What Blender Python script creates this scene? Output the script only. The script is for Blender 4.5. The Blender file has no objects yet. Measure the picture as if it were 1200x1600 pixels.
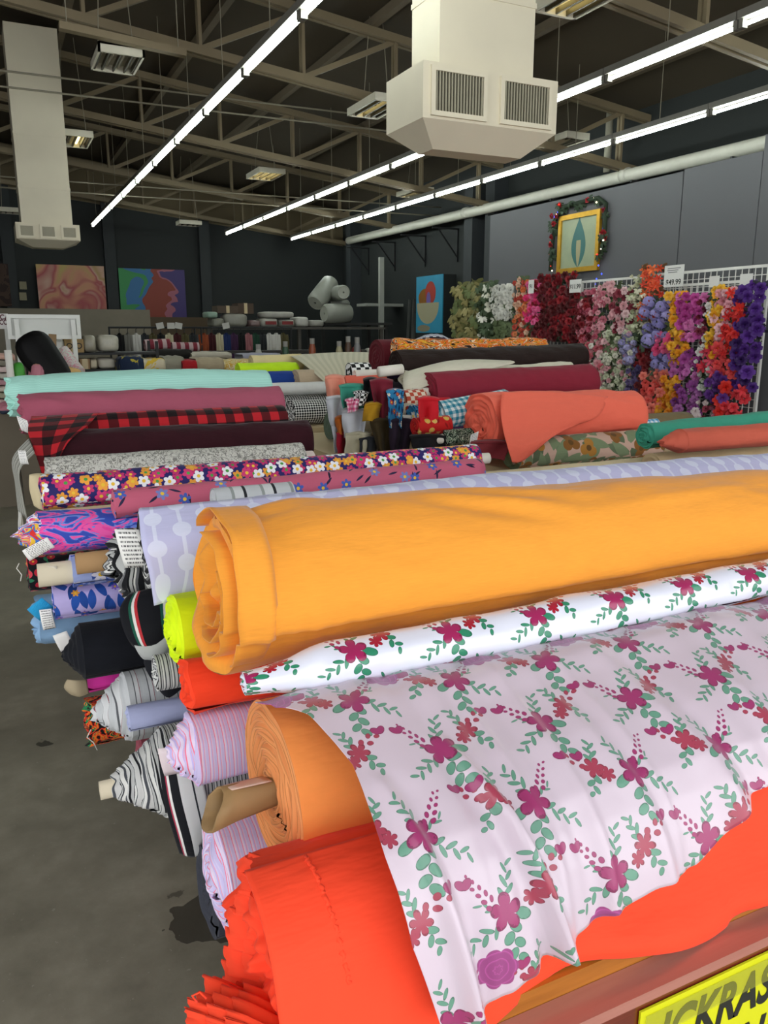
import bpy, bmesh, math, random
import numpy as np
from mathutils import Vector, Matrix, noise

# ---------------------------------------------------------------- camera, world, exposure
SC = bpy.context.scene
COL = SC.collection
FPX, CX, CY, HOR, VPX, CAMH = 1250.0, 600.0, 800.0, 517.0, -19.0, 1.6
TH = math.atan((CY - HOR) / FPX)
YAW = math.atan((CX - VPX) / math.hypot(FPX, CY - HOR))
FH = Vector((math.sin(YAW), math.cos(YAW), 0))
RT = Vector((math.cos(YAW), -math.sin(YAW), 0))
FW = FH * math.cos(TH) + Vector((0, 0, -math.sin(TH)))
UP = RT.cross(FW)
cam = bpy.data.cameras.new('camera')
cam.sensor_fit = 'VERTICAL'
cam.sensor_height = 36.0
cam.lens = 36.0 * FPX / 1600.0
cam.clip_start = 0.02
camo = bpy.data.objects.new('camera', cam)
COL.objects.link(camo)
camo.matrix_world = Matrix(((RT.x, UP.x, -FW.x, 0), (RT.y, UP.y, -FW.y, 0), (RT.z, UP.z, -FW.z, CAMH), (0, 0, 0, 1)))
SC.camera = camo

world = bpy.data.worlds.new('daylight')
SC.world = world
world.use_nodes = True
bg = world.node_tree.nodes['Background']
bg.inputs[0].default_value = (0.96, 0.985, 1.0, 1)
bg.inputs[1].default_value = 2.35
# daylight comes through the open shop front behind the camera: sampling portal in that opening
pl = bpy.data.lights.new('shop_front_portal', 'AREA')
pl.shape = 'RECTANGLE'
pl.size, pl.size_y = 11.5, 4.5
pl.cycles.is_portal = True
plo = bpy.data.objects.new('shop_front_portal', pl)
COL.objects.link(plo)
plo.location = (1.75, -1.95, 2.27)
plo.rotation_euler = (math.radians(-90), 0, 0)
pl2 = pl.copy()
pl2.size, pl2.size_y = 6.4, 4.5
plo2 = bpy.data.objects.new('side_front_portal', pl2)
COL.objects.link(plo2)
plo2.location = (-5.95, 1.3, 2.27)
plo2.rotation_euler = (math.radians(-90), 0, math.radians(-90))

SC.view_settings.view_transform = 'Standard'
SC.view_settings.look = 'None'
SC.view_settings.gamma = 1.0
SC.view_settings.use_curve_mapping = False
SC.view_settings.exposure = 0.26
TUBE_POWER = 36.0


def ray(x, y):
    return FW * FPX + RT * (x - CX) + UP * (CY - y)


def atY(x, y, Y):
    d = ray(x, y)
    return Vector((0, 0, CAMH)) + d * (Y / d.y)


def atX(x, y, X):
    d = ray(x, y)
    return Vector((0, 0, CAMH)) + d * (X / d.x)


def atZ(x, y, z):
    d = ray(x, y)
    return Vector((0, 0, CAMH)) + d * ((z - CAMH) / d.z)


# ---------------------------------------------------------------- object helpers
WL = {}


def link(o, parent=None):
    COL.objects.link(o)
    if parent is not None:
        o.parent = parent
    return o


def wloc(o):
    return WL.get(o.name, Vector((0, 0, 0)))


def tag(o, label=None, cat=None, group=None, kind=None):
    if label:
        o['label'] = label
    if cat:
        o['category'] = cat
    if group:
        o['group'] = group
    if kind:
        o['kind'] = kind
    return o


def thing(name, label, cat, loc, group=None):
    o = bpy.data.objects.new(name, None)
    o.empty_display_size = 0.05
    COL.objects.link(o)
    o.location = loc
    WL[o.name] = Vector(loc)
    return tag(o, label, cat, group)


class MB:
    """collects vertices and faces in world coordinates"""

    def __init__(s):
        s.v, s.f, s.uv = [], [], None

    def box(s, c, size, rz=0.0, M=None):
        hx, hy, hz = size[0] / 2, size[1] / 2, size[2] / 2
        b = len(s.v)
        R = M if M is not None else Matrix.Rotation(rz, 3, 'Z')
        for dx, dy, dz in ((-1, -1, -1), (1, -1, -1), (1, 1, -1), (-1, 1, -1), (-1, -1, 1), (1, -1, 1), (1, 1, 1), (-1, 1, 1)):
            s.v.append(Vector(c) + R @ Vector((dx * hx, dy * hy, dz * hz)))
        for q in ((0, 3, 2, 1), (4, 5, 6, 7), (0, 1, 5, 4), (1, 2, 6, 5), (2, 3, 7, 6), (3, 0, 4, 7)):
            s.f.append(tuple(b + i for i in q))
        return s

    def b2(s, lo, hi):
        return s.box([(lo[i] + hi[i]) / 2 for i in range(3)], [hi[i] - lo[i] for i in range(3)])

    def bar(s, a, b, w, h=None):
        a, b = Vector(a), Vector(b)
        d = b - a
        L = d.length
        x = d / L
        ref = Vector((0, 0, 1)) if abs(x.z) < 0.95 else Vector((0, 1, 0))
        y = ref.cross(x).normalized()
        z = x.cross(y)
        M = Matrix((x, y, z)).transposed()
        return s.box((a + b) / 2, (L, w, h or w), M=M)

    def tube(s, pts, r, n=8, cap=True):
        pts = [Vector(p) for p in pts]
        rs = r if isinstance(r, (list, tuple)) else [r] * len(pts)
        b = len(s.v)
        ref = None
        for i, p in enumerate(pts):
            t = (pts[min(i + 1, len(pts) - 1)] - pts[max(i - 1, 0)]).normalized()
            if ref is None:
                ref = Vector((0, 0, 1)) if abs(t.z) < 0.9 else Vector((0, 1, 0))
            u = (ref - t * ref.dot(t)).normalized()
            ref = u
            w = t.cross(u)
            for k in range(n):
                a = 2 * math.pi * k / n
                s.v.append(p + (u * math.cos(a) + w * math.sin(a)) * rs[i])
        for i in range(len(pts) - 1):
            for k in range(n):
                k2 = (k + 1) % n
                s.f.append((b + i * n + k, b + i * n + k2, b + (i + 1) * n + k2, b + (i + 1) * n + k))
        if cap:
            s.f.append(tuple(b + k for k in reversed(range(n))))
            s.f.append(tuple(b + (len(pts) - 1) * n + k for k in range(n)))
        return s

    def lathe(s, prof, n, M):
        """prof: list of (radius, height) about local z, M 4x4"""
        b = len(s.v)
        for r, h in prof:
            for k in range(n):
                a = 2 * math.pi * k / n
                s.v.append(M @ Vector((r * math.cos(a), r * math.sin(a), h)))
        for i in range(len(prof) - 1):
            for k in range(n):
                k2 = (k + 1) % n
                s.f.append((b + i * n + k, b + i * n + k2, b + (i + 1) * n + k2, b + (i + 1) * n + k))
        return s

    def grid(s, fn, nu, nv, closeu=False, uvf=None):
        b = len(s.v)
        for j in range(nv):
            for i in range(nu):
                s.v.append(Vector(fn(i, j)))
        for j in range(nv - 1):
            for i in range(nu if closeu else nu - 1):
                i2 = (i + 1) % nu
                s.f.append((b + j * nu + i, b + j * nu + i2, b + (j + 1) * nu + i2, b + (j + 1) * nu + i))
        return s

    def build(s, name, mat, parent=None, smooth=False, uv=None, solid=None):
        off = Vector((0, 0, 0)) if parent is None else wloc(parent)
        me = bpy.data.meshes.new(name)
        me.from_pydata([tuple(p - off) for p in s.v], [], s.f)
        if uv is not None:
            lay = me.uv_layers.new(name='UVMap')
            li = np.zeros(len(me.loops), dtype=np.int32)
            me.loops.foreach_get('vertex_index', li)
            lay.data.foreach_set('uv', np.asarray(uv, dtype=np.float32)[li].ravel())
        if mat is not None:
            me.materials.append(mat)
        if smooth:
            me.polygons.foreach_set('use_smooth', [True] * len(me.polygons))
        me.update()
        o = bpy.data.objects.new(name, me)
        link(o, parent)
        WL[o.name] = off
        if solid:
            md = o.modifiers.new('thickness', 'SOLIDIFY')
            md.thickness = solid
            md.offset = -1 if solid > 0 else 1
        return o


def dup(o, parent=None, dloc=(0, 0, 0), mat=None):
    """copy of an object and everything under it"""
    c = o.copy()
    COL.objects.link(c)
    c.parent = parent
    if parent is None:
        c.location = o.location + Vector(dloc)
        WL[c.name] = wloc(o) + Vector(dloc)
    for ch in [x for x in o.children]:
        dup(ch, c)
    return c


# ---------------------------------------------------------------- node helpers
def srgb(h):
    h = h.lstrip('#')
    out = []
    for i in (0, 2, 4):
        c = int(h[i:i + 2], 16) / 255.0
        out.append(c / 12.92 if c <= 0.04045 else ((c + 0.055) / 1.055) ** 2.4)
    return tuple(out) + (1.0,)


class NT:
    def __init__(s, name):
        s.mat = bpy.data.materials.new(name)
        s.mat.use_nodes = True
        s.nt = s.mat.node_tree
        s.bsdf = s.nt.nodes['Principled BSDF']

    def n(s, t, ins=None, **at):
        nd = s.nt.nodes.new(t)
        for k, v in at.items():
            setattr(nd, k, v)
        for k, v in (ins or {}).items():
            s.put(nd.inputs[k], v)
        return nd

    def put(s, sock, v):
        if isinstance(v, bpy.types.NodeSocket):
            s.nt.links.new(v, sock)
        else:
            if hasattr(sock.default_value, '__len__') and len(sock.default_value) == 4 and len(v) == 3:
                v = tuple(v) + (1.0,)
            sock.default_value = v

    def m(s, op, a, b=None, c=None):
        ins = {0: a}
        if b is not None:
            ins[1] = b
        if c is not None:
            ins[2] = c
        return s.n('ShaderNodeMath', ins, operation=op).outputs[0]

    def vm(s, op, a, b=None, scale=None):
        ins = {0: a}
        if b is not None:
            ins[1] = b
        nd = s.n('ShaderNodeVectorMath', ins, operation=op)
        if scale is not None:
            s.put(nd.inputs['Scale'], scale)
        return nd.outputs['Value'] if op in ('LENGTH', 'DOT_PRODUCT', 'DISTANCE') else nd.outputs['Vector']

    def mix(s, f, a, b):
        nd = s.n('ShaderNodeMix', data_type='RGBA')
        s.put(nd.inputs[0], f)
        s.put(nd.inputs[6], a)
        s.put(nd.inputs[7], b)
        return nd.outputs[2]

    def uv(s):
        return s.n('ShaderNodeTexCoord').outputs['UV']

    def obj(s):
        return s.n('ShaderNodeTexCoord').outputs['Object']

    def xy(s, v):
        nd = s.n('ShaderNodeSeparateXYZ', {0: v})
        return nd.outputs[0], nd.outputs[1], nd.outputs[2]

    def comb(s, x, y, z=0.0):
        return s.n('ShaderNodeCombineXYZ', {0: x, 1: y, 2: z}).outputs[0]

    def noise(s, v, scale, detail=3.0, rough=0.5, dim='3D'):
        nd = s.n('ShaderNodeTexNoise', {'Scale': scale, 'Detail': detail, 'Roughness': rough}, noise_dimensions=dim)
        if v is not None:
            s.put(nd.inputs['Vector'], v)
        return nd.outputs[0]

    def ramp(s, f, stops, interp='LINEAR'):
        nd = s.n('ShaderNodeValToRGB', {0: f})
        cr = nd.color_ramp
        cr.interpolation = interp
        while len(cr.elements) < len(stops):
            cr.elements.new(0.5)
        for e, (p, c) in zip(cr.elements, stops):
            e.position = p
            e.color = tuple(c) if len(c) == 4 else tuple(c) + (1,)
        return nd.outputs[0]

    def out(s, col=None, rough=None, bump=None, bstr=0.3, bdist=0.01, **kw):
        if col is not None:
            s.put(s.bsdf.inputs['Base Color'], col)
        if rough is not None:
            s.put(s.bsdf.inputs['Roughness'], rough)
        for k, v in kw.items():
            s.put(s.bsdf.inputs[k.replace('_', ' ')], v)
        if bump is not None:
            b = s.n('ShaderNodeBump', {'Strength': bstr, 'Distance': bdist, 'Height': bump})
            s.nt.links.new(b.outputs[0], s.bsdf.inputs['Normal'])
        return s.mat


MATS = {}


def plain(hexc, rough=0.7, metal=0.0, var=0.12, scale=6.0, key=None, bump=0.0, spec=None):
    k = ('plain', hexc, rough, metal, var, scale, bump)
    if k in MATS:
        return MATS[k]
    t = NT('paint_' + hexc.strip('#'))
    c = srgb(hexc)
    d = tuple(x * (1 - var) for x in c[:3]) + (1,)
    l = tuple(min(1, x * (1 + var)) for x in c[:3]) + (1,)
    nz = t.noise(t.obj(), scale, 4.0)
    col = t.mix(nz, d, l)
    t.out(col, rough, Metallic=metal)
    if bump:
        t.out(bump=t.noise(t.obj(), scale * 8, 3.0), bstr=bump, bdist=0.004)
    if spec is not None:
        t.put(t.bsdf.inputs['Specular IOR Level'], spec)
    MATS[k] = t.mat
    return t.mat


def fab_finish(t, col, rough=0.85, weave=900.0, wstr=0.15, wrinkle=0.25, sheen=0.08, tint=None):
    """fabric surface: fine weave and soft wrinkles as relief, a little sheen"""
    uv = t.uv()
    w = t.n('ShaderNodeTexNoise', {'Vector': t.n('ShaderNodeMapping', {'Vector': uv, 'Scale': (7.0, 22.0, 1.0)}).outputs[0], 'Scale': 1.0, 'Detail': 3.0, 'Roughness': 0.55}, noise_dimensions='2D').outputs[0]
    f = t.noise(uv, weave, 1.0, dim='2D')
    h = t.m('MULTIPLY_ADD', f, wstr * 0.02, t.m('MULTIPLY', w, wrinkle))
    t.out(col, rough, bump=h, bstr=0.6, bdist=0.026)
    t.put(t.bsdf.inputs['Sheen Weight'], sheen)
    t.put(t.bsdf.inputs['Sheen Roughness'], 0.4)
    t.put(t.bsdf.inputs['Specular IOR Level'], 0.25)
    return t.mat


def fabric(hexc, rough=0.85, var=0.08, wrinkle=0.3, sheen=0.05, streak=0.0):
    k = ('fab', hexc, rough, var, wrinkle, sheen, streak)
    if k in MATS:
        return MATS[k]
    t = NT('fabric_' + hexc.strip('#'))
    c = srgb(hexc)
    d = tuple(x * (1 - var) for x in c[:3]) + (1,)
    l = tuple(min(1, x * (1 + var)) for x in c[:3]) + (1,)
    uv = t.uv()
    nz = t.noise(uv, 14.0, 4.0, dim='2D')
    if streak:
        s2 = t.n('ShaderNodeTexNoise', {'Vector': t.n('ShaderNodeMapping', {'Vector': uv, 'Scale': (30.0, 420.0, 1.0)}).outputs[0], 'Scale': 1.0, 'Detail': 2.0}, noise_dimensions='2D').outputs[0]
        nz = t.m('ADD', t.m('MULTIPLY', nz, 1 - streak), t.m('MULTIPLY', s2, streak))
    MATS[k] = fab_finish(t, t.mix(nz, d, l), rough, wrinkle=wrinkle, sheen=sheen)
    return MATS[k]


def stripes(cols, period, axis=0, jitter=0.0, rough=0.85, name='stripe'):
    """cols: list of (fraction, hex); along uv axis with the period in metres"""
    t = NT('fabric_' + name)
    uv = t.uv()
    x, y, _ = t.xy(uv)
    c = x if axis == 0 else y
    if jitter:
        c = t.m('ADD', c, t.m('MULTIPLY', t.noise(uv, 9.0, 2.0, dim='2D'), jitter))
    f = t.m('FRACT', t.m('DIVIDE', c, period))
    return fab_finish(t, t.ramp(f, [(p, srgb(h)) for p, h in cols], 'CONSTANT'), rough)


def checks(ca, cb, cm, size, rough=0.85, rot=0.0, name='check'):
    """gingham / checks: two stripe sets; cm where only one of them crosses"""
    t = NT('fabric_' + name)
    uv = t.uv()
    if rot:
        uv = t.n('ShaderNodeMapping', {'Vector': uv, 'Rotation': (0, 0, rot)}).outputs[0]
    x, y, _ = t.xy(uv)
    a = t.m('GREATER_THAN', t.m('FRACT', t.m('DIVIDE', x, size * 2)), 0.5)
    b = t.m('GREATER_THAN', t.m('FRACT', t.m('DIVIDE', y, size * 2)), 0.5)
    if cm is None:
        s = t.m('ABSOLUTE', t.m('SUBTRACT', a, b))
        col = t.mix(s, srgb(ca), srgb(cb))
    else:
        s = t.m('MULTIPLY', t.m('ADD', a, b), 0.5)
        col = t.ramp(s, [(0.0, srgb(ca)), (0.3, srgb(cm)), (0.8, srgb(cb))], 'CONSTANT')
    return fab_finish(t, col, rough)


def vflower(t, uv, scale, petals, rad, inner=0.55, rnd=1.0, off=(0, 0, 0), stretch=None):
    """flowers in voronoi cells -> petal mask, centre mask, random value per flower, second random value"""
    v = t.n('ShaderNodeMapping', {'Vector': uv, 'Location': off}).outputs[0]
    if stretch:
        v = t.n('ShaderNodeMapping', {'Vector': v, 'Scale': stretch}).outputs[0]
    vo = t.n('ShaderNodeTexVoronoi', {'Vector': v, 'Scale': scale, 'Randomness': rnd}, voronoi_dimensions='2D')
    d = t.vm('SUBTRACT', v, vo.outputs['Position'])
    x, y, _ = t.xy(d)
    cr = t.n('ShaderNodeSeparateColor', {0: vo.outputs['Color']})
    r1, r2 = cr.outputs[0], cr.outputs[1]
    ang = t.m('ADD', t.m('ARCTAN2', y, x), t.m('MULTIPLY', r2, 6.28))
    r = t.vm('LENGTH', d)
    if petals:
        pr = t.m('MULTIPLY_ADD', t.m('ABSOLUTE', t.m('COSINE', t.m('MULTIPLY', ang, petals / 2.0))), rad * (1 - inner), rad * inner)
    else:
        pr = rad
    pm = t.m('LESS_THAN', r, pr)
    cm = t.m('LESS_THAN', r, rad * 0.28)
    return pm, cm, r1, r2


def vleaf(t, uv, scale, ln, wd, off=(0, 0, 0), rnd=1.0, rotr=6.28, rot0=0.0):
    """leaf shaped blades in voronoi cells -> mask, random"""
    v = t.n('ShaderNodeMapping', {'Vector': uv, 'Location': off}).outputs[0]
    vo = t.n('ShaderNodeTexVoronoi', {'Vector': v, 'Scale': scale, 'Randomness': rnd}, voronoi_dimensions='2D')
    d = t.vm('SUBTRACT', v, vo.outputs['Position'])
    cr = t.n('ShaderNodeSeparateColor', {0: vo.outputs['Color']})
    a = t.m('MULTIPLY_ADD', cr.outputs[1], rotr, rot0)
    rv = t.n('ShaderNodeVectorRotate', {'Vector': d, 'Angle': a}, rotation_type='Z_AXIS').outputs[0]
    x, y, _ = t.xy(rv)
    ex = t.m('ABSOLUTE', t.m('DIVIDE', x, ln))
    ey = t.m('ABSOLUTE', t.m('DIVIDE', y, wd))
    return t.m('LESS_THAN', t.m('ADD', t.m('MULTIPLY', ex, ex), ey), 1.0), cr.outputs[0]

# ---------------------------------------------------------------- the building
WXR, WYB = 8.3, 19.6


def structure(name, mb, mat, label=None, parent=None, **kw):
    o = mb.build(name, mat, parent, **kw)
    if parent is None:
        o['kind'] = 'structure'
        if label:
            o['label'] = label
    return o


def concrete_mat():
    t = NT('concrete_floor')
    v = t.obj()
    a = t.noise(v, 1.3, 5.0, 0.6)
    b = t.noise(v, 9.0, 6.0, 0.65)
    c = t.ramp(t.m('ADD', t.m('MULTIPLY', a, 0.6), t.m('MULTIPLY', b, 0.4)),
               [(0.30, srgb('#6a6658')), (0.52, srgb('#8c8776')), (0.72, srgb('#a8a290'))])
    vo = t.n('ShaderNodeTexVoronoi', {'Vector': v, 'Scale': 1.1}).outputs['Distance']
    stain = t.m('LESS_THAN', t.m('ADD', vo, t.m('MULTIPLY', b, 0.12)), 0.17)
    c = t.mix(t.m('MULTIPLY', stain, 0.55), c, srgb('#2f2c27'))
    w = t.vm('ADD', v, t.vm('SCALE', t.n('ShaderNodeTexNoise', {'Vector': v, 'Scale': 9.0, 'Detail': 3.0}).outputs['Color'], scale=0.16))
    dark_patch = None  # dark floor patches, the larger one below the low pink striped roll
    for (ox, oy, ra, rb) in ((0.52, 2.04, 0.16, 0.11), (0.12, 3.3, 0.03, 0.02)):
        mv = t.n('ShaderNodeMapping', {'Vector': w, 'Location': (ox, oy, 0.08), 'Scale': (ra, rb, 1)}, vector_type='TEXTURE').outputs[0]
        k_ = t.m('LESS_THAN', t.vm('LENGTH', t.vm('MULTIPLY', mv, (1, 1, 0))), 1.0)
        dark_patch = k_ if dark_patch is None else t.m('MAXIMUM', dark_patch, k_)
    c = t.mix(t.m('MULTIPLY', dark_patch, 0.75), c, srgb('#24221d'))
    sp = t.noise(v, 60.0, 2.0)
    c = t.mix(t.m('MULTIPLY', t.m('GREATER_THAN', sp, 0.72), 0.5), c, srgb('#a9a596'))
    return t.out(c, t.ramp(b, [(0.3, (0.42,) * 3), (0.8, (0.7,) * 3)]), bump=b, bstr=0.15)


M_DARKWALL = plain('#232726', 0.75, var=0.1, scale=0.8)
M_PARTITION = plain('#5f5f62', 0.7, var=0.05, scale=0.7)
M_ROOF = plain('#4a4031', 0.8, var=0.2, scale=0.9)
M_STEEL = plain('#82745a', 0.6, 0.0, var=0.18, scale=3.0)
M_BEIGEWALL = plain('#75684f', 0.8, var=0.1, scale=0.7)
M_WHITE = plain('#e9e7e0', 0.5, var=0.04)
M_DUCT = plain('#dcd3bb', 0.55, var=0.1, scale=2.2)
M_BLACK = plain('#17181a', 0.6)
M_CABLE = plain('#8d8673', 0.6)

structure('floor', MB().b2((-6, -6, -0.1), (WXR + 0.2, WYB + 0.2, 0)), concrete_mat(), 'stained grey concrete shop floor')
structure('wall_back', MB().b2((-6, WYB, 0), (WXR + 0.2, WYB + 0.2, 6.2)), M_DARKWALL, 'dark charcoal back wall')
structure('wall_right', MB().b2((WXR, -2, 0), (WXR + 0.2, WYB, 5.2)), M_DARKWALL, 'dark charcoal side wall')
structure('wall_left', MB().b2((-6.2, 4.6, 0), (-6, WYB + 0.2, 6.4)).b2((-6.2, -2, 4.6), (-6, 4.6, 6.4)), M_DARKWALL, 'dark charcoal side wall across the aisle')
fw_ = MB().b2((-6.2, -2.15, 4.6), (WXR + 0.2, -2.0, 6.4))
fw_.b2((-6.2, -2.15, 0), (-4, -2.0, 4.6)).b2((7.5, -2.15, 0), (WXR + 0.2, -2.0, 4.6))
structure('wall_front', fw_, M_DARKWALL, 'front wall with a wide open shop front')


def chord_z(x):
    return 4.66 - 0.115 * x


TD = 0.68  # truss depth
rf = MB()
xa, xb = -6.2, WXR + 0.2
for sgn in (0,):
    z0, z1 = chord_z(xa) + TD + 0.16, chord_z(xb) + TD + 0.16
    vs = [(xa, -2.2, z0), (xb, -2.2, z1), (xb, WYB + 0.2, z1), (xa, WYB + 0.2, z0)]
    rf.v = [Vector(p) for p in vs] + [Vector(p) + Vector((0, 0, 0.08)) for p in vs]
    rf.f = [(3, 2, 1, 0), (4, 5, 6, 7), (0, 1, 5, 4), (1, 2, 6, 5), (2, 3, 7, 6), (3, 0, 4, 7)]
structure('ceiling', rf, M_ROOF, 'dark sloping roof deck')
# pale boarding on the back wall above the truss line
bw = MB()
vs = [(-6, chord_z(-6) - 0.1), (WXR, chord_z(WXR) - 0.02), (WXR, chord_z(WXR) + TD + 0.15), (-6, chord_z(-6) + TD + 0.15)]
bw.v = [Vector((x, WYB - 0.03, z)) for x, z in vs] + [Vector((x, WYB, z)) for x, z in vs]
bw.f = [(0, 1, 2, 3), (7, 6, 5, 4), (0, 4, 5, 1), (1, 5, 6, 2), (2, 6, 7, 3), (3, 7, 4, 0)]
structure('trim_1', bw, M_BEIGEWALL, 'pale brown boarding between roof and dark back wall')
# columns on the back wall and the side wall
for i, x in enumerate((0.55, 2.62, 4.75)):
    structure('trim_%d' % (i + 2), MB().b2((x - 0.12, WYB - 0.14, 0), (x + 0.12, WYB, chord_z(x))), plain('#2b2f30', 0.7), 'dark column on the back wall')
for i, y in enumerate((18.6, 13.1, 12.4)):
    structure('trim_%d' % (i + 5), MB().b2((WXR - 0.28, y - 0.14, 0), (WXR, y + 0.14, 4.2)), plain('#34383a', 0.7), 'dark column on the side wall')
# the lighter partition that carries the flower racks (panels with a joint between)
pg = structure('wall_partition', MB().b2((7.62, 4.0, 0), (7.75, 11.7, 3.42)), M_PARTITION, 'grey partition behind the flower racks')
for y0, y1, zt in ((4.0, 6.45, 3.62), (6.46, 7.55, 3.46), (7.565, 11.7, 3.44)):
    MB().b2((7.585, y0, 0), (7.62, y1, zt)).build('panel', M_PARTITION, pg)

# roof trusses
tr0 = thing('roof_truss', 'pale brown steel roof truss crossing the shop above the nearest fabric rolls', 'roof truss', (0, 5.5, 4.6))
Y = 5.5


def chordpair(za):
    m = MB()
    for dy in (-0.045, 0.045):
        m.bar((-6, Y + dy, za(-6)), (WXR, Y + dy, za(WXR)), 0.05, 0.085)
    return m


chordpair(chord_z).build('bottom_chord', M_STEEL, tr0)
chordpair(lambda x: chord_z(x) + TD).build('top_chord', M_STEEL, tr0)
nx, x = 0, -5.6
while x < WXR - 0.2:
    m = MB()
    for dy in (-0.03, 0.03):
        m.bar((x, Y + dy, chord_z(x)), (x, Y + dy, chord_z(x) + TD), 0.035, 0.04)
    m.build('vertical', M_STEEL, tr0)
    x2 = x + 1.12
    if x2 < WXR:
        MB().bar((x, Y, chord_z(x) + 0.02), (x2, Y, chord_z(x2) + TD - 0.02), 0.05, 0.055).build('diagonal', M_STEEL, tr0)
    x = x2
TLAB = ['pale brown steel roof truss just behind the big white air duct', 'pale brown steel roof truss between the two pairs of ceiling cables',
        'pale brown steel roof truss above the yellow lit ceiling panel', 'pale brown steel roof truss close to the back wall', 'pale brown steel roof truss above the open shop front']
for y, lb in zip((9.0, 12.5, 16.0, 19.2, 2.0), TLAB):
    c = dup(tr0, dloc=(0, y - 5.5, 0))
    c['label'] = lb
for o in SC.objects:
    if o.name.startswith('roof_truss'):
        o['group'] = 'roof trusses'
# purlins resting on the trusses
for k, x in enumerate((-5.0, -3.4, -1.8, -0.3, 1.2, 2.7, 4.2, 5.7, 7.2)):
    z = chord_z(x) + TD + 0.09
    o = MB().b2((x - 0.04, -2, z - 0.045), (x + 0.04, WYB, z + 0.05)).build('roof_purlin', plain('#6f6350', 0.7))
    tag(o, '%s thin purlin from the partition side under the roof deck' % ('ninth', 'eighth', 'seventh', 'sixth', 'fifth', 'fourth', 'third', 'second', 'first')[k], 'purlin', 'roof purlins')

# cables
for k, (y, z, lb) in enumerate(((11.0, 4.55, 'upper cable of the pair crossing the middle of the ceiling'), (11.0, 4.38, 'lower cable of the pair crossing the middle of the ceiling'),
                                (14.6, 3.98, 'upper cable of the pair crossing near the back wall'), (14.6, 3.82, 'lower cable of the pair crossing near the back wall'))):
    pts = [(-6 + 14.3 * i / 16, y, z - 0.03 * math.sin(math.pi * i / 16)) for i in range(17)]
    o = MB().tube(pts, 0.012, 6).build('ceiling_cable', M_CABLE, smooth=True)
    tag(o, lb, 'cable', 'ceiling cables')

# fluorescent battens in three rows
M_TUBE = NT('lit_tube')
M_TUBE.put(M_TUBE.bsdf.inputs['Base Color'], (0.9, 0.95, 0.93, 1))
M_TUBE.put(M_TUBE.bsdf.inputs['Emission Color'], (0.90, 1.0, 0.95, 1))
M_TUBE.put(M_TUBE.bsdf.inputs['Emission Strength'], TUBE_POWER)
M_TUBE = M_TUBE.mat
M_BATTEN = plain('#6e6b63', 0.5)
ZL = 3.72
rows = ((2.17, 3.0, 11, 'light row along the aisle'), (5.04, 3.2, 11, 'light row behind the big duct'), (6.72, 3.6, 11, 'light row nearest the partition'))
ords = ['first', 'second', 'third', 'fourth', 'fifth', 'sixth', 'seventh', 'eighth', 'ninth', 'tenth', 'eleventh']
for rx, y0, n, rl in rows:
    src = None
    for k in range(n):
        yy = y0 + k * 1.4
        lab = '%s lit tube from the back wall in the %s' % (ords[n - 1 - k], rl)
        if src is None:
            t_ = thing('fluorescent_light', lab, 'ceiling light', (rx, yy, ZL), 'fluorescent tube rows')
            MB().b2((rx - 0.045, yy, ZL + 0.035), (rx + 0.045, yy + 1.39, ZL + 0.09)).build('housing', M_BATTEN, t_)
            MB().tube([(rx, yy + 0.04, ZL), (rx, yy + 1.35, ZL)], 0.013, 10).build('tube', M_TUBE, t_, smooth=True)
            for e in (0.02, 1.37):
                MB().b2((rx - 0.025, yy + e - 0.018, ZL - 0.022), (rx + 0.025, yy + e + 0.018, ZL + 0.04)).build('lamp_holder', M_BATTEN, t_)
            MB().tube([(rx, yy + 0.7, ZL + 0.09), (rx, yy + 0.7, chord_z(rx) + TD + 0.165)], 0.004, 5).build('hanger', M_CABLE, t_)
            src = t_
        else:
            c = dup(src, dloc=(0, k * 1.4, 0))
            c['label'] = lab

# square troffers hanging from the roof
M_TROF = plain('#cfc9b6', 0.5)
M_LOUV = plain('#5d5848', 0.4, 0.6)
M_WARM = NT('warm_tube')
M_WARM.put(M_WARM.bsdf.inputs['Emission Color'], srgb('#ffe9a0'))
M_WARM.put(M_WARM.bsdf.inputs['Emission Strength'], 3.0)
M_WARM = M_WARM.mat
M_DEAD = plain('#b9b4a4', 0.4)


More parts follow.
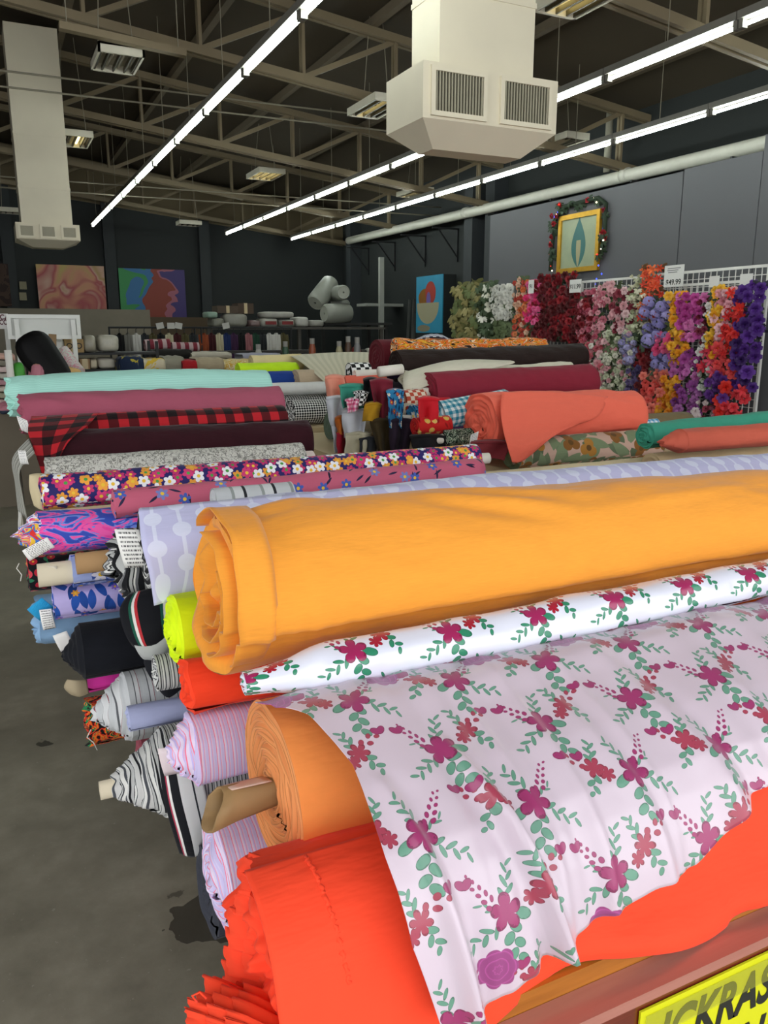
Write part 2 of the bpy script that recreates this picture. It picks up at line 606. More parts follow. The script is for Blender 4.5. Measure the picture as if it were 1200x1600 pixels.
def troffer(px, py, Y, lit, lab, w=0.62, d=1.2, h=0.08):
    w, d = w * 0.66, d * 0.62
    p = atY(px, py, Y)
    t_ = thing('troffer_light', lab, 'ceiling light', p, 'square ceiling lights')
    f = MB()
    x, y, z = p
    f.b2((x - w / 2, y - d / 2, z), (x - w / 2 + 0.02, y + d / 2, z + h)).b2((x + w / 2 - 0.02, y - d / 2, z), (x + w / 2, y + d / 2, z + h))
    f.b2((x - w / 2, y - d / 2, z), (x + w / 2, y - d / 2 + 0.03, z + h)).b2((x - w / 2, y + d / 2 - 0.03, z), (x + w / 2, y + d / 2, z + h))
    f.b2((x - w / 2, y - d / 2, z + h - 0.015), (x + w / 2, y + d / 2, z + h))
    f.build('frame', M_TROF, t_)
    for k in range(4):
        xx = x - w / 2 + w * (k + 0.5) / 4
        MB().tube([(xx, y - d / 2 + 0.04, z + 0.06), (xx, y + d / 2 - 0.04, z + 0.06)], 0.018, 8).build('tube', M_WARM if (lit >> k) & 1 else M_DEAD, t_, smooth=True)
    for k in range(5):
        xx = x - w / 2 + w * k / 4
        xx = min(max(xx, x - w / 2 + 0.03), x + w / 2 - 0.03)
        MB().b2((xx - 0.008, y - d / 2 + 0.03, z + 0.005), (xx + 0.008, y + d / 2 - 0.03, z + 0.045)).build('louvre', M_LOUV, t_)
    for sx in (-1, 1):
        MB().tube([(x + sx * w * 0.4, y, z + h), (x + sx * w * 0.2, y, chord_z(x + sx * w * 0.2) + TD + 0.165)], 0.005, 5).build('hanger', M_CABLE, t_)


troffer(183, 100, 8.6, 0, 'unlit square louvred ceiling light near the big roof truss', 0.62, 1.0)
troffer(117, 222, 12.2, 4, 'square ceiling light with one lit tube beside the tall left duct', 0.6, 1.2)
troffer(415, 276, 14.0, 15, 'square ceiling light glowing yellow with all its tubes on', 0.7, 1.2)
troffer(588, 172, 9.0, 2, 'rectangular ceiling light with one bright tube beside the big duct', 0.6, 1.25)
troffer(648, 304, 13.6, 2, 'rectangular ceiling light with one bright tube above the tube row', 0.55, 1.25)
troffer(875, 226, 9.2, 0, 'unlit rectangular ceiling light to the side of the big duct', 0.55, 1.2)
troffer(915, -2, 5.2, 6, 'ceiling light cut off by the top of the picture', 0.6, 1.2)
troffer(295, 352, 17.5, 0, 'small unlit ceiling light in front of the dark back wall', 0.7, 0.6)
troffer(20, 333, 17.5, 0, 'small unlit ceiling light behind the tall left duct', 0.7, 0.6)
# an unlit batten hanging by wires near the top of the picture
a, b = atY(92, 40, 8.2), atY(290, 84, 8.2)
t_ = thing('hanging_batten', 'long unlit ceiling batten hanging under the first truss', 'ceiling light', a)
MB().bar(a, b, 0.09, 0.06).build('housing', M_STEEL, t_)
for p in (a, b):
    q = p + (a + b - 2 * p) * 0.06
    MB().tube([q, (q.x, q.y, chord_z(q.x) + TD + 0.165)], 0.005, 5).build('hanger', M_CABLE, t_)

# evaporative air ducts
M_GRILLE = plain('#a39d87', 0.5, var=0.1)
M_DARKIN = plain('#3f3b30', 0.8)


def duct(lab, cx, cy, zbot, zbody, w, d, sw, sd, ztop, nv):
    """supply head with bevelled bottom, louvred registers on front face, square shaft up through the roof"""
    t_ = thing('air_duct', lab, 'air duct', (cx, cy, zbot), 'ceiling air ducts')
    MB().b2((cx - sw / 2, cy - sd / 2, zbody), (cx + sw / 2, cy + sd / 2, ztop)).build('shaft', M_DUCT, t_)
    for zz in (zbody + 0.42, zbody + 1.05):
        if zz < ztop:
            MB().b2((cx - sw / 2 - 0.006, cy - sd / 2 - 0.006, zz), (cx + sw / 2 + 0.006, cy + sd / 2 + 0.006, zz + 0.03)).build('seam', M_DUCT, t_)
    m = MB()
    x0, x1, y0, y1 = cx - w / 2, cx + w / 2, cy - d / 2, cy + d / 2
    zm = zbot + (zbody - zbot) * 0.30
    i = 0.32 * min(w, d)
    P = [(x0, y0, zbody), (x1, y0, zbody), (x1, y1, zbody), (x0, y1, zbody), (x0, y0, zm), (x1, y0, zm), (x1, y1, zm), (x0, y1, zm),
         (x0 + i, y0 + i, zbot), (x1 - i, y0 + i, zbot), (x1 - i, y1 - i, zbot), (x0 + i, y1 - i, zbot)]
    m.v = [Vector(p) for p in P]
    m.f = [(3, 2, 1, 0)[::-1], (0, 4, 5, 1), (1, 5, 6, 2), (2, 6, 7, 3), (3, 7, 4, 0), (4, 8, 9, 5), (5, 9, 10, 6), (6, 10, 11, 7), (7, 11, 8, 4), (8, 11, 10, 9)]
    m.build('supply_head', M_DUCT, t_)
    for side in ('front', 'flank'):
        span = w if side == 'front' else d
        gw = span * (0.80 / nv)
        for k in range(nv):
            c0 = -span / 2 + span * (k + 0.5) / nv
            g = zbody - zm
            za, zb = zm + g * 0.05, zbody - g * 0.07

            def pt(u, dep, z):
                return (cx + c0 + u, y0 - dep, z) if side == 'front' else (x0 - dep, cy + c0 + u, z)

            def bx(mb, ua, ub, da, db, a_, b_):
                p, q = pt(ua, da, a_), pt(ub, db, b_)
                return mb.b2([min(p[j], q[j]) for j in range(3)], [max(p[j], q[j]) for j in range(3)])
            if side == 'flank':
                continue
            fr = MB()
            h = gw / 2
            e = 0.028
            bx(fr, -h, h, 0, 0.02, zb - e, zb)
            bx(fr, -h, h, 0, 0.02, za, za + e)
            bx(fr, -h, -h + e, 0, 0.02, za + e, zb - e)
            bx(fr, h - e, h, 0, 0.02, za + e, zb - e)
            reg = fr.build('register', M_DUCT, t_)
            bx(MB(), -h + e, h - e, 0.001, 0.004, za + e, zb - e).build('register_back', M_DARKIN, reg)
            nl = 16
            for q in range(nl):
                u = -h + e + (2 * h - 2 * e) * (q + 0.5) / nl
                bx(MB(), u - 0.004, u + 0.004, 0.004, 0.015, za + e, zb - e).build('slat', M_GRILLE, reg)


pL, pR = atY(24, 352, 11.6), atY(124, 352, 11.6)
w = pR.x - pL.x
duct('tall pale air duct in front of the dark back wall', (pL.x + pR.x) / 2, 11.6 + 0.3, 2.66, 2.94, w, 0.6, w * 0.80, 0.5, chord_z(0.8) + TD, 3)
# the big head: front face from its corner pixels
pL, pR = atY(668, 130, 4.6), atY(866, 130, 4.6)
w = pR.x - pL.x + 0.06
duct('big white square air duct with two louvred registers', (pL.x + pR.x) / 2, 4.6 + 0.25, 2.72, 3.17, w, 0.50, w * 0.70, 0.36, chord_z(3) + TD, 2)

# white pipe along the side wall on black brackets
pp = [(7.95, y, 3.62 + 0.006 * (y - 6)) for y in np.linspace(2.0, 18.4, 12)]
t_ = thing('wall_pipe', 'long white drain pipe carried on black brackets above the partition', 'pipe', pp[0])
MB().tube(pp, 0.085, 14).build('pipe_run', plain('#cfcdbf', 0.45), t_, smooth=True)
for y in (8.9, 13.0):
    MB().tube([(7.95, y, 3.63 + 0.006 * (y - 6)), (7.95, y + 0.12, 3.63 + 0.006 * (y - 6))], 0.094, 14).build('collar', plain('#cfcdbf', 0.45), t_, smooth=True)
o = MB().tube([(7.95, 9.35, 3.75), (7.95, 9.35, 4.6)], 0.05, 10).build('downpipe', plain('#a9a593', 0.5), smooth=True)
tag(o, 'vertical pipe dropping from the roof to the long white pipe', 'pipe')
for k, y in enumerate((7.0, 8.6, 10.3, 12.0, 13.9, 15.2, 16.6, 18.0)):
    m = MB().bar((WXR, y, 3.50), (7.72, y, 3.50), 0.03, 0.03).bar((WXR - 0.02, y, 3.50), (WXR - 0.02, y, 2.9), 0.03, 0.03).bar((7.85, y, 3.49), (WXR - 0.02, y, 2.98), 0.025, 0.025)
    o = m.build('pipe_bracket', M_BLACK)
    tag(o, '%s black triangular bracket from the back wall under the white pipe' % ('eighth', 'seventh', 'sixth', 'fifth', 'fourth', 'third', 'second', 'first')[k], 'bracket', 'pipe brackets')

# ---------------------------------------------------------------- fabric roll builder
M_KRAFT = plain('#b08a5e', 0.8, var=0.1, scale=14)
M_PAPERTUBE = plain('#d9cdb4', 0.8, var=0.06, scale=14)


def tag_mat():
    t = NT('printed_tag')
    x, y, _ = t.xy(t.uv())
    row = t.m('FRACT', t.m('MULTIPLY', y, 9.0))
    line = t.m('LESS_THAN', row, 0.45)
    ch = t.noise(t.comb(t.m('MULTIPLY', x, 26.0), t.m('FLOOR', t.m('MULTIPLY', y, 9.0))), 1.0, 0.0, dim='2D')
    ink = t.m('MULTIPLY', line, t.m('GREATER_THAN', ch, 0.47))
    ink = t.m('MULTIPLY', ink, t.m('LESS_THAN', t.m('ABSOLUTE', t.m('SUBTRACT', x, 0.5)), 0.38))
    return t.out(t.mix(ink, srgb('#f4f2ee'), srgb('#3a3a3c')), 0.5)


M_TAG = tag_mat()


def card(name, c, u, v, mat, parent, bend=0.1, n=6, thick=0.0015):
    """a slightly curled paper card: centre c, half-axes u (across) and v (down)"""
    c, u, v = Vector(c), Vector(u), Vector(v)
    nrm = u.cross(v).normalized()
    mb = MB()
    uv = []

    def fn(i, j):
        a, b = i / (n - 1) * 2 - 1, j / (n - 1) * 2 - 1
        uv.append(((a + 1) / 2, (1 - b) / 2))
        return c + u * a + v * b + nrm * (bend * v.length * (b * b + 0.5 * a * b))
    mb.grid(fn, n, n)
    return mb.build(name, mat, parent, smooth=True, uv=uv, solid=thick)


def nz(x, y=0.0, z=0.0):
    return noise.noise(Vector((x, y, z)))


def roll(label, p0, p1, r, mat, r1=None, endmat=None, layers=8, cone=0.0, amp=0.005, core=None, sq=0.10, wr=0.004,
         creases=(), nl=None, nc=40, step=0.05, seed=0, group='fabric rolls on the near stand', sag=0.0, name='fabric_roll',
         cat='fabric roll', hole=None, step_at=2.2, lump=0.03, tagat=None, right=True, endn=44, ruffle=0.0, prof=None, rfq=1.3, lips=()):
    """A bolt of cloth rolled round an axis p0->p1. theta 0 is on top, pi/2 faces -Y."""
    rnd = random.Random(seed * 7 + int(abs(p0[1]) * 1000))
    so = rnd.uniform(0, 50)
    p0, p1 = Vector(p0), Vector(p1)
    ax = (p1 - p0)
    L = ax.length
    ax.normalize()
    yv = Vector((0, 0, 1)).cross(ax).normalized()
    zv = ax.cross(yv)
    r1 = r if r1 is None else r1
    nl = nl or max(14, int(L / 0.035))
    base = p0 - zv * r
    t_ = thing(name, label, cat, base, group)

    def rad(x, th):
        tt = x / L
        k = prof(tt) if prof else 1.0
        rr = (r + (r1 - r) * tt) * k
        a = (th - step_at) % (2 * math.pi)
        rr *= 1 - step * 0.5 + step * a / (2 * math.pi)
        rr += lump * rr * nz(x * 3 + so, math.sin(th) * 1.3, math.cos(th) * 1.3 + so)
        w = nz(x * 9 + so, th * rr * 22, so)
        w2 = nz(x * 3.1 + th * rr * 6 + so, th * rr * 9 - x * 4, 3.3 + so)
        rr += wr * (abs(w2) * 1.6 - 0.5 + w * 0.6)
        arc = ((th + math.pi) % (2 * math.pi) - math.pi) * r
        for (xa, ta, xb, tb, am, wd) in creases:
            ya, yb = ta * r, tb * r
            dx, dy = xb - xa, yb - ya
            l2 = dx * dx + dy * dy
            q = max(0, min(1, ((x - xa) * dx + (arc - ya) * dy) / l2))
            d2 = (x - xa - q * dx) ** 2 + (arc - ya - q * dy) ** 2
            rr += 1.1 * am * math.exp(-d2 / (wd * wd)) * math.sin(math.pi * min(1, q * 0.9 + 0.08))
        return rr

    def place(x, th, rr):
        y, z = -rr * math.sin(th), rr * math.cos(th)
        if z < 0:
            z *= 1 - sq
        y *= 1 + sq * 0.35
        return p0 + ax * x + yv * y + zv * (z - sag * math.sin(math.pi * x / L))
    mb, uv = MB(), []
    ths = [2 * math.pi * k / nc + step_at + 1e-3 for k in range(nc + 1)]
    R0 = [rad(0.0, th) for th in ths]
    for j in range(nl + 1):
        # cloth edge rounds in a little at the ends
        x = L * j / nl
        e = 1.0
        for i, th in enumerate(ths):
            rr = R0[i] if j == 0 else rad(x, th)
            if ruffle:
                f = max(0.0, 1 - x / 0.16)
                rr += ruffle * f * nz(th * rfq + so, x * 9, so)
                xx = x + ruffle * 1.5 * f * nz(th * rfq * 1.2, so, x * 6)
            else:
                xx = x
            mb.v.append(place(xx, th, rr))
            uv.append((x, (th - step_at) * r))
    w = nc + 1
    for j in range(nl):
        for i in range(nc):
            mb.f.append((j * w + i, j * w + i + 1, (j + 1) * w + i + 1, (j + 1) * w + i))
    if right:
        # closed far end
        b = len(mb.v)
        mb.v.append(place(L + 0.002, 0, 0))
        uv.append((L, 0))
        for i in range(nc):
            mb.f.append((nl * w + i, nl * w + i + 1, b))
    body = mb.build('wrap', mat, t_, smooth=True, uv=uv)
    # layered spiral end
    hr = hole if hole is not None else (core[1] if core else 0.12 * r)
    nr = max(4, layers * 4)
    mb, uv = MB(), []
    for j in range(nr + 1):
        q = j / nr
        rho = 1 - q * (1 - hr / r)
        for i, th in enumerate(ths):
            ph = rho * layers * (1 - hr / r) + th / (2 * math.pi)
            fl = math.floor(ph)
            fr = ph - fl
            tri = 1 - abs(fr * 2 - 1)
            jit = nz(fl * 3.7 + so, math.cos(th) * 1.2, math.sin(th) * 1.2)
            dep = amp * (tri - 0.5) + amp * 1.6 * jit + cone * q
            dep *= min(1.0, q * nr / 3.0)
            if ruffle:
                dep += ruffle * 1.1 * nz(th * rfq * 1.3, rho * 5 + so, 2.0) * min(1, q * 5)
                x0 = ruffle * 1.5 * nz(th * rfq * 1.2, so, 0.0) * (1 - q)
                rr = (R0[i] + ruffle * nz(th * rfq + so, 0, so) * (1 - q)) * rho
            else:
                x0, rr = 0.0, R0[i] * rho
            mb.v.append(place(x0 - dep, th, rr + 0.25 * amp * nz(fl, th * 3, so)))
            uv.append((rho * r + fl * 0.003, th * r * 0.3))
    for j in range(nr):
        for i in range(nc):
            mb.f.append((j * w + i, (j + 1) * w + i, (j + 1) * w + i + 1, j * w + i + 1))
    b = len(mb.v)
    mb.v.append(place(-cone + 0.02, 0, 0))
    uv.append((0, 0))
    for i in range(nc):
        mb.f.append((nr * w + i + 1, nr * w + i, b))
    mb.build('layered_end', endmat or mat, t_, smooth=True, uv=uv)
    for (ta, tb, xo, wd, dr) in lips:
        mb, uv = MB(), []
        nn = 40

        def lf(i, j):
            th = ta + (tb - ta) * i / (nn - 1)
            f = j / 5
            x = xo + wd * f + 0.008 * nz(th * 2 + so, j * 0.3, dr * 50) - 0.012 * abs(nz(th * 1.1, so)) * (1 - f)
            rr = rad(max(0.0, x), th) + (dr * (1 - f) ** 0.5 - 0.004 * f if dr > 0 else dr) + 0.008 * (1 - f) * nz(th * 2.2 + so, 4.0, dr * 30) - (0.004 if i in (0, nn - 1) else 0)
            uv.append((x, th * r))
            return place(x, th, rr)
        mb.grid(lf, nn, 6)
        mb.build('loose_layer', mat, t_, smooth=True, uv=uv, solid=0.003)
    if core:
        ln, cr, cm = core[:3]
        n = 18
        M = Matrix((ax, yv, zv)).transposed().to_4x4()
        M = Matrix.Translation(p0) @ M @ Matrix.Rotation(math.radians(90), 4, 'Y')
        # local z of lathe now along +axis
        wl = cr * 0.86
        MB().lathe([(wl, 0.04), (wl, -ln - cone), (cr, -ln - cone), (cr, 0.04)], n, M).build('core_tube', cm, t_, smooth=True)
    if tagat:
        for (th, x, wd, ht) in tagat:
            rr = rad(x, th) + 0.006
            c = place(x, th, rr)
            down = (place(x, th + 0.05, rr) - c).normalized()
            card('price_tag', c, ax * wd / 2, down * ht / 2, M_TAG, t_, bend=0.15)
    return t_


def sheet(name, pts, mat, parent=None, ups=4, thick=0.003, uvscale=None, smooth=True):
    """cloth sheet from a coarse grid of control points [row][col], Catmull-Rom smoothed"""
    G = [[Vector(p) for p in row] for row in pts]

    def cr(P, n):
        out = []
        m = len(P)
        for k in range((m - 1) * n + 1):
            i, f = divmod(k, n)
            f /= n
            if i >= m - 1:
                i, f = m - 2, 1.0
            a, b, c, d = P[max(i - 1, 0)], P[i], P[i + 1], P[min(i + 2, m - 1)]
            out.append(0.5 * ((2 * b) + (c - a) * f + (2 * a - 5 * b + 4 * c - d) * f * f + (3 * b - a - 3 * c + d) * f ** 3))
        return out
    G = [cr(r, ups) for r in G]
    cols = [cr([r[i] for r in G], ups) for i in range(len(G[0]))]
    nv, nu = len(cols[0]), len(cols)
    mb, uv = MB(), []
    va = [0.0]
    mid = nu // 2
    for j in range(1, nv):
        va.append(va[-1] + (cols[mid][j] - cols[mid][j - 1]).length)
    ua = [0.0]
    mj = nv // 2
    for i in range(1, nu):
        ua.append(ua[-1] + (cols[i][mj] - cols[i - 1][mj]).length)
    mb.grid(lambda i, j: (uv.append((ua[i], va[j])), cols[i][j])[1], nu, nv)
    return mb.build(name, mat, parent, smooth=smooth, uv=uv, solid=thick)

# ---------------------------------------------------------------- printed cloths
def satin_print(name, ground, leaf, mag, red, rose, rough, alpha=1.0):
    t = NT(name)
    uv = t.uv()
    W, H = 0.205, 0.27
    x, y, _ = t.xy(uv)
    tx = t.m('MULTIPLY', t.m('FRACT', t.m('DIVIDE', x, W)), W)
    ty = t.m('MULTIPLY', t.m('FRACT', t.m('DIVIDE', y, H)), H)
    els = {'leaf': [], 'mag': [], 'red': []}
    flo = {'mag': [], 'red': []}

    def E(k, cx, cy, rot, rx, ry):
        els[k].append((cx, cy, rot, rx, ry))

    def branch(k, x, y, ang, ln, n, rx, ry, spread=0.9, off=0.0055, taper=0.35):
        for q in range(n):
            f = (q + 0.6) / n
            sd = 1 if q % 2 else -1
            px, py = x + math.cos(ang) * ln * f, y + math.sin(ang) * ln * f
            z = 1 - taper * f
            E(k, px - math.sin(ang) * off * sd * z, py + math.cos(ang) * off * sd * z, ang + sd * spread, rx * z, ry * z)

    def motif(cx, cy, s):
        A = (lambda a: a) if s > 0 else (lambda a: math.pi - a)
        flo['mag'].append((cx, cy, 0.3 * s, 0.0280, 5))
        branch('leaf', cx - s * 0.004, cy + 0.018, A(1.75), 0.060, 5, 0.0115, 0.0076, 0.8, 0.0075, 0.1)
        branch('leaf', cx + s * 0.018, cy + 0.014, A(0.55), 0.062, 6, 0.0120, 0.0044, 0.75, 0.006)
        branch('leaf', cx - s * 0.002, cy - 0.018, A(-1.95), 0.056, 6, 0.0120, 0.0042, 0.7, 0.006)
        E('leaf', cx - s * 0.030, cy + 0.010, A(-0.4), 0.0150, 0.0088)
        branch('mag', cx + s * 0.020, cy - 0.014, A(-0.95), 0.062, 10, 0.0058, 0.0042, 0.5, 0.0066, 0.55)
        branch('leaf', cx + s * 0.020, cy - 0.010, A(-0.45), 0.030, 3, 0.0095, 0.0028, 0.5, 0.003)
        rx_, ry_ = cx - s * 0.066, cy - 0.026
        flo['red'].append((rx_, ry_, 0.2, 0.0195, 6))
        flo['red'].append((rx_ + s * 0.017, ry_ + 0.017, 0.8, 0.0140, 6))
        branch('red', rx_ - s * 0.010, ry_ - 0.010, A(3.7), 0.038, 4, 0.0064, 0.0050, 0.5, 0.0065, 0.2)
        branch('leaf', rx_ + s * 0.004, ry_ - 0.012, A(-1.2), 0.040, 5, 0.0110, 0.0044, 0.8, 0.005)
        branch('leaf', rx_ - s * 0.008, ry_ + 0.012, A(2.1), 0.040, 4, 0.0105, 0.0060, 0.8, 0.006)
        for d in (0.0, 0.032):
            E('mag', cx + s * 0.090 + d - 0.0045, cy - 0.060 + d * 0.2, 0.7, 0.0098, 0.0066)
            E('mag', cx + s * 0.090 + d + 0.0045, cy - 0.060 + d * 0.2, 2.3, 0.0098, 0.0066)
    motif(0.10, 0.085, 1)
    motif(0.10 + W / 2, 0.085 + H / 2, -1)

    def wraps(cx, cy, r):
        out = []
        for ox in (-W, 0, W):
            for oy in (-H, 0, H):
                a, b = (cx % W) + ox, (cy % H) + oy
                if -r < a < W + r and -r < b < H + r:
                    out.append((a, b))
        return out
    col = ground
    masks = {}
    for k in ('leaf', 'red', 'mag'):
        # one long chain (the running minimum rides along in z) keeps the shader's stack small
        acc = 9.0
        items = [(e, wp, 0) for e in els[k] for wp in wraps(e[0], e[1], max(e[3], e[4]))]
        items += [((cx, cy, rot, R, R), wp, n) for (cx, cy, rot, R, n) in flo.get(k, []) for wp in wraps(cx, cy, R)]
        for (cx, cy, rot, rx, ry), (a, b), n in items:
            v = t.n('ShaderNodeMapping', {'Vector': t.comb(tx, ty, acc), 'Location': (a, b, 0), 'Rotation': (0, 0, rot), 'Scale': (rx, ry, 1)}, vector_type='TEXTURE').outputs[0]
            if n:
                vx, vy, vz = t.xy(v)
                an = t.m('POWER', t.m('ABSOLUTE', t.m('COSINE', t.m('MULTIPLY', t.m('ARCTAN2', vy, vx), n / 2.0))), 0.55)
                d = t.m('DIVIDE', t.vm('LENGTH', t.comb(vx, vy)), t.m('MULTIPLY_ADD', an, 0.62, 0.40))
            else:
                d = t.vm('LENGTH', t.vm('MULTIPLY', v, (1, 1, 0)))
            acc = t.m('MINIMUM', acc, d)
        masks[k] = acc
    tone = t.noise(uv, 160.0, 2.0, dim='2D')
    cc = srgb(ground)
    for k, h in (('leaf', leaf), ('red', red), ('mag', mag)):
        c = srgb(h)
        dk = tuple(q * 0.6 for q in c[:3]) + (1,)
        f = t.m('LESS_THAN', masks[k], 1.0)
        inner = t.mix(t.m('GREATER_THAN', t.m('ADD', masks[k], t.m('MULTIPLY', tone, 0.5)), 1.12), c, dk)
        cc = t.mix(f, cc, inner)
    # border rows of large roses
    H2 = 0.545
    ry = t.m('MULTIPLY', t.m('FRACT', t.m('DIVIDE', t.m('ADD', y, 0.02), H2)), H2)
    rxx = t.m('MULTIPLY', t.m('FRACT', t.m('ADD', t.m('DIVIDE', x, W), 0.62)), W)
    v = t.n('ShaderNodeMapping', {'Vector': t.comb(rxx, ry), 'Location': (W / 2, 0.045, 0), 'Scale': (0.032, 0.032, 1)}, vector_type='TEXTURE').outputs[0]
    vx, vy, _ = t.xy(v)
    an = t.m('ABSOLUTE', t.m('COSINE', t.m('MULTIPLY', t.m('ARCTAN2', vy, vx), 3.5)))
    d = t.m('DIVIDE', t.vm('LENGTH', v), t.m('MULTIPLY_ADD', an, 0.2, 0.85))
    rc = t.ramp(t.m('FRACT', t.m('ADD', t.m('MULTIPLY', d, 3.0), t.m('MULTIPLY', an, 0.4))), [(0, srgb(rose)), (0.75, srgb(rose)), (0.95, tuple(min(1, q * 1.5) for q in srgb(rose)[:3]))])
    cc = t.mix(t.m('LESS_THAN', d, 1.0), cc, rc)
    w = t.noise(uv, 25.0, 3.0, dim='2D')
    t.out(cc, rough, bump=w, bstr=0.12, bdist=0.006)
    t.put(t.bsdf.inputs['Sheen Weight'], 0.2)
    t.put(t.bsdf.inputs['Specular IOR Level'], 0.6)
    t.put(t.bsdf.inputs['Alpha'], alpha)
    return t.mat


M_SATIN_FACE = satin_print('satin_floral_face', '#dfe0ee', '#2c8462', '#a01f58', '#a80e2c', '#942866', 0.26)
M_SATIN_BACK = satin_print('satin_floral_reverse', '#dccbd8', '#6a9f88', '#a63a70', '#ae445a', '#a04a86', 0.30, 0.88)


def print_daisy():
    t = NT('fabric_daisy_print')
    uv = t.uv()
    c = srgb('#2a2566')
    for sc, rad, off, cols, pet in ((27, 0.0180, (0.3, 0.1, 0), (('#c43570'), ('#e8a03c'), ('#c83a6c')), 6),
                                    (21, 0.0205, (0.0, 0.0, 0), (('#f2f3f6'), ('#d8407a'), ('#f2a743')), 5)):
        pm, cm, r1, r2 = vflower(t, uv, sc, pet, rad, 0.6, 0.75, off)
        fc = t.ramp(r1, [(0, srgb(cols[0])), (0.45, srgb(cols[1])), (0.75, srgb(cols[2]))], 'CONSTANT')
        c = t.mix(pm, c, fc)
        c = t.mix(cm, c, t.mix(t.m('GREATER_THAN', r2, 0.5), srgb('#4fa04a'), srgb('#f0c440')))
    return fab_finish(t, c, 0.7, wrinkle=0.2)


def print_scatter(name, ground, f1, f2, leaf, sc=16, rad=0.02, leafsc=20, ll=0.022, lw=0.007, pet=6, wrinkle=0.3, centre='#f0c440', rough=0.8):
    t = NT('fabric_' + name)
    uv = t.uv()
    c = srgb(ground)
    lm, lr = vleaf(t, uv, leafsc, ll, lw)
    c = t.mix(lm, c, t.mix(lr, srgb(leaf), tuple(q * 0.5 for q in srgb(leaf)[:3]) + (1,)))
    lm, lr = vleaf(t, uv, leafsc * 0.8, ll, lw, off=(0.37, 0.21, 0))
    c = t.mix(lm, c, srgb(leaf))
    pm, cm, r1, r2 = vflower(t, uv, sc, pet, rad, 0.5, 0.9, (0.11, 0.07, 0))
    c = t.mix(pm, c, t.mix(t.m('GREATER_THAN', r1, 0.5), srgb(f1), srgb(f2)))
    c = t.mix(cm, c, srgb(centre))
    return fab_finish(t, c, rough, wrinkle=wrinkle)


def print_beads():
    """vertical stems strung with pale discs, tone on tone"""
    t = NT('fabric_periwinkle_beads')
    x, y, _ = t.xy(t.uv())
    p = 0.062
    col = t.m('FLOOR', t.m('DIVIDE', x, p))
    odd = t.m('MODULO', col, 2.0)
    lx = t.m('SUBTRACT', t.m('FRACT', t.m('DIVIDE', x, p)), 0.5)
    q = 0.085
    ly = t.m('SUBTRACT', t.m('FRACT', t.m('ADD', t.m('DIVIDE', y, q), t.m('MULTIPLY', odd, 0.5))), 0.5)
    dx, dy = t.m('MULTIPLY', lx, p), t.m('MULTIPLY', ly, q)
    dd = t.vm('LENGTH', t.comb(dx, dy))
    disc = t.m('LESS_THAN', dd, 0.0215)
    stem = t.m('LESS_THAN', t.m('ABSOLUTE', dx), 0.0045)
    c = t.mix(t.m('MAXIMUM', disc, stem), srgb('#c9c9ec'), srgb('#dfe3fa'))
    return fab_finish(t, c, 0.75, wrinkle=0.25)


def print_plaid():
    return checks('#c0232c', '#1a0d10', '#5c1319', 0.045, name='buffalo_plaid')


def print_noise(name, stops, sc, stretch=(1, 1, 1), dist=1.5, interp='CONSTANT', rough=0.8):
    t = NT('fabric_' + name)
    v = t.n('ShaderNodeMapping', {'Vector': t.uv(), 'Scale': stretch}).outputs[0]
    nd = t.n('ShaderNodeTexNoise', {'Vector': v, 'Scale': sc, 'Detail': 2.0, 'Distortion': dist}, noise_dimensions='2D').outputs[0]
    return fab_finish(t, t.ramp(nd, [(p, srgb(h)) for p, h in stops], interp), rough)


M_DAISY = print_daisy()
M_BEADS = print_beads()
M_PLAID = print_plaid()
M_PINKFLOR = print_scatter('rose_pink_blue_flower', '#c9637c', '#4a63b8', '#7c86c4', '#2f2b4a', sc=11, rad=0.02, leafsc=13, ll=0.02, lw=0.004)
M_LILACLEAF = print_scatter('lilac_blue_leaf', '#c5b8ee', '#e8a03c', '#8a6bd0', '#2a58b4', sc=13, rad=0.012, leafsc=17, ll=0.034, lw=0.012)
M_BLUEFLOR = print_scatter('pale_blue_flower', '#a8b6ea', '#e6e2f2', '#5b76cf', '#4d6fd2', sc=12, rad=0.025, leafsc=15, ll=0.026, lw=0.009)
M_CHERRY = print_scatter('black_cherry', '#17151b', '#c3273a', '#e04a58', '#2f7d58', sc=24, rad=0.012, leafsc=22, ll=0.012, lw=0.006, pet=0)
M_PINKBLUE = print_noise('pink_blue_palm', [(0, '#3a52b8'), (0.42, '#6f8ee0'), (0.5, '#f25fae'), (0.62, '#ef4aa4'), (0.68, '#3f5cc4')], 9, (1, 2.2, 1), 3.0)
M_MULTI = print_noise('mixed_bright', [(0, '#2f3f9e'), (0.36, '#e6e3f4'), (0.44, '#d94a86'), (0.5, '#f0c33c'), (0.56, '#3f78d0'), (0.66, '#d8322f')], 26, (1, 1, 1), 3.0)
M_MEXI = print_noise('red_green_flowers', [(0, '#17140f'), (0.4, '#d5301f'), (0.5, '#f07a25'), (0.56, '#1f7d4c'), (0.66, '#151310')], 30, (1, 1, 1), 2.0)
M_LEO = print_noise('pale_leopard', [(0, '#8e8c86'), (0.42, '#d7d5cd'), (0.56, '#c9c7be'), (0.62, '#8a8880')], 70, (1, 1, 1), 0.8)
M_BWSTRIPE = stripes([(0, '#c9c9c7'), (0.32, '#17181d'), (0.44, '#b9bab9'), (0.60, '#2a2c33'), (0.66, '#dcdcd8'), (0.86, '#4c4f55')], 0.020, 0, 0.005, name='black_white_stripe')
M_GREYSTRIPE = stripes([(0, '#c6c8ca'), (0.45, '#5a5c60'), (0.52, '#d4d5d6'), (0.80, '#8f4a52'), (0.84, '#bfc1c3')], 0.036, 0, 0.003, name='grey_stripe')
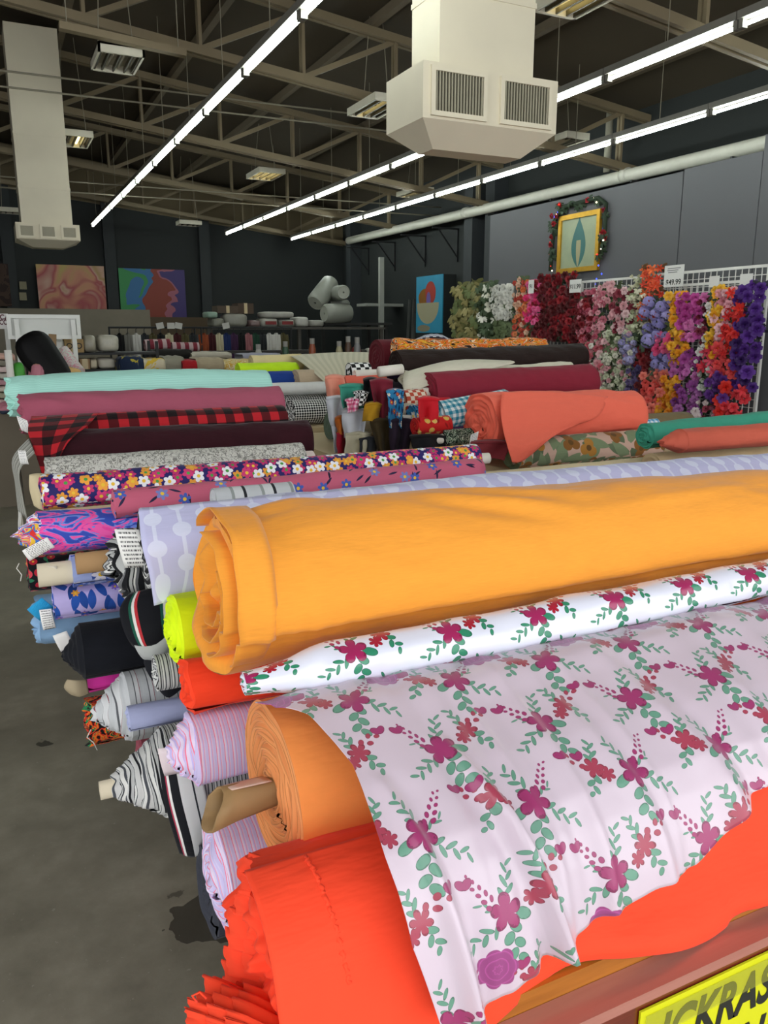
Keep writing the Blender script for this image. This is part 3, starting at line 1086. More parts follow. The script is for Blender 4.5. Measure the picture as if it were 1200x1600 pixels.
M_PINKSTRIPE = stripes([(0, '#d3c8f0'), (0.34, '#f77c98'), (0.42, '#eadcf4'), (0.66, '#cabdf0'), (0.80, '#f9a6b2'), (0.86, '#ddd2f4')], 0.017, 0, 0.008, name='pink_lilac_stripe')
M_BWEDGE = stripes([(0, '#15161a'), (0.22, '#b9bab8'), (0.42, '#1b1c20'), (0.50, '#e2e1dc'), (0.62, '#6c6d70'), (0.8, '#15161a')], 0.035, 0, 0.006, name='black_white_layers')
M_TRIM = stripes([(0, '#15161c'), (0.30, '#1d5a48'), (0.40, '#e9e6e2'), (0.50, '#c2353d'), (0.60, '#15161c')], 0.07, 0, name='tricolour_band')
M_ORANGE = fabric('#ee9c38', 0.9, 0.10, 0.25, 0.2, streak=0.75)
M_APRICOT = fabric('#f4924a', 0.9, 0.08, 0.25)
M_APRICOT_END = stripes([(0, '#e6955a'), (0.5, '#c27a44'), (0.58, '#ea9c60'), (0.85, '#cf8650')], 0.012, 0, 0.004, name='apricot_layers')
M_CORAL = fabric('#ff4a2a', 0.8, 0.05, 0.3, 0.05)
M_NEONRED = fabric('#ff4522', 0.8, 0.05, 0.4, 0.05)
M_YELLOW = fabric('#e2ff10', 0.75, 0.05, 0.5, 0.05)

# ---------------------------------------------------------------- near stand: wood bin with a ledge and a yellow sign
def wood_mat(name, ca, cb, rough=0.35, sc=1.0, coat=0.0):
    t = NT(name)
    v = t.n('ShaderNodeMapping', {'Vector': t.obj(), 'Scale': (1.2 * sc, 16 * sc, 16 * sc)}).outputs[0]
    a = t.noise(v, 1.6, 5.0, 0.6)
    c = t.ramp(a, [(0.3, srgb(ca)), (0.7, srgb(cb))])
    t.out(c, rough, bump=a, bstr=0.08)
    t.put(t.bsdf.inputs['Coat Weight'], coat)
    t.put(t.bsdf.inputs['Coat Roughness'], 0.12)
    return t.mat


M_WOOD_RED = wood_mat('varnished_red_wood', '#5e1f12', '#8a3420', 0.3, 1.0, 0.6)
M_WOOD_PINK = wood_mat('ledge_red_wood', '#a8695c', '#b87a6c', 0.25, 0.8, 0.7)
M_WOOD_ORANGE = wood_mat('honey_wood', '#8a4f14', '#b87228', 0.4)
ZLG = 0.56
yb = atZ(980, 1516, ZLG).y
yf = atZ(980, 1565, ZLG).y
zf = 0.0
d_ = ray(1200, 1482)
p_ = atY(1200, 1482, yf)
zsign = p_.z
XB0, XB1 = 0.52, 3.6
stand = thing('fabric_stand', 'long varnished wooden stand stacked with the nearest fabric rolls', 'display stand', (XB0, yf, 0))
MB().b2((XB0, yf, ZLG - 0.02), (XB1, yb + 0.005, ZLG)).build('ledge', M_WOOD_PINK, stand)
MB().b2((XB0, yf + 0.002, 0.08), (XB1, yf + 0.03, ZLG - 0.021)).build('front_panel', M_WOOD_RED, stand)
MB().b2((XB0, yb + 0.006, ZLG - 0.02), (XB1, yb + 0.03, ZLG + 0.035)).build('rail', M_WOOD_ORANGE, stand)
MB().b2((XB0, yf + 0.031, 0.20), (XB1, 3.0, 0.225)).build('shelf', M_WOOD_ORANGE, stand)
for lx in (XB0 + 0.05, 2.0, XB1 - 0.05):
    for ly in (yf + 0.08, 2.95):
        MB().b2((lx - 0.035, ly - 0.035, 0), (lx + 0.035, ly + 0.035, 0.199)).build('leg', M_WOOD_RED, stand)
# yellow sign on the front panel
M_SIGN = plain('#d9d916', 0.35, var=0.06, scale=5)
M_INK = plain('#23241c', 0.5)
sx0 = atY(998, 1588, yf).x
sign = thing('sale_sign', 'yellow sign with black slanted lettering on the front of the wooden stand', 'sign', (sx0, yf, zsign - 0.3))
MB().b2((sx0, yf - 0.004, zsign - 0.30), (sx0 + 0.62, yf - 0.0002, zsign - 0.004)).build('sign_board', M_SIGN, sign)


def letters(txt, x, z, h, mat, parent, y, shear=0.22, squeeze=0.8, width=None):
    cu = bpy.data.curves.new('lettering', 'FONT')
    cu.body = txt
    cu.size = h * 1.38
    cu.shear = shear
    cu.offset = h * 0.045
    cu.extrude = 0.0004
    cu.space_character = 1.05
    cu.materials.append(mat)
    tmp = bpy.data.objects.new('lettering_source', cu)
    COL.objects.link(tmp)
    bpy.context.view_layer.update()
    me = bpy.data.meshes.new_from_object(tmp.evaluated_get(bpy.context.evaluated_depsgraph_get()))
    bpy.data.objects.remove(tmp)
    o = bpy.data.objects.new('lettering', me)
    link(o, parent)
    o.rotation_euler = (math.radians(90), 0, 0)
    o.scale = (squeeze, 1, 1)
    o.location = Vector((x, y, z)) - wloc(parent)
    return o


pa, pb = atY(1042, 1597, yf), atY(1200, 1508, yf)
letters('ICKRAS', sx0 + 0.042, zsign - 0.105, 0.078, M_INK, sign, yf - 0.0048, squeeze=0.72)
letters('KIN', sx0 + 0.165, zsign - 0.213, 0.078, M_INK, sign, yf - 0.0048, squeeze=0.72)
tt = NT('clear_tape')
tt.out(srgb('#b8b84a'), 0.15, Alpha=0.22)
MB().b2((sx0 + 0.01, yf - 0.0068, zsign - 0.062), (sx0 + 0.60, yf - 0.0062, zsign - 0.014)).build('clear_tape', tt.mat, sign)

# ---------------------------------------------------------------- rolls on the near stand
RX = 2.7


def X(px, py, Y):
    return atY(px, py, Y).x


# coral bolt lying along the front
red = roll('coral orange cloth bolt along the front rail with a ruffled frayed end', (0.29, 1.05, 0.655), (2.3, 1.05, 0.66), 0.135, M_CORAL, layers=6, amp=0.012,
           ruffle=0.022, rfq=2.6, hole=0.02, wr=0.004, lump=0.02, nl=90, nc=72, creases=[(0.10, 0.0, 0.10, 2.4, 0.007, 0.010), (0.19, 0.4, 0.17, 2.4, -0.006, 0.014), (0.30, 1.5, 0.42, 1.75, -0.008, 0.012)], step=0.02)
# its trailing frayed corner below the end
# gathered, frayed selvedge running down the open end
gp = [(0.315, 1.10, 0.775), (0.285, 1.09, 0.74), (0.262, 1.08, 0.69), (0.255, 1.07, 0.64), (0.248, 1.06, 0.60)] + [tuple(atY(a, b, y)) for a, b, y in ((338, 1535, 1.03), (312, 1562, 0.99), (306, 1600, 0.96), (310, 1650, 0.94))]
for q in range(3):
    mb, uv = MB(), []
    nn = 220

    def rf(i, j, q=q):
        f = i / (nn - 1) * (len(gp) - 1)
        a = min(int(f), len(gp) - 2)
        b = Vector(gp[a]).lerp(Vector(gp[a + 1]), f - a)
        w = j / 5
        rip = 0.008 * math.sin(i * (0.42 + 0.07 * q) + q * 2 + 2 * nz(i * 0.05, q)) + 0.016 * nz(i * 0.12, q * 3.0)
        uv.append((i * 0.01, w * 0.1))
        fray = 0.004 * random.Random(i * 3 + q).random() if j == 0 else 0
        return b + Vector((-0.012 + w * 0.11 + 0.022 * q - fray, rip * (1.2 - w) - 0.02 * q - 0.10 * w, rip * 0.6 * (1 - w) - 0.05 * w * w))
    mb.grid(rf, nn, 6)
    mb.build('gathered_edge', M_CORAL, red, smooth=True, uv=uv, solid=0.002)
for xs_ in (0.365, 0.50):
    mb = MB()
    pts = []
    for k in range(60):
        a = 0.10 + 1.35 * k / 59
        pts.append((xs_ + 0.0018 * math.sin(k * 2.3) + 0.012 * k / 59, 1.05 - 0.156 * math.sin(a) + 0.002 * math.sin(k * 5.1), 0.657 + 0.150 * math.cos(a)))
    mb.tube(pts, [0.0035 + 0.0015 * math.sin(k * 3.7) for k in range(60)], 6)
    mb.build('frayed_seam', M_CORAL, red, smooth=True)
# cloth of the coral bolt hanging over the rail and ledge
cols_ = []
zh = [(0.27, 0.47), (0.34, 0.45), (0.42, 0.46), (0.50, 0.50), (0.60, 0.565), (0.74, 0.60), (0.86, 0.592), (0.95, 0.575), (1.02, 0.565), (1.075, 0.566), (1.12, 0.580), (1.3, 0.582), (2.2, 0.58)]
rows_ = []
for k, (an_, f) in enumerate(((0.05, 0), (0.40, 0), (0.75, 0), (1.05, 0), (1.35, 0), (None, 0.35), (None, 0.75), (None, 1.0))):
    row = []
    for (x, z) in zh:
        if an_ is not None:
            row.append((x, 1.05 - 0.147 * math.sin(an_) * 1.05, 0.657 + 0.147 * math.cos(an_)))
        else:
            zt = 0.657 + 0.147 * math.cos(1.35)
            bul = 0.008 * math.sin(x * 17 + 1.0) * f
            y = 0.895 - 0.038 * min(1, f * 1.6) + bul
            if f > 0.7 and 0.75 < x:
                y -= 0.020
            row.append((x, y, zt + (z - zt) * f))
    rows_.append(row)
sheet('hanging_length', rows_, M_CORAL, red, 6, 0.004)

apr = roll('apricot orange roll with a brown paper core sticking out of its layered end', (0.39, 1.285, 0.775), (RX, 1.295, 0.775), 0.162, M_APRICOT, endmat=M_APRICOT_END,
           layers=15, amp=0.007, hole=0.03, nl=60, nc=64, lump=0.02, wr=0.003, step=0.03)
# flattened kraft paper core
n = 14


def corefn(i, j):
    a = 2 * math.pi * i / n
    f = j / 7
    x = 0.46 - 0.185 * f
    ry, rz = 0.020 + 0.010 * f, 0.020 + 0.001 * f
    k = 1.0 + 0.12 * math.sin(3 * a + f * 4)
    return (x + 0.02 * f * math.sin(a), 1.275 + ry * k * math.cos(a) - 0.01 * f, 0.782 + 0.004 * f + rz * k * math.sin(a) - (0.02 * f * f if math.sin(a) < -0.3 else 0))


M_KRAFTP = plain('#9a7a50', 0.7, var=0.2, scale=20)
MB().grid(corefn, n, 8, closeu=True).build('core_tube', M_KRAFTP, apr, smooth=True, solid=0.004)
card('tape_label', (0.34, 1.265, 0.812), (0.035, -0.004, 0.002), (0.004, -0.016, 0.003), plain('#d8b7a8', 0.3), apr, bend=0.05)

sat = roll('white satin roll printed with red and magenta flowers under the big orange roll', (0.35, 1.30, 0.985), (RX, 1.29, 1.012), 0.047, M_SATIN_FACE, r1=0.050, layers=3, amp=0.004, hole=0.006,
           wr=0.006, lump=0.06, nl=140, nc=36, creases=[(0.15 + 0.13 * k, 0.6, 0.12 + 0.13 * k, 1.9, -0.005, 0.012) for k in range(12)], name='floral_satin_roll', prof=lambda t: min(1.0, 0.45 + t * 8))
# the reverse of the satin draped over the front of the pile
prof_ = [(1.265, 0.962), (1.225, 0.966), (1.15, 0.952), (1.06, 0.924), (0.97, 0.885), (0.885, 0.822), (0.848, 0.74), (0.835, 0.66), (0.830, 0.575), (0.828, 0.50)]
pa_ = np.array(prof_)
sl = np.concatenate([[0], np.cumsum(np.hypot(*np.diff(pa_, axis=0).T))])


def profat(s):
    y = np.interp(s, sl, pa_[:, 0])
    z = np.interp(s, sl, pa_[:, 1])
    return y, z


def s_of_z(z):
    return float(np.interp(-z, -pa_[2:, 1], sl[2:]))


hp_ = [atY(a, b, 0.832) for a, b in ((660, 1603), (742, 1592), (800, 1545), (880, 1482), (898, 1465), (992, 1408), (1092, 1356), (1196, 1262))]
hem_x = [0.40] + [p.x for p in hp_] + [1.5, 2.4]
hem_z = [hp_[0].z] + [p.z for p in hp_] + [hp_[-1].z + 0.04] * 2
NU, NV = 260, 90
folds = [  # (x at top, x at hem, amplitude, width, start fraction)
    (0.58, 0.705, 0.034, 0.012, 0.30), (0.555, 0.68, -0.012, 0.018, 0.30), (0.445, 0.545, 0.030, 0.015, 0.38), (0.475, 0.575, -0.014, 0.020, 0.38), (0.86, 0.93, 0.010, 0.022, 0.10), (0.88, 0.96, -0.007, 0.02, 0.15), (1.02, 1.10, 0.014, 0.025, 0.08),
    (0.74, 0.78, -0.008, 0.02, 0.1), (1.06, 1.16, -0.010, 0.02, 0.12), (1.22, 1.28, 0.012, 0.03, 0.1), (1.42, 1.46, 0.010, 0.03, 0.1), (0.66, 0.66, 0.008, 0.016, 0.0), (0.70, 0.72, 0.008, 0.012, 0.0), (0.80, 0.81, 0.008, 0.012, 0.0), (0.93, 0.96, 0.007, 0.012, 0.0), (0.62, 0.60, -0.005, 0.012, 0.0)]
mb, uv = MB(), []
for j in range(NV):
    f = j / (NV - 1)
    for i in range(NU):
        g = i / (NU - 1)
        xl = float(np.interp(f, [0, 0.15, 0.35, 0.6, 0.8, 1.0], [0.36, 0.425, 0.455, 0.445, 0.455, 0.49]))
        x = xl + (2.4 - xl) * g ** 1.35
        se = s_of_z(float(np.interp(x, hem_x, hem_z)))
        s = f * se
        y, z = profat(s)
        sa, sb = max(0, s - 0.05), s + 0.05
        ya, za = profat(sa)
        yb_, zb_ = profat(sb)
        y = (ya + y + yb_) / 3 if s > 0.03 else y
        z = (za + z + zb_) / 3 if s > 0.03 else z
        ny, nzv = -(za - zb_), -(yb_ - ya)
        ln = math.hypot(ny, nzv) or 1
        ny, nzv = ny / ln, nzv / ln
        d = 0.006 + 0.016 * math.exp(-((s - 0.07) / 0.06) ** 2) * (0.4 + 0.6 * min(1, max(0, (x - 0.45) * 3)))
        for (xt, xh, am, wd, st) in folds:
            xc = xt + (xh - xt) * f
            k = max(0, (f - st) / (1 - st)) ** 0.7
            d += 1.3 * am * k * math.exp(-((x - xc) / wd) ** 2)
        # fine gathers near the crease
        d += 0.006 * math.exp(-(s / 0.10) ** 2) * math.sin(x * 95 + 2 * nz(x * 6)) * nz(x * 9, 3.0)
        d += 0.014 * nz(x * 5.5 + s * 2, s * 3.0, 7.7) + 0.004 * nz(x * 16, s * 4.0, 1.7)
        mb.v.append(Vector((x, y + ny * d, z + nzv * d)))
        uv.append((x, s))
for j in range(NV - 1):
    for i in range(NU - 1):
        mb.f.append((j * NU + i, (j + 1) * NU + i, (j + 1) * NU + i + 1, j * NU + i + 1))
dr = mb.build('draped_length', M_SATIN_BACK, sat, smooth=True, uv=uv, solid=0.0015)
tag(dr, 'pale pink reverse of the satin draped down over the pile')

big = roll('big mustard orange jersey roll with folded open end on top of the pile', (0.375, 1.535, 1.085), (RX, 1.54, 1.06), 0.170, M_ORANGE, r1=0.13, layers=3, amp=0.030, cone=-0.04, hole=0.03,
           nl=150, nc=80, wr=0.0035, lump=0.07, sq=0.06, step=0.10, step_at=1.9,
           creases=[(0.45, 0.1, 0.85, 0.75, 0.010, 0.014), (0.40, 0.2, 0.80, 0.95, -0.007, 0.016), (0.5, -0.1, 0.95, 0.5, 0.008, 0.018), (0.85, 0.75, 1.5, 0.45, 0.006, 0.014), (0.02, 0.0, 0.25, -0.1, 0.01, 0.02), (0.05, 0.2, 0.04, 2.6, 0.012, 0.018),
                    (0.09, 0.5, 0.12, 2.2, -0.006, 0.012), (0.15, 1.0, 0.14, 2.3, 0.004, 0.01), (0.70, 1.9, 0.95, 0.9, 0.004, 0.012), (0.2, 1.3, 0.22, 2.2, -0.004, 0.01)], ruffle=0.030, rfq=0.9, name='jersey_roll', lips=[(-0.9, 2.5, -0.012, 0.07, 0.005), (0.2, 3.0, -0.035, 0.10, -0.030), (0.9, 3.6, -0.030, 0.08, -0.062), (1.5, 4.4, -0.024, 0.07, -0.095)])
roll('neon orange red roll wedged under the open end of the mustard roll', (X(292, 1080, 1.62), 1.625, 0.848), (RX, 1.63, 0.85), 0.062, M_NEONRED, layers=4, amp=0.008, hole=0.02, ruffle=0.012, nl=60, step=0.1)
roll('pink and lilac striped roll below the neon orange red roll', (X(300, 1165, 1.62), 1.625, 0.70), (RX, 1.63, 0.70), 0.084, M_PINKSTRIPE, layers=8, cone=0.05, amp=0.008, hole=0.015, nl=50, nc=48)
roll('pink and lilac striped roll hanging low under the apricot roll', (X(345, 1375, 1.45), 1.47, 0.485), (RX, 1.47, 0.485), 0.125, M_PINKSTRIPE, layers=8, cone=0.02, amp=0.008, hole=0.02, nl=60, nc=48)
roll('neon yellow roll squeezed between the mustard roll and the lilac roll', (X(275, 975, 1.76), 1.77, 0.925), (RX, 1.77, 0.925), 0.088, M_YELLOW, layers=9, cone=0.02, amp=0.006, hole=0.02, nl=70, nc=56, wr=0.006)
peri = roll('lilac blue roll printed with strings of pale discs behind the mustard roll', (X(228, 870, 1.95), 1.955, 1.075), (RX + 0.3, 1.965, 1.05), 0.105, M_BEADS, layers=7, amp=0.006, hole=0.02, nl=90, nc=56,
            creases=[(0.3, 0.2, 0.9, 0.5, 0.005, 0.02)], endmat=M_BWEDGE, sag=-0.016)
xe = X(228, 870, 1.9) - 0.005
sheet('hanging_flap', [[(xe + 0.00, 1.93, 1.185), (xe + 0.12, 1.93, 1.187), (xe + 0.3, 1.93, 1.187), (xe + 0.6, 1.93, 1.187)],
                       [(xe - 0.01, 1.85, 1.12), (xe + 0.12, 1.84, 1.13), (xe + 0.3, 1.84, 1.13), (xe + 0.6, 1.84, 1.13)],
                       [(xe + 0.0, 1.835, 1.05), (xe + 0.12, 1.835, 1.05), (xe + 0.3, 1.835, 1.05), (xe + 0.6, 1.84, 1.05)],
                       [(xe + 0.005, 1.83, 0.975), (xe + 0.10, 1.83, 0.99), (xe + 0.3, 1.83, 1.02), (xe + 0.6, 1.84, 1.04)]], M_BEADS, peri, 6)
bwr = roll('black and white layered roll end with loops of grey cloth and a printed tag', (X(190, 860, 2.15), 2.16, 0.985), (RX, 2.16, 0.97), 0.10, M_BWEDGE, layers=5, amp=0.016, cone=0.03, hole=0.02, nl=50, nc=48, ruffle=0.01)
xg = X(215, 900, 2.0)
for k, (dx, dz, w_) in enumerate(((0.0, 0.0, 0.055), (0.02, -0.035, 0.05))):
    sheet('loose_loop', [[(xg - 0.02 + dx, 2.03, 0.945 + dz), (xg + 0.03 + dx, 2.02, 0.955 + dz), (xg + 0.12, 2.02, 0.96)],
                         [(xg - 0.05 + dx, 1.99, 0.92 + dz), (xg + 0.02 + dx, 1.98, 0.93 + dz), (xg + 0.12, 1.98, 0.94)],
                         [(xg - 0.045 + dx, 1.96, 0.87 + dz), (xg + 0.02 + dx, 1.94, 0.87 + dz), (xg + 0.10, 1.96, 0.90)],
                         [(xg - 0.02 + dx, 1.97, 0.825 + dz), (xg + 0.03 + dx, 1.95, 0.83 + dz), (xg + 0.10, 1.97, 0.86)],
                         [(xg + 0.01 + dx, 2.02, 0.84 + dz), (xg + 0.06 + dx, 2.0, 0.84 + dz), (xg + 0.12, 2.02, 0.87)]], (M_TRIM, fabric('#b8bab8'))[k], bwr, 5)
for k in range(2):
    sheet('loose_strip', [[(xg + 0.02 + 0.035 * k, 2.0, 0.85), (xg + 0.05 + 0.035 * k, 1.98, 0.85), (xg + 0.10 + 0.02 * k, 1.97, 0.85)],
                          [(xg + 0.00 + 0.035 * k, 1.99, 0.77), (xg + 0.04 + 0.035 * k, 1.965, 0.77), (xg + 0.09 + 0.02 * k, 1.965, 0.78)],
                          [(xg + 0.03 + 0.03 * k, 1.97, 0.70 + 0.05 * k), (xg + 0.05 + 0.03 * k, 1.955, 0.68 + 0.05 * k), (xg + 0.09 + 0.02 * k, 1.96, 0.70 + 0.06 * k)]], (fabric('#191a20'), M_TRIM)[k], bwr, 5)
tp = atY(206, 858, 2.0)
card('price_tag', tp, (0.028, -0.012, 0.0), (0.010, 0.0, -0.050), M_TAG, bwr, 0.1)

# smaller rolls whose ends show along the aisle
roll('plain black roll with a rounded end above the bright pink cloth', (X(128, 1020, 2.22), 2.23, 0.73), (RX, 2.23, 0.73), 0.082, fabric('#14161d', 0.9, 0.3), layers=6, cone=0.05, amp=0.004, hole=0.01)
roll('bright pink cloth roll showing under the black roll', (X(140, 1066, 2.25), 2.30, 0.625), (RX, 2.30, 0.62), 0.045, fabric('#ee3fb0'), layers=3, amp=0.01, hole=0.01, ruffle=0.012)
roll('grey striped roll with a telescoped end above the black and white cone', (X(200, 1095, 2.08), 2.12, 0.595), (RX, 2.12, 0.60), 0.098, M_GREYSTRIPE, layers=9, cone=0.09, amp=0.007, hole=0.015, nc=48)
roll('thin pale periwinkle roll lying against the grey striped roll', (X(200, 1110, 1.95), 1.955, 0.64), (RX, 1.955, 0.64), 0.034, fabric('#b3b9de'), layers=3, amp=0.004, hole=0.006)
roll('small black edged grey striped roll below the neon yellow roll', (X(245, 1057, 1.84), 1.86, 0.79), (RX, 1.86, 0.79), 0.045, M_BWSTRIPE, layers=4, amp=0.006, hole=0.01)
cone_ = roll('black and white striped roll telescoped into a long cone', (X(262, 1200, 1.80), 1.83, 0.535), (RX, 1.83, 0.535), 0.118, M_BWSTRIPE, layers=13, cone=0.125, amp=0.006, hole=0.026, nc=56, core=(0.03, 0.022, M_PAPERTUBE))
xs = X(255, 1210, 1.7)
sheet('hanging_fold', [[(xs + 0.00, 1.75, 0.64), (xs + 0.03, 1.73, 0.65), (xs + 0.08, 1.72, 0.66)],
                       [(xs + 0.00, 1.71, 0.55), (xs + 0.035, 1.69, 0.55), (xs + 0.09, 1.69, 0.56)],
                       [(xs + 0.015, 1.70, 0.46), (xs + 0.05, 1.68, 0.45), (xs + 0.10, 1.69, 0.46)],
                       [(xs + 0.03, 1.72, 0.39), (xs + 0.06, 1.70, 0.385), (xs + 0.10, 1.71, 0.40)]], stripes([(0, '#17181d'), (0.12, '#b03a52'), (0.16, '#e8e6e2'), (0.22, '#17181d'), (0.42, '#d6d7d6'), (0.70, '#2a2c33'), (0.74, '#d6d7d6')], 0.10, 0, name='trim_fold'), cone_, 6)
card('price_tag', atY(268, 1190, 1.68), (0.022, -0.01, 0.004), (0.006, 0.0, -0.034), plain('#e9d9dc', 0.5), cone_, 0.12)
roll('roll printed with small red and green flowers at the aisle edge', (X(140, 1118, 2.28), 2.33, 0.47), (RX, 2.33, 0.47), 0.075, M_MEXI, layers=6, amp=0.009, hole=0.02, ruffle=0.015)
roll('lilac roll printed with dark blue leaves above the black roll', (X(84, 945, 2.45), 2.46, 0.81), (RX, 2.46, 0.81), 0.053, M_LILACLEAF, layers=3, amp=0.004, hole=0.008)
roll('pale blue frayed cloth roll at the aisle edge below the cherry print', (X(62, 972, 2.62), 2.64, 0.70), (RX, 2.64, 0.70), 0.088, fabric('#8fb4d8', 0.9, 0.25), layers=6, amp=0.02, hole=0.02, ruffle=0.012)
roll('pale blue flowered roll with a wrapped paper core', (X(112, 898, 2.40), 2.40, 0.918), (RX, 2.40, 0.915), 0.050, M_BLUEFLOR, layers=3, amp=0.004, core=(0.09, 0.034, M_PAPERTUBE))
roll('black roll printed with red cherries', (X(44, 893, 2.60), 2.58, 0.872), (RX, 2.58, 0.87), 0.058, M_CHERRY, layers=3, amp=0.005, hole=0.01)
roll('lilac purple print roll with a brown cardboard core sticking out', (X(172, 852, 2.32), 2.31, 0.965), (RX, 2.31, 0.98), 0.040, print_scatter('purple_yellow', '#8a6bd0', '#5a2a9c', '#c8d23c', '#5a2a9c', sc=14, rad=0.03), layers=3, amp=0.004, core=(0.095, 0.030, M_KRAFT))
roll('pink and blue palm print roll with a bright mixed end', (X(62, 834, 2.5), 2.50, 1.01), (X(735, 760, 2.5), 2.50, 1.01), 0.066, M_PINKBLUE, endmat=M_MULTI, layers=4, amp=0.01, hole=0.012, cone=0.06, ruffle=0.012)
pf = roll('rose pink roll printed with blue flowers', (X(120, 790, 2.48) + 0.1, 2.44, 1.095), (X(748, 735, 2.46), 2.46, 1.10), 0.045, M_PINKFLOR, layers=3, amp=0.004, hole=0.01)
dz_ = roll('navy roll printed all over with white pink and orange daisies', (X(66, 775, 2.66), 2.665, 1.105), (X(742, 712, 2.66), 2.665, 1.105), 0.060, M_DAISY, layers=4, amp=0.005, hole=0.012, nl=60, core=(0.0, 0.012, M_PAPERTUBE))
MB().tube([(X(738, 712, 2.66), 2.665, 1.105), (X(764, 712, 2.66), 2.665, 1.105)], 0.022, 14).build('core_tube', plain('#e8e2d2', 0.7), dz_, smooth=True)
roll('pale grey striped roll peeking out above the lilac disc roll', (X(332, 770, 2.25), 2.245, 1.12), (X(455, 765, 2.25), 2.25, 1.12), 0.040, stripes([(0, '#c9ccce'), (0.5, '#9aa09c'), (0.6, '#d6d8d8'), (0.9, '#2a2c30')], 0.09, 0, name='pale_stripe'), layers=3, amp=0.004, hole=0.008)
# added filler rolls low down, mostly hidden; those below the daisies block light
for k, (yy, zz, rr, hx, nm) in enumerate(((1.22, 0.365, 0.13, '#b9a7d6', 'dull lilac roll on the shelf below the apricot roll'), (1.62, 0.335, 0.105, '#3a3c46', 'dark grey roll on the shelf below the striped rolls'), (1.98, 0.345, 0.115, '#7d7f86', 'mid grey roll on the shelf below the grey striped roll'),
                                         (2.36, 0.31, 0.085, '#9d4f5c', 'dull red roll on the shelf below the flowered rolls'), (2.66, 0.37, 0.14, '#4c6a86', 'slate blue filler roll added on the shelf at the far end of the near stand'), (2.52, 0.575, 0.075, '#7a6a58', 'brown filler roll added under the pale blue frayed cloth'),
                                         (2.80, 0.62, 0.11, '#5b4a6a', 'dull purple filler roll added behind the pale blue frayed cloth'), (2.72, 0.97, 0.07, '#d8c7a0', 'cream roll under the daisy roll'), (2.05, 0.80, 0.075, '#2b2d34', 'charcoal roll under the black and white layered roll'), (2.24, 0.865, 0.055, '#54565c', 'thin grey roll under the cardboard core'))):
    roll(nm, ((0.56 if k == 0 else 0.30) + 0.03 * (k % 3), yy, zz), (RX, yy, zz), rr, fabric(hx), layers=4, amp=0.006, hole=0.015, nl=20, nc=28)

# ---------------------------------------------------------------- tables further back
M_TABLE = plain('#c9b48c', 0.6, var=0.06, scale=3)


def table(label, x0, x1, y0, y1, z):
    t_ = thing('display_table', label, 'table', (x0, y0, 0), 'fabric tables')
    MB().b2((x0, y0, z - 0.04), (x1, y1, z)).build('table_top', M_TABLE, t_)
    MB().b2((x0 + 0.04, y0 + 0.03, z - 0.16), (x1 - 0.04, y0 + 0.055, z - 0.041)).build('apron', M_WOOD_RED, t_)
    MB().b2((x0 + 0.04, y0 + 0.06, z - 0.16), (x0 + 0.065, y1 - 0.04, z - 0.041)).build('apron', M_WOOD_RED, t_)
    for lx in (x0 + 0.1, x1 - 0.1):
        for ly in (y0 + 0.1, y1 - 0.1):
            MB().b2((lx - 0.03, ly - 0.03, 0), (lx + 0.03, ly + 0.03, z - 0.161)).build('leg', M_WOOD_RED, t_)
    return t_


G2 = 'fabric rolls on the second table'
table('wooden table under the mint and plaid fabric rolls', 0.30, 1.50, 3.28, 4.62, 0.72)
for k, (yy, hx, nm) in enumerate(((3.42, '#d9c4a0', 'cream roll on the second table below the pale leopard roll'), (3.645, '#e6d3cf', 'pale pink roll on the second table below the dark maroon roll'), (3.87, '#8c8f80', 'grey green roll on the second table below the plaid roll'),
                                  (4.095, '#6e5a48', 'brown roll on the second table below the mauve roll'), (4.32, '#b9b4a4', 'stone coloured roll on the second table below the mint roll'), (4.53, '#7d8c96', 'blue grey roll at the back of the second table'))):
    roll(nm, (0.16 + 0.02 * (k % 3), yy, 0.83), (1.46, yy, 0.83), 0.108, fabric(hx), layers=4, amp=0.006, hole=0.02, nl=24, nc=28, group=G2)
roll('pale grey leopard print roll in front of the dark maroon roll', (X(72, 738, 3.42), 3.42, 1.025), (X(470, 722, 3.42), 3.42, 1.02), 0.085, M_LEO, layers=4, amp=0.006, hole=0.02, nl=40, group=G2)
roll('dark maroon velvet roll below the red plaid cloth', (X(66, 705, 3.70), 3.69, 1.085), (X(478, 690, 3.70), 3.69, 1.075), 0.100, fabric('#330f18', 0.9, 0.3, 0.4, 0.08), layers=5, amp=0.008, hole=0.02, nl=50, nc=48, wr=0.006, ruffle=0.02, group=G2)
pl_ = roll('red and black buffalo plaid roll between the maroon and mauve rolls', (X(52, 680, 3.92), 3.90, 1.135), (X(440, 665, 3.92), 3.90, 1.14), 0.093, M_PLAID, layers=5, amp=0.008, hole=0.02, nl=50, nc=48, group=G2)
xq = X(48, 690, 3.6)
sheet('hanging_end', [[(xq + 0.02, 3.82, 1.23), (xq + 0.14, 3.82, 1.235), (xq + 0.30, 3.84, 1.235)], [(xq - 0.005, 3.66, 1.19), (xq + 0.10, 3.66, 1.192), (xq + 0.24, 3.70, 1.20)],
                      [(xq + 0.01, 3.58, 1.12), (xq + 0.07, 3.57, 1.12), (xq + 0.14, 3.58, 1.14)], [(xq + 0.03, 3.56, 1.02), (xq + 0.06, 3.56, 1.02), (xq + 0.08, 3.56, 1.03)]], M_PLAID, pl_, 6)
roll('mauve pink jersey roll above the plaid roll', (X(36, 648, 4.1), 4.10, 1.215), (X(436, 636, 4.1), 4.10, 1.21), 0.104, fabric('#a8566a', 0.88, 0.06), layers=5, amp=0.01, hole=0.02, nl=60, nc=56, wr=0.007, ruffle=0.02, group=G2,
     creases=[(0.15, 0.2, 0.5, 1.3, 0.006, 0.02), (0.02, 0.5, 0.3, 1.5, 0.006, 0.015)])
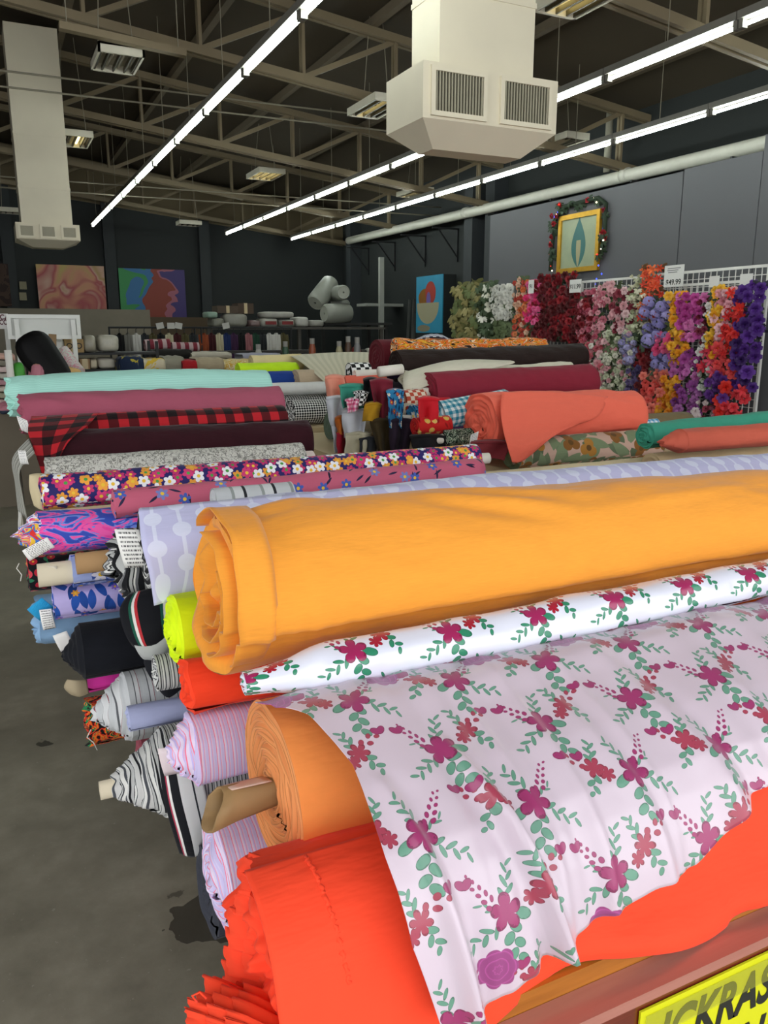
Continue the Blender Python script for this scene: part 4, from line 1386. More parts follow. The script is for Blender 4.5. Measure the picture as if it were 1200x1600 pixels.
roll('olive brown cloth roll tucked behind the mauve roll', (X(40, 640, 4.25), 4.275, 1.11), (1.42, 4.275, 1.10), 0.070, fabric('#5d4a36'), layers=3, amp=0.008, hole=0.02, nl=24, nc=28, group=G2)
roll('mint green ribbed jersey roll on top of the second table', (X(14, 615, 4.42), 4.46, 1.272), (X(420, 605, 4.42), 4.46, 1.275), 0.118, stripes([(0, '#b6ebde'), (0.5, '#a6e0d2')], 0.012, 1, name='mint_rib'), layers=6, amp=0.012, hole=0.02, nl=70, nc=64, wr=0.006, ruffle=0.02,
     prof=lambda t: 0.90 + 0.16 * math.sin(math.pi * t), creases=[(0.05, 0.0, 0.06, 2.0, 0.006, 0.012), (0.14, 0.0, 0.12, 2.0, -0.006, 0.012), (0.33, 0.0, 0.32, 2.0, 0.003, 0.012), (1.40, 0.0, 1.40, 2.0, -0.006, 0.01)], group=G2)
pe = roll('pale pink roll whose round end shows beyond the maroon roll', (X(494, 690, 3.88), 3.88, 1.01 - 0.055), (1.2, 3.88, 0.955), 0.0, fabric('#ecdcd6'), layers=5, amp=0.006, hole=0.02, nl=14, nc=40, group=G2) if False else None
roll('pale pink roll end sticking out behind the maroon roll', (X(488, 688, 3.55), 3.55, 0.995), (1.15, 3.55, 0.995), 0.048, fabric('#ecdcd6'), layers=4, amp=0.006, hole=0.02, nl=14, nc=40, group=G2)
# grey fringed cloth hanging at the aisle end of the second table
p = atY(30, 700, 3.66)
fr = thing('fringed_cloth', 'grey fringed cloth hanging off the aisle end of the second table', 'cloth', (p.x, 3.66, 0.72))
sheet('cloth_fall', [[(p.x + 0.05, 3.50, 1.12), (p.x + 0.04, 3.66, 1.16), (p.x + 0.05, 3.82, 1.12)], [(p.x - 0.01, 3.52, 1.05), (p.x - 0.03, 3.66, 1.08), (p.x, 3.80, 1.06)],
                     [(p.x - 0.01, 3.54, 0.95), (p.x - 0.03, 3.68, 0.97), (p.x, 3.80, 0.96)], [(p.x + 0.0, 3.54, 0.84), (p.x - 0.03, 3.66, 0.86), (p.x, 3.80, 0.85)]], stripes([(0, '#9a9a90'), (0.5, '#c9c8bf'), (0.7, '#7d7c74')], 0.03, 0, name='fringe_cloth'), fr, 5)
rnd = random.Random(4)
for k in range(16):
    yy = 3.54 + 0.26 * k / 15
    MB().tube([(p.x - 0.02, yy, 0.86), (p.x - 0.025 + rnd.uniform(-0.01, 0.01), yy + rnd.uniform(-0.01, 0.01), 0.80), (p.x - 0.02, yy, 0.74)], 0.004, 5).build('fringe_strand', fabric('#cfcec6'), fr)
card('price_tag', atY(38, 665, 3.75), (0.02, -0.01, -0.01), (0.008, 0.0, -0.032), M_TAG, fr, 0.1)
card('price_tag', atY(36, 715, 3.48), (0.014, -0.008, 0.0), (0.003, 0.0, -0.028), M_TAG, fr, 0.1)
o = sheet('loose_cloth', [[atY(46, 742, 3.3), atY(60, 740, 3.3), atY(84, 742, 3.32)], [atY(47, 765, 3.28), atY(62, 768, 3.24), atY(82, 770, 3.26)], [atY(54, 790, 3.27), atY(64, 796, 3.24), atY(76, 800, 3.26)]], fabric('#d8c8a2'), None, 5)
tag(o, 'cream cloth end hanging below the pale leopard roll', 'cloth')

# ---------------------------------------------------------------- third table, to the right of the gap
G3 = 'fabric rolls on the third table'
table('wooden table under the coral and burgundy rolls', 2.05, 4.95, 3.95, 6.3, 0.765)
for k, (yy, zz, rr, x0_, x1_, hx, nm) in enumerate(((5.02, 0.875, 0.11, 2.95, 4.7, '#8c5a50', 'brick coloured roll under the burgundy roll'), (5.26, 0.875, 0.11, 2.9, 4.7, '#6e6a80', 'slate violet roll under the ivory roll'), (5.50, 0.875, 0.11, 2.30, 4.7, '#9a8a70', 'sand roll under the dark brown roll'),
                                                   (5.74, 0.875, 0.11, 2.30, 4.7, '#5c6c5c', 'moss green roll under the tiger print roll'), (5.98, 0.875, 0.11, 2.5, 4.7, '#7c7c84', 'grey roll under the maroon roll end'), (5.60, 1.075, 0.085, 2.40, 4.6, '#54484c', 'smoky brown roll between the sand and dark brown rolls'),
                                                   (5.86, 1.10, 0.11, 2.75, 4.6, '#3c3440', 'dark plum roll below the tiger print roll'), (6.10, 1.10, 0.10, 2.9, 4.6, '#6a4a44', 'chestnut roll below the maroon roll end'), (5.84, 1.29, 0.080, 2.95, 4.5, '#4a2c24', 'dark russet roll directly under the tiger print roll'), (4.62, 0.875, 0.11, 3.75, 4.85, '#7a6a4c', 'khaki roll behind the palm leaf roll'))):
    roll(nm, (x0_, yy, zz), (x1_, yy, zz), rr, fabric(hx), layers=3, nl=14, nc=24, group=G3)
p0, p1 = atY(748, 664, 4.35), atY(985, 648, 4.35)
p1.z = p0.z + 0.015
cor = roll('bright coral roll with a spiral end and a hanging flap on the third table', p0, p1, 0.205, fabric('#ff745c', 0.8, 0.05, 0.35, 0.05), r1=0.165, layers=9, amp=0.010, hole=0.05, nl=60, nc=64, wr=0.007, lump=0.05, ruffle=0.015, group=G3, step=0.08,
           creases=[(0.15, 0.0, 0.75, 1.2, 0.012, 0.025), (0.3, 0.3, 0.7, 1.6, -0.010, 0.025), (0.9, 0.8, 1.3, 1.3, 0.008, 0.02)])
fl = [[atY(785, 613, 4.24), atY(830, 611, 4.24), atY(890, 613, 4.24), atY(950, 620, 4.24)], [atY(782, 640, 4.12), atY(825, 640, 4.11), atY(885, 642, 4.11), atY(935, 650, 4.12)], [atY(786, 672, 4.02), atY(818, 674, 4.0), atY(862, 672, 4.02), atY(900, 664, 4.09)],
      [atY(792, 695, 3.92), atY(812, 698, 3.91), atY(838, 694, 3.92), atY(862, 684, 3.96)], [atY(800, 722, 3.90), atY(808, 723, 3.89), atY(818, 719, 3.90), atY(828, 712, 3.91)]]
sheet('hanging_flap', fl, fabric('#ff745c', 0.8, 0.05, 0.35, 0.05), cor, 6)
card('price_tag', atY(740, 688, 4.25), (0.022, -0.01, 0.012), (-0.008, 0, -0.045), M_TAG, cor, 0.1)
M_JUNGLE = print_scatter('jungle_animals', '#cba795', '#b07a34', '#8c5c2a', '#7c8a68', sc=5.5, rad=0.07, leafsc=7.5, ll=0.11, lw=0.035, pet=3, centre='#6a4a24')
roll('dusty pink roll with palm leaves and wild cats printed below the coral roll', atY(800, 712, 4.05), atY(1012, 690, 4.05) + Vector((0.05, 0, -0.02)), 0.105, M_JUNGLE, layers=4, amp=0.006, hole=0.02, group=G3)
roll('orange spotted roll end beyond the palm leaf roll', atY(1000, 690, 4.3), atY(1032, 690, 4.3), 0.07, print_noise('orange_spots', [(0, '#e6642a'), (0.55, '#f0b48c'), (0.65, '#e6642a')], 40), layers=3, nl=14, group=G3)
roll('pale blue gingham roll end beyond the coral roll', atY(985, 668, 4.55), atY(1024, 664, 4.55), 0.05, checks('#e8eef2', '#3f8fc0', '#8fbfe0', 0.02, name='blue_gingham'), layers=3, nl=14, group=G3)
roll('green roll lying across the far corner of the near stand', (2.62, 2.72, 1.135), (3.55, 2.66, 1.17), 0.062, fabric('#3f9a80', 0.8, 0.1), layers=6, amp=0.008, hole=0.012, nl=40, nc=44, wr=0.006, cone=0.02)
roll('terracotta roll in front of the green roll', (2.60, 2.50, 1.14), (3.55, 2.46, 1.145), 0.055, fabric('#c95f4a', 0.8, 0.08), layers=4, amp=0.008, hole=0.012, nl=40, nc=40, cone=0.10)
roll('dull sand roll under the green and terracotta rolls', (2.55, 2.60, 1.02), (3.5, 2.60, 1.02), 0.062, fabric('#b8a27c'), layers=4, nl=20, nc=28)
roll('dull green roll on the near stand under the sand roll', (2.80, 2.60, 0.86), (3.5, 2.60, 0.86), 0.09, fabric('#5c7a5c'), layers=4, nl=20, nc=28)
roll('dull blue roll at the base of the near stand below the green rolls', (2.80, 2.60, 0.50), (3.5, 2.60, 0.50), 0.26, fabric('#56708c'), layers=4, nl=20, nc=28)
burg = roll('burgundy roll with a white core on the third table', atY(668, 614, 5.0), atY(918, 602, 5.0) + Vector((0, 0, 0.02)), 0.145, fabric('#8a2638', 0.85, 0.08), layers=7, amp=0.008, core=(0.12, 0.04, plain('#ece6da', 0.7)), nl=50, nc=48, wr=0.006, group=G3,
            creases=[(0.75, 0, 0.75, 2.2, -0.006, 0.012)])
roll('red cloth bolt with a beige core below the burgundy roll', atY(655, 640, 4.85), atY(700, 640, 4.85), 0.085, fabric('#cf1f2c'), layers=4, core=(0.14, 0.042, M_PAPERTUBE), nl=14, group=G3)
M_TEALG = checks('#e6f0f0', '#2b86a0', '#86bccb', 0.022, name='teal_gingham')
roll('teal gingham roll under the burgundy roll', atY(684, 652, 4.62), atY(790, 632, 4.62), 0.105, M_TEALG, layers=5, amp=0.012, hole=0.03, ruffle=0.02, nl=30, group=G3)
roll('red polka dot roll under the teal gingham roll', atY(648, 668, 4.5), atY(700, 664, 4.5), 0.062, print_scatter('red_gold_dot', '#c4201f', '#e0c070', '#d8b860', '#c4201f', sc=14, rad=0.02, pet=0), layers=4, nl=14, group=G3)
roll('purple roll end between the gingham and coral rolls', atY(704, 670, 4.6), atY(760, 668, 4.6), 0.045, fabric('#5a3a62'), layers=3, nl=14, group=G3)
roll('green leaf print roll next to the coral spiral end', atY(692, 686, 4.45), atY(750, 682, 4.45), 0.06, print_noise('green_black_leaf', [(0, '#14201a'), (0.45, '#3f6a4c'), (0.52, '#cfd8c8'), (0.58, '#1a2a20')], 40), layers=3, core=(0.14, 0.03, plain('#ece6da', 0.7)), nl=14, group=G3)
iv = roll('ivory chiffon roll between the burgundy and dark brown rolls', atY(632, 596, 5.25), atY(890, 580, 5.25), 0.075, fabric('#d9d4c0', 0.8, 0.06), layers=4, amp=0.01, nl=50, wr=0.012, group=G3, ruffle=0.02)
a_ = atY(622, 588, 5.1)
sheet('loose_corner', [[a_ + Vector((0.10, 0.1, 0.02)), a_ + Vector((0.5, 0.08, 0.10)), a_ + Vector((1.0, 0.08, 0.09))], [a_ + Vector((0.02, -0.04, -0.03)), a_ + Vector((0.4, -0.05, 0.06)), a_ + Vector((0.95, -0.02, 0.07))],
                       [a_ + Vector((0.0, -0.09, -0.13)), a_ + Vector((0.22, -0.12, -0.05)), a_ + Vector((0.5, -0.1, 0.01))]], fabric('#d9d4c0', 0.8, 0.06), iv, 5)
roll('dark brown satin roll below the tiger print roll', atY(618, 574, 5.55), atY(905, 560, 5.55), 0.125, fabric('#241511', 0.7, 0.25, 0.4, 0.02), layers=5, amp=0.008, hole=0.03, nl=50, nc=44, wr=0.008, group=G3)
M_TIGER = print_noise('orange_tiger', [(0, '#2a1710'), (0.36, '#e8d7b4'), (0.43, '#e0681c'), (0.56, '#ea8a1f'), (0.60, '#e3b03a'), (0.66, '#3a2013')], 7, (1, 3, 1), 2.5)
tg = roll('orange tiger print roll on top of the third table', atY(616, 543, 5.8), atY(850, 541, 5.8) + Vector((0, 0, 0.0)), 0.070, M_TIGER, layers=4, amp=0.008, hole=0.03, nl=50, nc=44, wr=0.012, lump=0.15, group=G3)
a_ = atY(612, 543, 5.65)
o = sheet('checked_cloth', [[atY(648, 531, 5.9), atY(668, 523, 5.9), atY(688, 523, 5.9), atY(704, 531, 5.9)], [atY(650, 532, 5.8), atY(668, 527, 5.75), atY(690, 527, 5.75), atY(708, 533, 5.8)]], checks('#e9ecf2', '#2a2f58', None, 0.03, name='navy_check'), None, 5)
tag(o, 'navy and white checked cloth lying on top of the tiger print roll', 'cloth')
roll('maroon roll end behind the tiger print roll', atY(588, 560, 6.1), atY(700, 556, 6.1), 0.150, fabric('#5e1420'), layers=5, nl=20, group=G3)
roll('thin dark purple roll with a white core', atY(592, 584, 5.5), atY(640, 582, 5.5), 0.050, fabric('#2c1c40'), layers=3, core=(0.20, 0.035, plain('#ece6da', 0.7)), nl=14, group=G3)
o = MB().tube([atY(592, 581, 5.2), atY(628, 577, 5.2)], 0.038, 14).build('paper_core', plain('#ece6da', 0.7), smooth=True)
tag(o, 'bare white paper core poking out below the dark brown roll', 'paper core')
roll('black and white checker roll end above the salmon roll', atY(545, 581, 5.66), atY(575, 580, 5.66), 0.068, checks('#f0f0ee', '#141414', None, 0.035, name='bw_checker'), layers=3, nl=14, group=G3)
roll('salmon pink roll beside the checker roll', atY(536, 600, 5.5), atY(600, 596, 5.5), 0.062, fabric('#e8705c'), layers=4, nl=16, group=G3)
M_PAISLEY = print_scatter('blue_paisley', '#2f86b8', '#e8e4d8', '#c8402f', '#123a6a', sc=18, rad=0.018)
roll('blue paisley roll with a white core below the burgundy end', atY(640, 655, 4.75), atY(690, 655, 4.75), 0.10, M_PAISLEY, layers=4, amp=0.01, core=(0.06, 0.03, plain('#ece6da', 0.7)), nl=14, group=G3)
roll('small red checker roll end with a white core next to the burgundy roll', atY(628, 626, 4.95), atY(660, 624, 4.95), 0.075, checks('#ead9c4', '#c05038', None, 0.03, name='red_checker'), layers=4, nl=14, group=G3)


def hanging(label, box, Y, mat, curl=0.08, top=0.12, n=5, seed=0, cat='cloth', narrow=1.0):
    """a length of cloth that falls from a table edge: lies back on top, then hangs in soft folds"""
    x0, y0, x1, y1 = box
    rr = random.Random(seed + x0)
    narrow = rr.uniform(0.55, 1.15)
    lean = rr.uniform(-0.2, 0.2)
    hem = [rr.uniform(-0.16, 0.10) for _ in range(n)]
    rows = []
    for j, f in enumerate((-0.15, 0.0, 0.12, 0.45, 0.75, 1.0)):
        row = []
        for i in range(n):
            g = i / (n - 1)
            gx = 0.5 + (g - 0.5) * (1 + (narrow - 1) * max(0, f))
            yy = Y + (top if f < 0 else 0) - 0.02 * max(f, 0) + curl * 0.5 * math.sin(i * 2.4 + seed + f) * min(1, max(0, f) * 2 + 0.2)
            q = atY(x0 + (x1 - x0) * (gx + lean * max(f, 0)) + rr.uniform(-1, 1), y0 + (y1 - y0) * max(f * (1 + hem[i] * max(f, 0)), 0.0) + (3.0 * (2 * g - 1) ** 2 if f < 0.1 else 0), yy)
            if f < 0:
                q.z += 0.01
            row.append(q)
        rows.append(row)
    o = sheet('hanging_cloth', rows, mat, None, 5, 0.006)
    return tag(o, label, cat, 'cloth ends hanging off the third table')


hanging('peach cloth end hanging beside the grey checked bolts', (508, 588, 538, 630), 5.3, fabric('#ee9a82'), seed=1)
hanging('white cotton sleeve hanging below the peach cloth', (510, 620, 546, 668), 5.2, fabric('#e4e6ee'), seed=2)
hanging('long white cloth strip hanging to the floor by the table edge', (518, 660, 532, 712), 5.2, fabric('#dfe2ea'), seed=3, n=4)
hanging('teal green cloth hanging below the salmon roll', (530, 602, 574, 640), 5.0, fabric('#3f9a84'), seed=4)
hanging('black and white checker cloth hanging on the teal cloth', (552, 612, 576, 634), 4.9, checks('#f0f0ee', '#141414', None, 0.018, name='bw_checker_small'), seed=5, n=4)
hanging('pink gingham cloth corner hanging on the teal cloth', (540, 624, 564, 644), 4.88, checks('#f6d7e0', '#d44a7a', '#e88aac', 0.016, name='pink_gingham'), seed=6, n=4)
hanging('white cotton cloth hanging in a bunch below the checker cloth', (534, 640, 574, 690), 4.95, fabric('#d9dbe2'), seed=7)
hanging('orange cloth strip showing between the white cloths', (524, 652, 544, 680), 5.05, fabric('#d0702c'), seed=8, n=4)
hanging('crimson cloth strip hanging low by the white cotton', (526, 676, 544, 712), 5.02, fabric('#b02438'), seed=9, n=4)
hanging('cream cloth bundle hanging below the white cotton', (540, 676, 580, 712), 4.9, fabric('#c9c2a8'), seed=10)
hanging('burgundy cloth hanging between the black cloth and the paisley roll', (578, 594, 614, 655), 4.85, fabric('#7a2232'), seed=11)
hanging('black cloth hanging beside the burgundy cloth', (568, 592, 590, 640), 4.95, fabric('#16161a'), seed=12, n=4)
hanging('mustard yellow cloth hanging under the burgundy cloth', (570, 630, 596, 658), 4.8, fabric('#b98a1e'), seed=13, n=4)
hanging('dark olive brown cloth hanging low below the mustard cloth', (578, 655, 614, 714), 4.78, fabric('#40341e'), seed=14)
hanging('dark plum cloth hanging low beside the red polka dot roll', (608, 655, 648, 714), 4.7, fabric('#2c2030'), seed=15)
hanging('blue print cloth hanging under the paisley roll', (604, 610, 632, 668), 4.72, M_PAISLEY, seed=16, n=4)
hanging('bright red cloth hanging over the end of the teal gingham roll', (652, 622, 686, 666), 4.5, fabric('#cf1f2c'), seed=17, n=4)
hanging('charcoal cloth hanging low by the cream bundle', (562, 684, 590, 714), 4.86, fabric('#33353a'), seed=18, n=4)
hanging('black cloth hanging low in front of the third table', (640, 680, 700, 716), 4.42, fabric('#17171a'), seed=19)
o = hanging('dark red chiffon heap below the coral roll', (736, 690, 800, 720), 4.02, fabric('#7a2a30'), seed=20)

# ---------------------------------------------------------------- fourth table behind, with pale bolts
G4 = 'fabric bolts on the fourth table'
table('beige topped table under the pale bolts in the middle', 2.25, 4.2, 6.35, 8.3, 0.80)
M_DCHECK = checks('#e6e6e2', '#1c1d20', None, 0.016, rot=0.785, name='diagonal_check')
roll('black and white diagonal checked bolt lying at the table edge', (2.30, 6.62, 0.905), (2.95, 6.62, 0.905), 0.11, M_DCHECK, layers=4, nl=20, group=G4, sq=0.05)
roll('second black and white diagonal checked bolt behind the first', (2.32, 6.85, 0.92), (3.0, 6.85, 0.92), 0.12, M_DCHECK, layers=4, nl=20, group=G4, sq=0.05)
roll('white bolt with a brown core on top of the checked bolts', (X(424, 604, 6.72), 6.74, 1.10), (X(520, 600, 6.72), 6.74, 1.10), 0.06, fabric('#dcdcd8'), layers=3, core=(0.05, 0.04, M_KRAFT), nl=16, group=G4)
roll('royal blue bolt below the neon yellow cloth', (X(418, 590, 7.1), 7.12, 1.14), (X(470, 588, 7.1), 7.12, 1.14), 0.10, fabric('#1f3f8c'), layers=3, nl=16, group=G4)
roll('neon yellow green bolt behind the mint roll', (X(372, 578, 7.4), 7.42, 1.21), (X(464, 576, 7.4), 7.42, 1.21), 0.10, fabric('#c6ee20', 0.75), layers=3, nl=20, wr=0.01, group=G4)
roll('beige linen bolt between the blue bolt and the cream cloth', (X(462, 584, 6.98), 7.0, 1.13), (X(560, 580, 6.98), 7.0, 1.13), 0.125, fabric('#bda88e'), layers=4, nl=20, group=G4)
cr_ = thing('cream_cloth', 'cream cloth spread over the bolts on the fourth table', 'cloth', atY(500, 600, 7.0))
sheet('cloth_spread', [[atY(452, 556, 7.9), atY(520, 551, 7.9), atY(575, 551, 7.9), atY(592, 556, 7.9)], [atY(470, 566, 7.3), atY(520, 560, 7.2), atY(575, 560, 7.2), atY(592, 570, 7.3)],
                       [atY(492, 584, 6.9), atY(530, 580, 6.8), atY(570, 582, 6.8), atY(592, 588, 6.9)], [atY(510, 600, 6.75), atY(535, 606, 6.66), atY(565, 606, 6.66), atY(588, 604, 6.7)]], stripes([(0, '#d3ccb4'), (0.5, '#c6c0a6')], 0.05, 0, name='cream_stripe'), cr_, 6)
roll('cream bolt under the spread cream cloth', (2.95, 7.35, 0.93), (4.1, 7.35, 0.93), 0.13, fabric('#cfc8b0'), layers=3, nl=16, group=G4)
roll('pale yellow bolt behind the neon yellow bolt', (X(392, 566, 7.9), 7.9, 1.27), (X(470, 562, 7.9), 7.9, 1.28), 0.09, fabric('#e0cf9a'), layers=3, nl=16, group=G4)
roll('white bolt at the back of the fourth table', (X(455, 560, 8.1), 8.1, 1.27), (X(590, 556, 8.1), 8.1, 1.28), 0.09, fabric('#d6d4c8'), layers=3, nl=16, group=G4)
for k, (yy, xx0, hx, nm) in enumerate(((7.12, 2.4, '#8c8676', 'grey bolt on the fourth table under the blue bolt'), (7.4, 2.5, '#a39a84', 'sand bolt on the fourth table under the neon bolt'), (7.9, 2.6, '#b9ae94', 'tan bolt on the fourth table under the pale yellow bolt'), (8.12, 2.9, '#9a9486', 'stone bolt at the far edge of the fourth table'))):
    roll(nm, (xx0, yy, 0.92), (xx0 + 0.42 if yy < 7.8 else 4.1, yy, 0.92), 0.118, fabric(hx), layers=3, nl=14, nc=24, group=G4)
    if yy > 7.8:
        roll(nm.replace('bolt', 'upper bolt', 1), (xx0, yy - 0.01, 1.10), (4.1, yy - 0.01, 1.10), 0.075, fabric(hx), layers=3, nl=14, nc=24, group=G4)

# ---------------------------------------------------------------- flower racks on the partition
XR = 7.45
M_WIRE = plain('#e6e4de', 0.4)


def grid_panel(label, pxa, pxb, ztop, Xp, zbot=0.25, pitch=0.085):
    ya, yb2 = atX(pxb, 520, Xp).y, atX(pxa, 520, Xp).y
    t_ = thing('grid_panel', label, 'display rack', (Xp, ya, zbot), 'white wire grid panels')
    m = MB()
    for a, b in (((Xp, ya, zbot), (Xp, ya, ztop)), ((Xp, yb2, zbot), (Xp, yb2, ztop)), ((Xp, ya, ztop), (Xp, yb2, ztop)), ((Xp, ya, zbot), (Xp, yb2, zbot))):
        m.bar(a, b, 0.03, 0.03)
    m.build('frame', M_WIRE, t_)
    for yy in (ya + 0.02, yb2 - 0.02):
        MB().b2((Xp - 0.2, yy - 0.02, 0), (Xp + 0.02, yy + 0.02, 0.03)).build('foot', M_WIRE, t_)
        MB().bar((Xp, yy, 0), (Xp, yy, zbot), 0.03, 0.03).build('leg', M_WIRE, t_)
    n = int((yb2 - ya) / pitch)
    src = None
    for k in range(1, n):
        yy = ya + (yb2 - ya) * k / n
        if src is None:
            src = MB().bar((Xp, yy, zbot), (Xp, yy, ztop), 0.008, 0.008).build('upright_wire', M_WIRE, t_)
            y00 = yy
        else:
            c = src.copy()
            COL.objects.link(c)
            c.location.y = yy - y00
    src = None
    n = int((ztop - zbot) / pitch)
    for k in range(1, n):
        zz = zbot + (ztop - zbot) * k / n
        if src is None:
            src = MB().bar((Xp + 0.01, ya, zz), (Xp + 0.01, yb2, zz), 0.008, 0.008).build('cross_wire', M_WIRE, t_)
            z00 = zz
        else:
            c = src.copy()
            COL.objects.link(c)
            c.location.z = zz - z00
    return t_


grid_panel('white wire grid panel behind the dried leaves and white roses', 735, 799, 2.30, XR + 0.04)
grid_panel('white wire grid panel behind the dark red roses', 812, 902, 2.28, XR + 0.05)
grid_panel('white wire grid panel behind the pale pink roses', 906, 1012, 2.26, XR + 0.04)
grid_panel('tall white wire grid panel at the end with most of the bright flowers', 1018, 1192, 2.27, XR)
grid_panel('smaller white wire grid panel hooked in front of the tall one', 1030, 1152, 2.12, XR - 0.08, 0.4)


def petal_fan(m, n, r0, r1, tilt, z0, wid, phase=0.0, curl=0.3):
    """n petals round z, from radius r0 rising outwards by tilt"""
    for k in range(n):
        a = 2 * math.pi * k / n + phase
        ca, sa = math.cos(a), math.sin(a)
        b = len(m.v)
        for j in range(3):
            f = j / 2
            rr = r0 + (r1 - r0) * f
            zz = z0 + tilt * f - curl * f * f * (r1 - r0)
            w = wid * (0.45, 1.0, 0.55)[j]
            for i in (-1, 0, 1):
                q = zz - 0.25 * abs(i) * w
                m.v.append(Vector((ca * rr - sa * i * w, sa * rr + ca * i * w, q)))
        for j in range(2):
            for i in range(2):
                m.f.append((b + j * 3 + i, b + j * 3 + i + 1, b + (j + 1) * 3 + i + 1, b + (j + 1) * 3 + i))


def mesh_of(m, name):
    me = bpy.data.meshes.new(name)
    me.from_pydata([tuple(v) for v in m.v], [], m.f)
    me.polygons.foreach_set('use_smooth', [True] * len(me.polygons))
    return me


FM = {}


def flower_mesh(kind, hexc):
    if (kind, hexc) in FM:
        return FM[(kind, hexc)]
    m = MB()
    if kind == 'rose':
        petal_fan(m, 6, 0.25, 1.0, 0.25, 0.0, 0.42, 0.0)
        petal_fan(m, 5, 0.20, 0.75, 0.42, 0.12, 0.36, 0.4)
        petal_fan(m, 4, 0.10, 0.45, 0.55, 0.2, 0.26, 0.9)
        petal_fan(m, 3, 0.02, 0.18, 0.55, 0.3, 0.14, 0.2)
    elif kind == 'lily':
        petal_fan(m, 6, 0.05, 1.1, 0.55, 0.0, 0.24, 0.0, 0.5)
        petal_fan(m, 5, 0.05, 0.7, 0.7, 0.05, 0.2, 0.5, 0.2)
    elif kind == 'hydrangea':
        rr = random.Random(3)
        for k in range(34):
            zc = rr.uniform(-0.1, 1.0)
            a = rr.uniform(0, 6.28)
            q = math.sqrt(max(0, 1 - zc * zc))
            d = Vector((q * math.cos(a), q * math.sin(a), zc))
            mm = MB()
            petal_fan(mm, 4, 0.02, 0.30, 0.06, 0.0, 0.13, rr.uniform(0, 3))
            M = d.to_track_quat('Z', 'Y').to_matrix()
            b = len(m.v)
            m.v += [M @ v + d * 0.85 for v in mm.v]
            m.f += [tuple(b + i for i in f) for f in mm.f]
    elif kind == 'bud':
        petal_fan(m, 4, 0.1, 0.6, 0.7, 0.0, 0.40, 0.0, -0.2)
        petal_fan(m, 3, 0.05, 0.35, 0.8, 0.1, 0.30, 0.6, 0.1)
    elif kind == 'leaf':
        rr = random.Random(5)
        for k in range(7):
            a = rr.uniform(0, 6.28)
            mm = MB()
            petal_fan(mm, 1, 0.1, 1.25, rr.uniform(-0.3, 0.5), 0.0, 0.26, a, 0.4)
            b = len(m.v)
            m.v += mm.v
            m.f += [tuple(b + i for i in f) for f in mm.f]
    me = mesh_of(m, 'blossom_' + kind)
    me.materials.append(plain(hexc, 0.65, var=0.22, scale=5))
    FM[(kind, hexc)] = me
    return me


def bouquet(label, box, cols, kind, size, dens=1.0, green='#3f5a34', leaves=0.5, seed=0, dx=0.0, cat='flowers', stemcol='#3c4a2c'):
    """artificial flowers hung on a rack: box is their extent in the picture at the rack's distance; size = blossom radius in metres"""
    x0, y0, x1, y1 = box
    rr = random.Random(seed * 13 + x0)
    c = atX((x0 + x1) / 2, (y0 + y1) / 2, XR - 0.12 + dx)
    top = atX((x0 + x1) / 2, y0, XR - 0.12 + dx)
    bot = atX((x0 + x1) / 2, y1, XR - 0.12 + dx)
    half = abs(atX(x1, y0, c.x).y - atX(x0, y0, c.x).y) / 2
    t_ = thing('flower_bouquet', label, cat, (c.x, c.y, bot.z), 'artificial flowers on the racks')
    hgt = top.z - bot.z
    # stem hooked on the wire
    MB().tube([(XR - 0.03, c.y, top.z - 0.02), (c.x + 0.03, c.y, top.z - hgt * 0.3), (c.x + 0.04, c.y, bot.z + hgt * 0.2)], 0.008, 5).build('stem', plain(stemcol, 0.7), t_, smooth=True)
    n = max(3, int(dens * (2 * half) * hgt / (size * size * 2.3)))
    pts = []
    for k in range(n * 12):
        if len(pts) >= n:
            break
        yy, zz = rr.uniform(-half, half) * 0.92, rr.uniform(0.04, 0.96) * hgt
        if all((yy - a) ** 2 + (zz - b) ** 2 > (size * 1.15) ** 2 for a, b in pts):
            pts.append((yy, zz))
    for k, (yy, zz) in enumerate(pts):
        h = cols[rr.randrange(len(cols))]
        kd = kind if isinstance(kind, str) else kind[rr.randrange(len(kind))]
        o = bpy.data.objects.new('blossom', flower_mesh(kd, h))
        link(o, t_)
        o.location = (rr.uniform(-0.07, 0.03), yy, zz)
        d = Vector((-1.0, -0.55 + rr.uniform(-0.5, 0.5) + yy / (half + 0.05) * 0.3, rr.uniform(-0.35, 0.6)))
        o.rotation_euler = d.to_track_quat('Z', 'Y').to_euler()
        s = size * rr.uniform(0.8, 1.15)
        o.scale = (s, s, s)
    for k in range(int(len(pts) * leaves) + 2):
        o = bpy.data.objects.new('leaf_spray', flower_mesh('leaf', green))
        link(o, t_)
        o.location = (rr.uniform(-0.02, 0.06), rr.uniform(-half, half), rr.uniform(0, hgt))
        o.rotation_euler = Vector((-1, rr.uniform(-1, 0.5), rr.uniform(-0.6, 0.6))).to_track_quat('Z', 'Y').to_euler()
        s = max(size, 0.05) * rr.uniform(0.9, 1.4)
        o.scale = (s, s, s)
    return t_


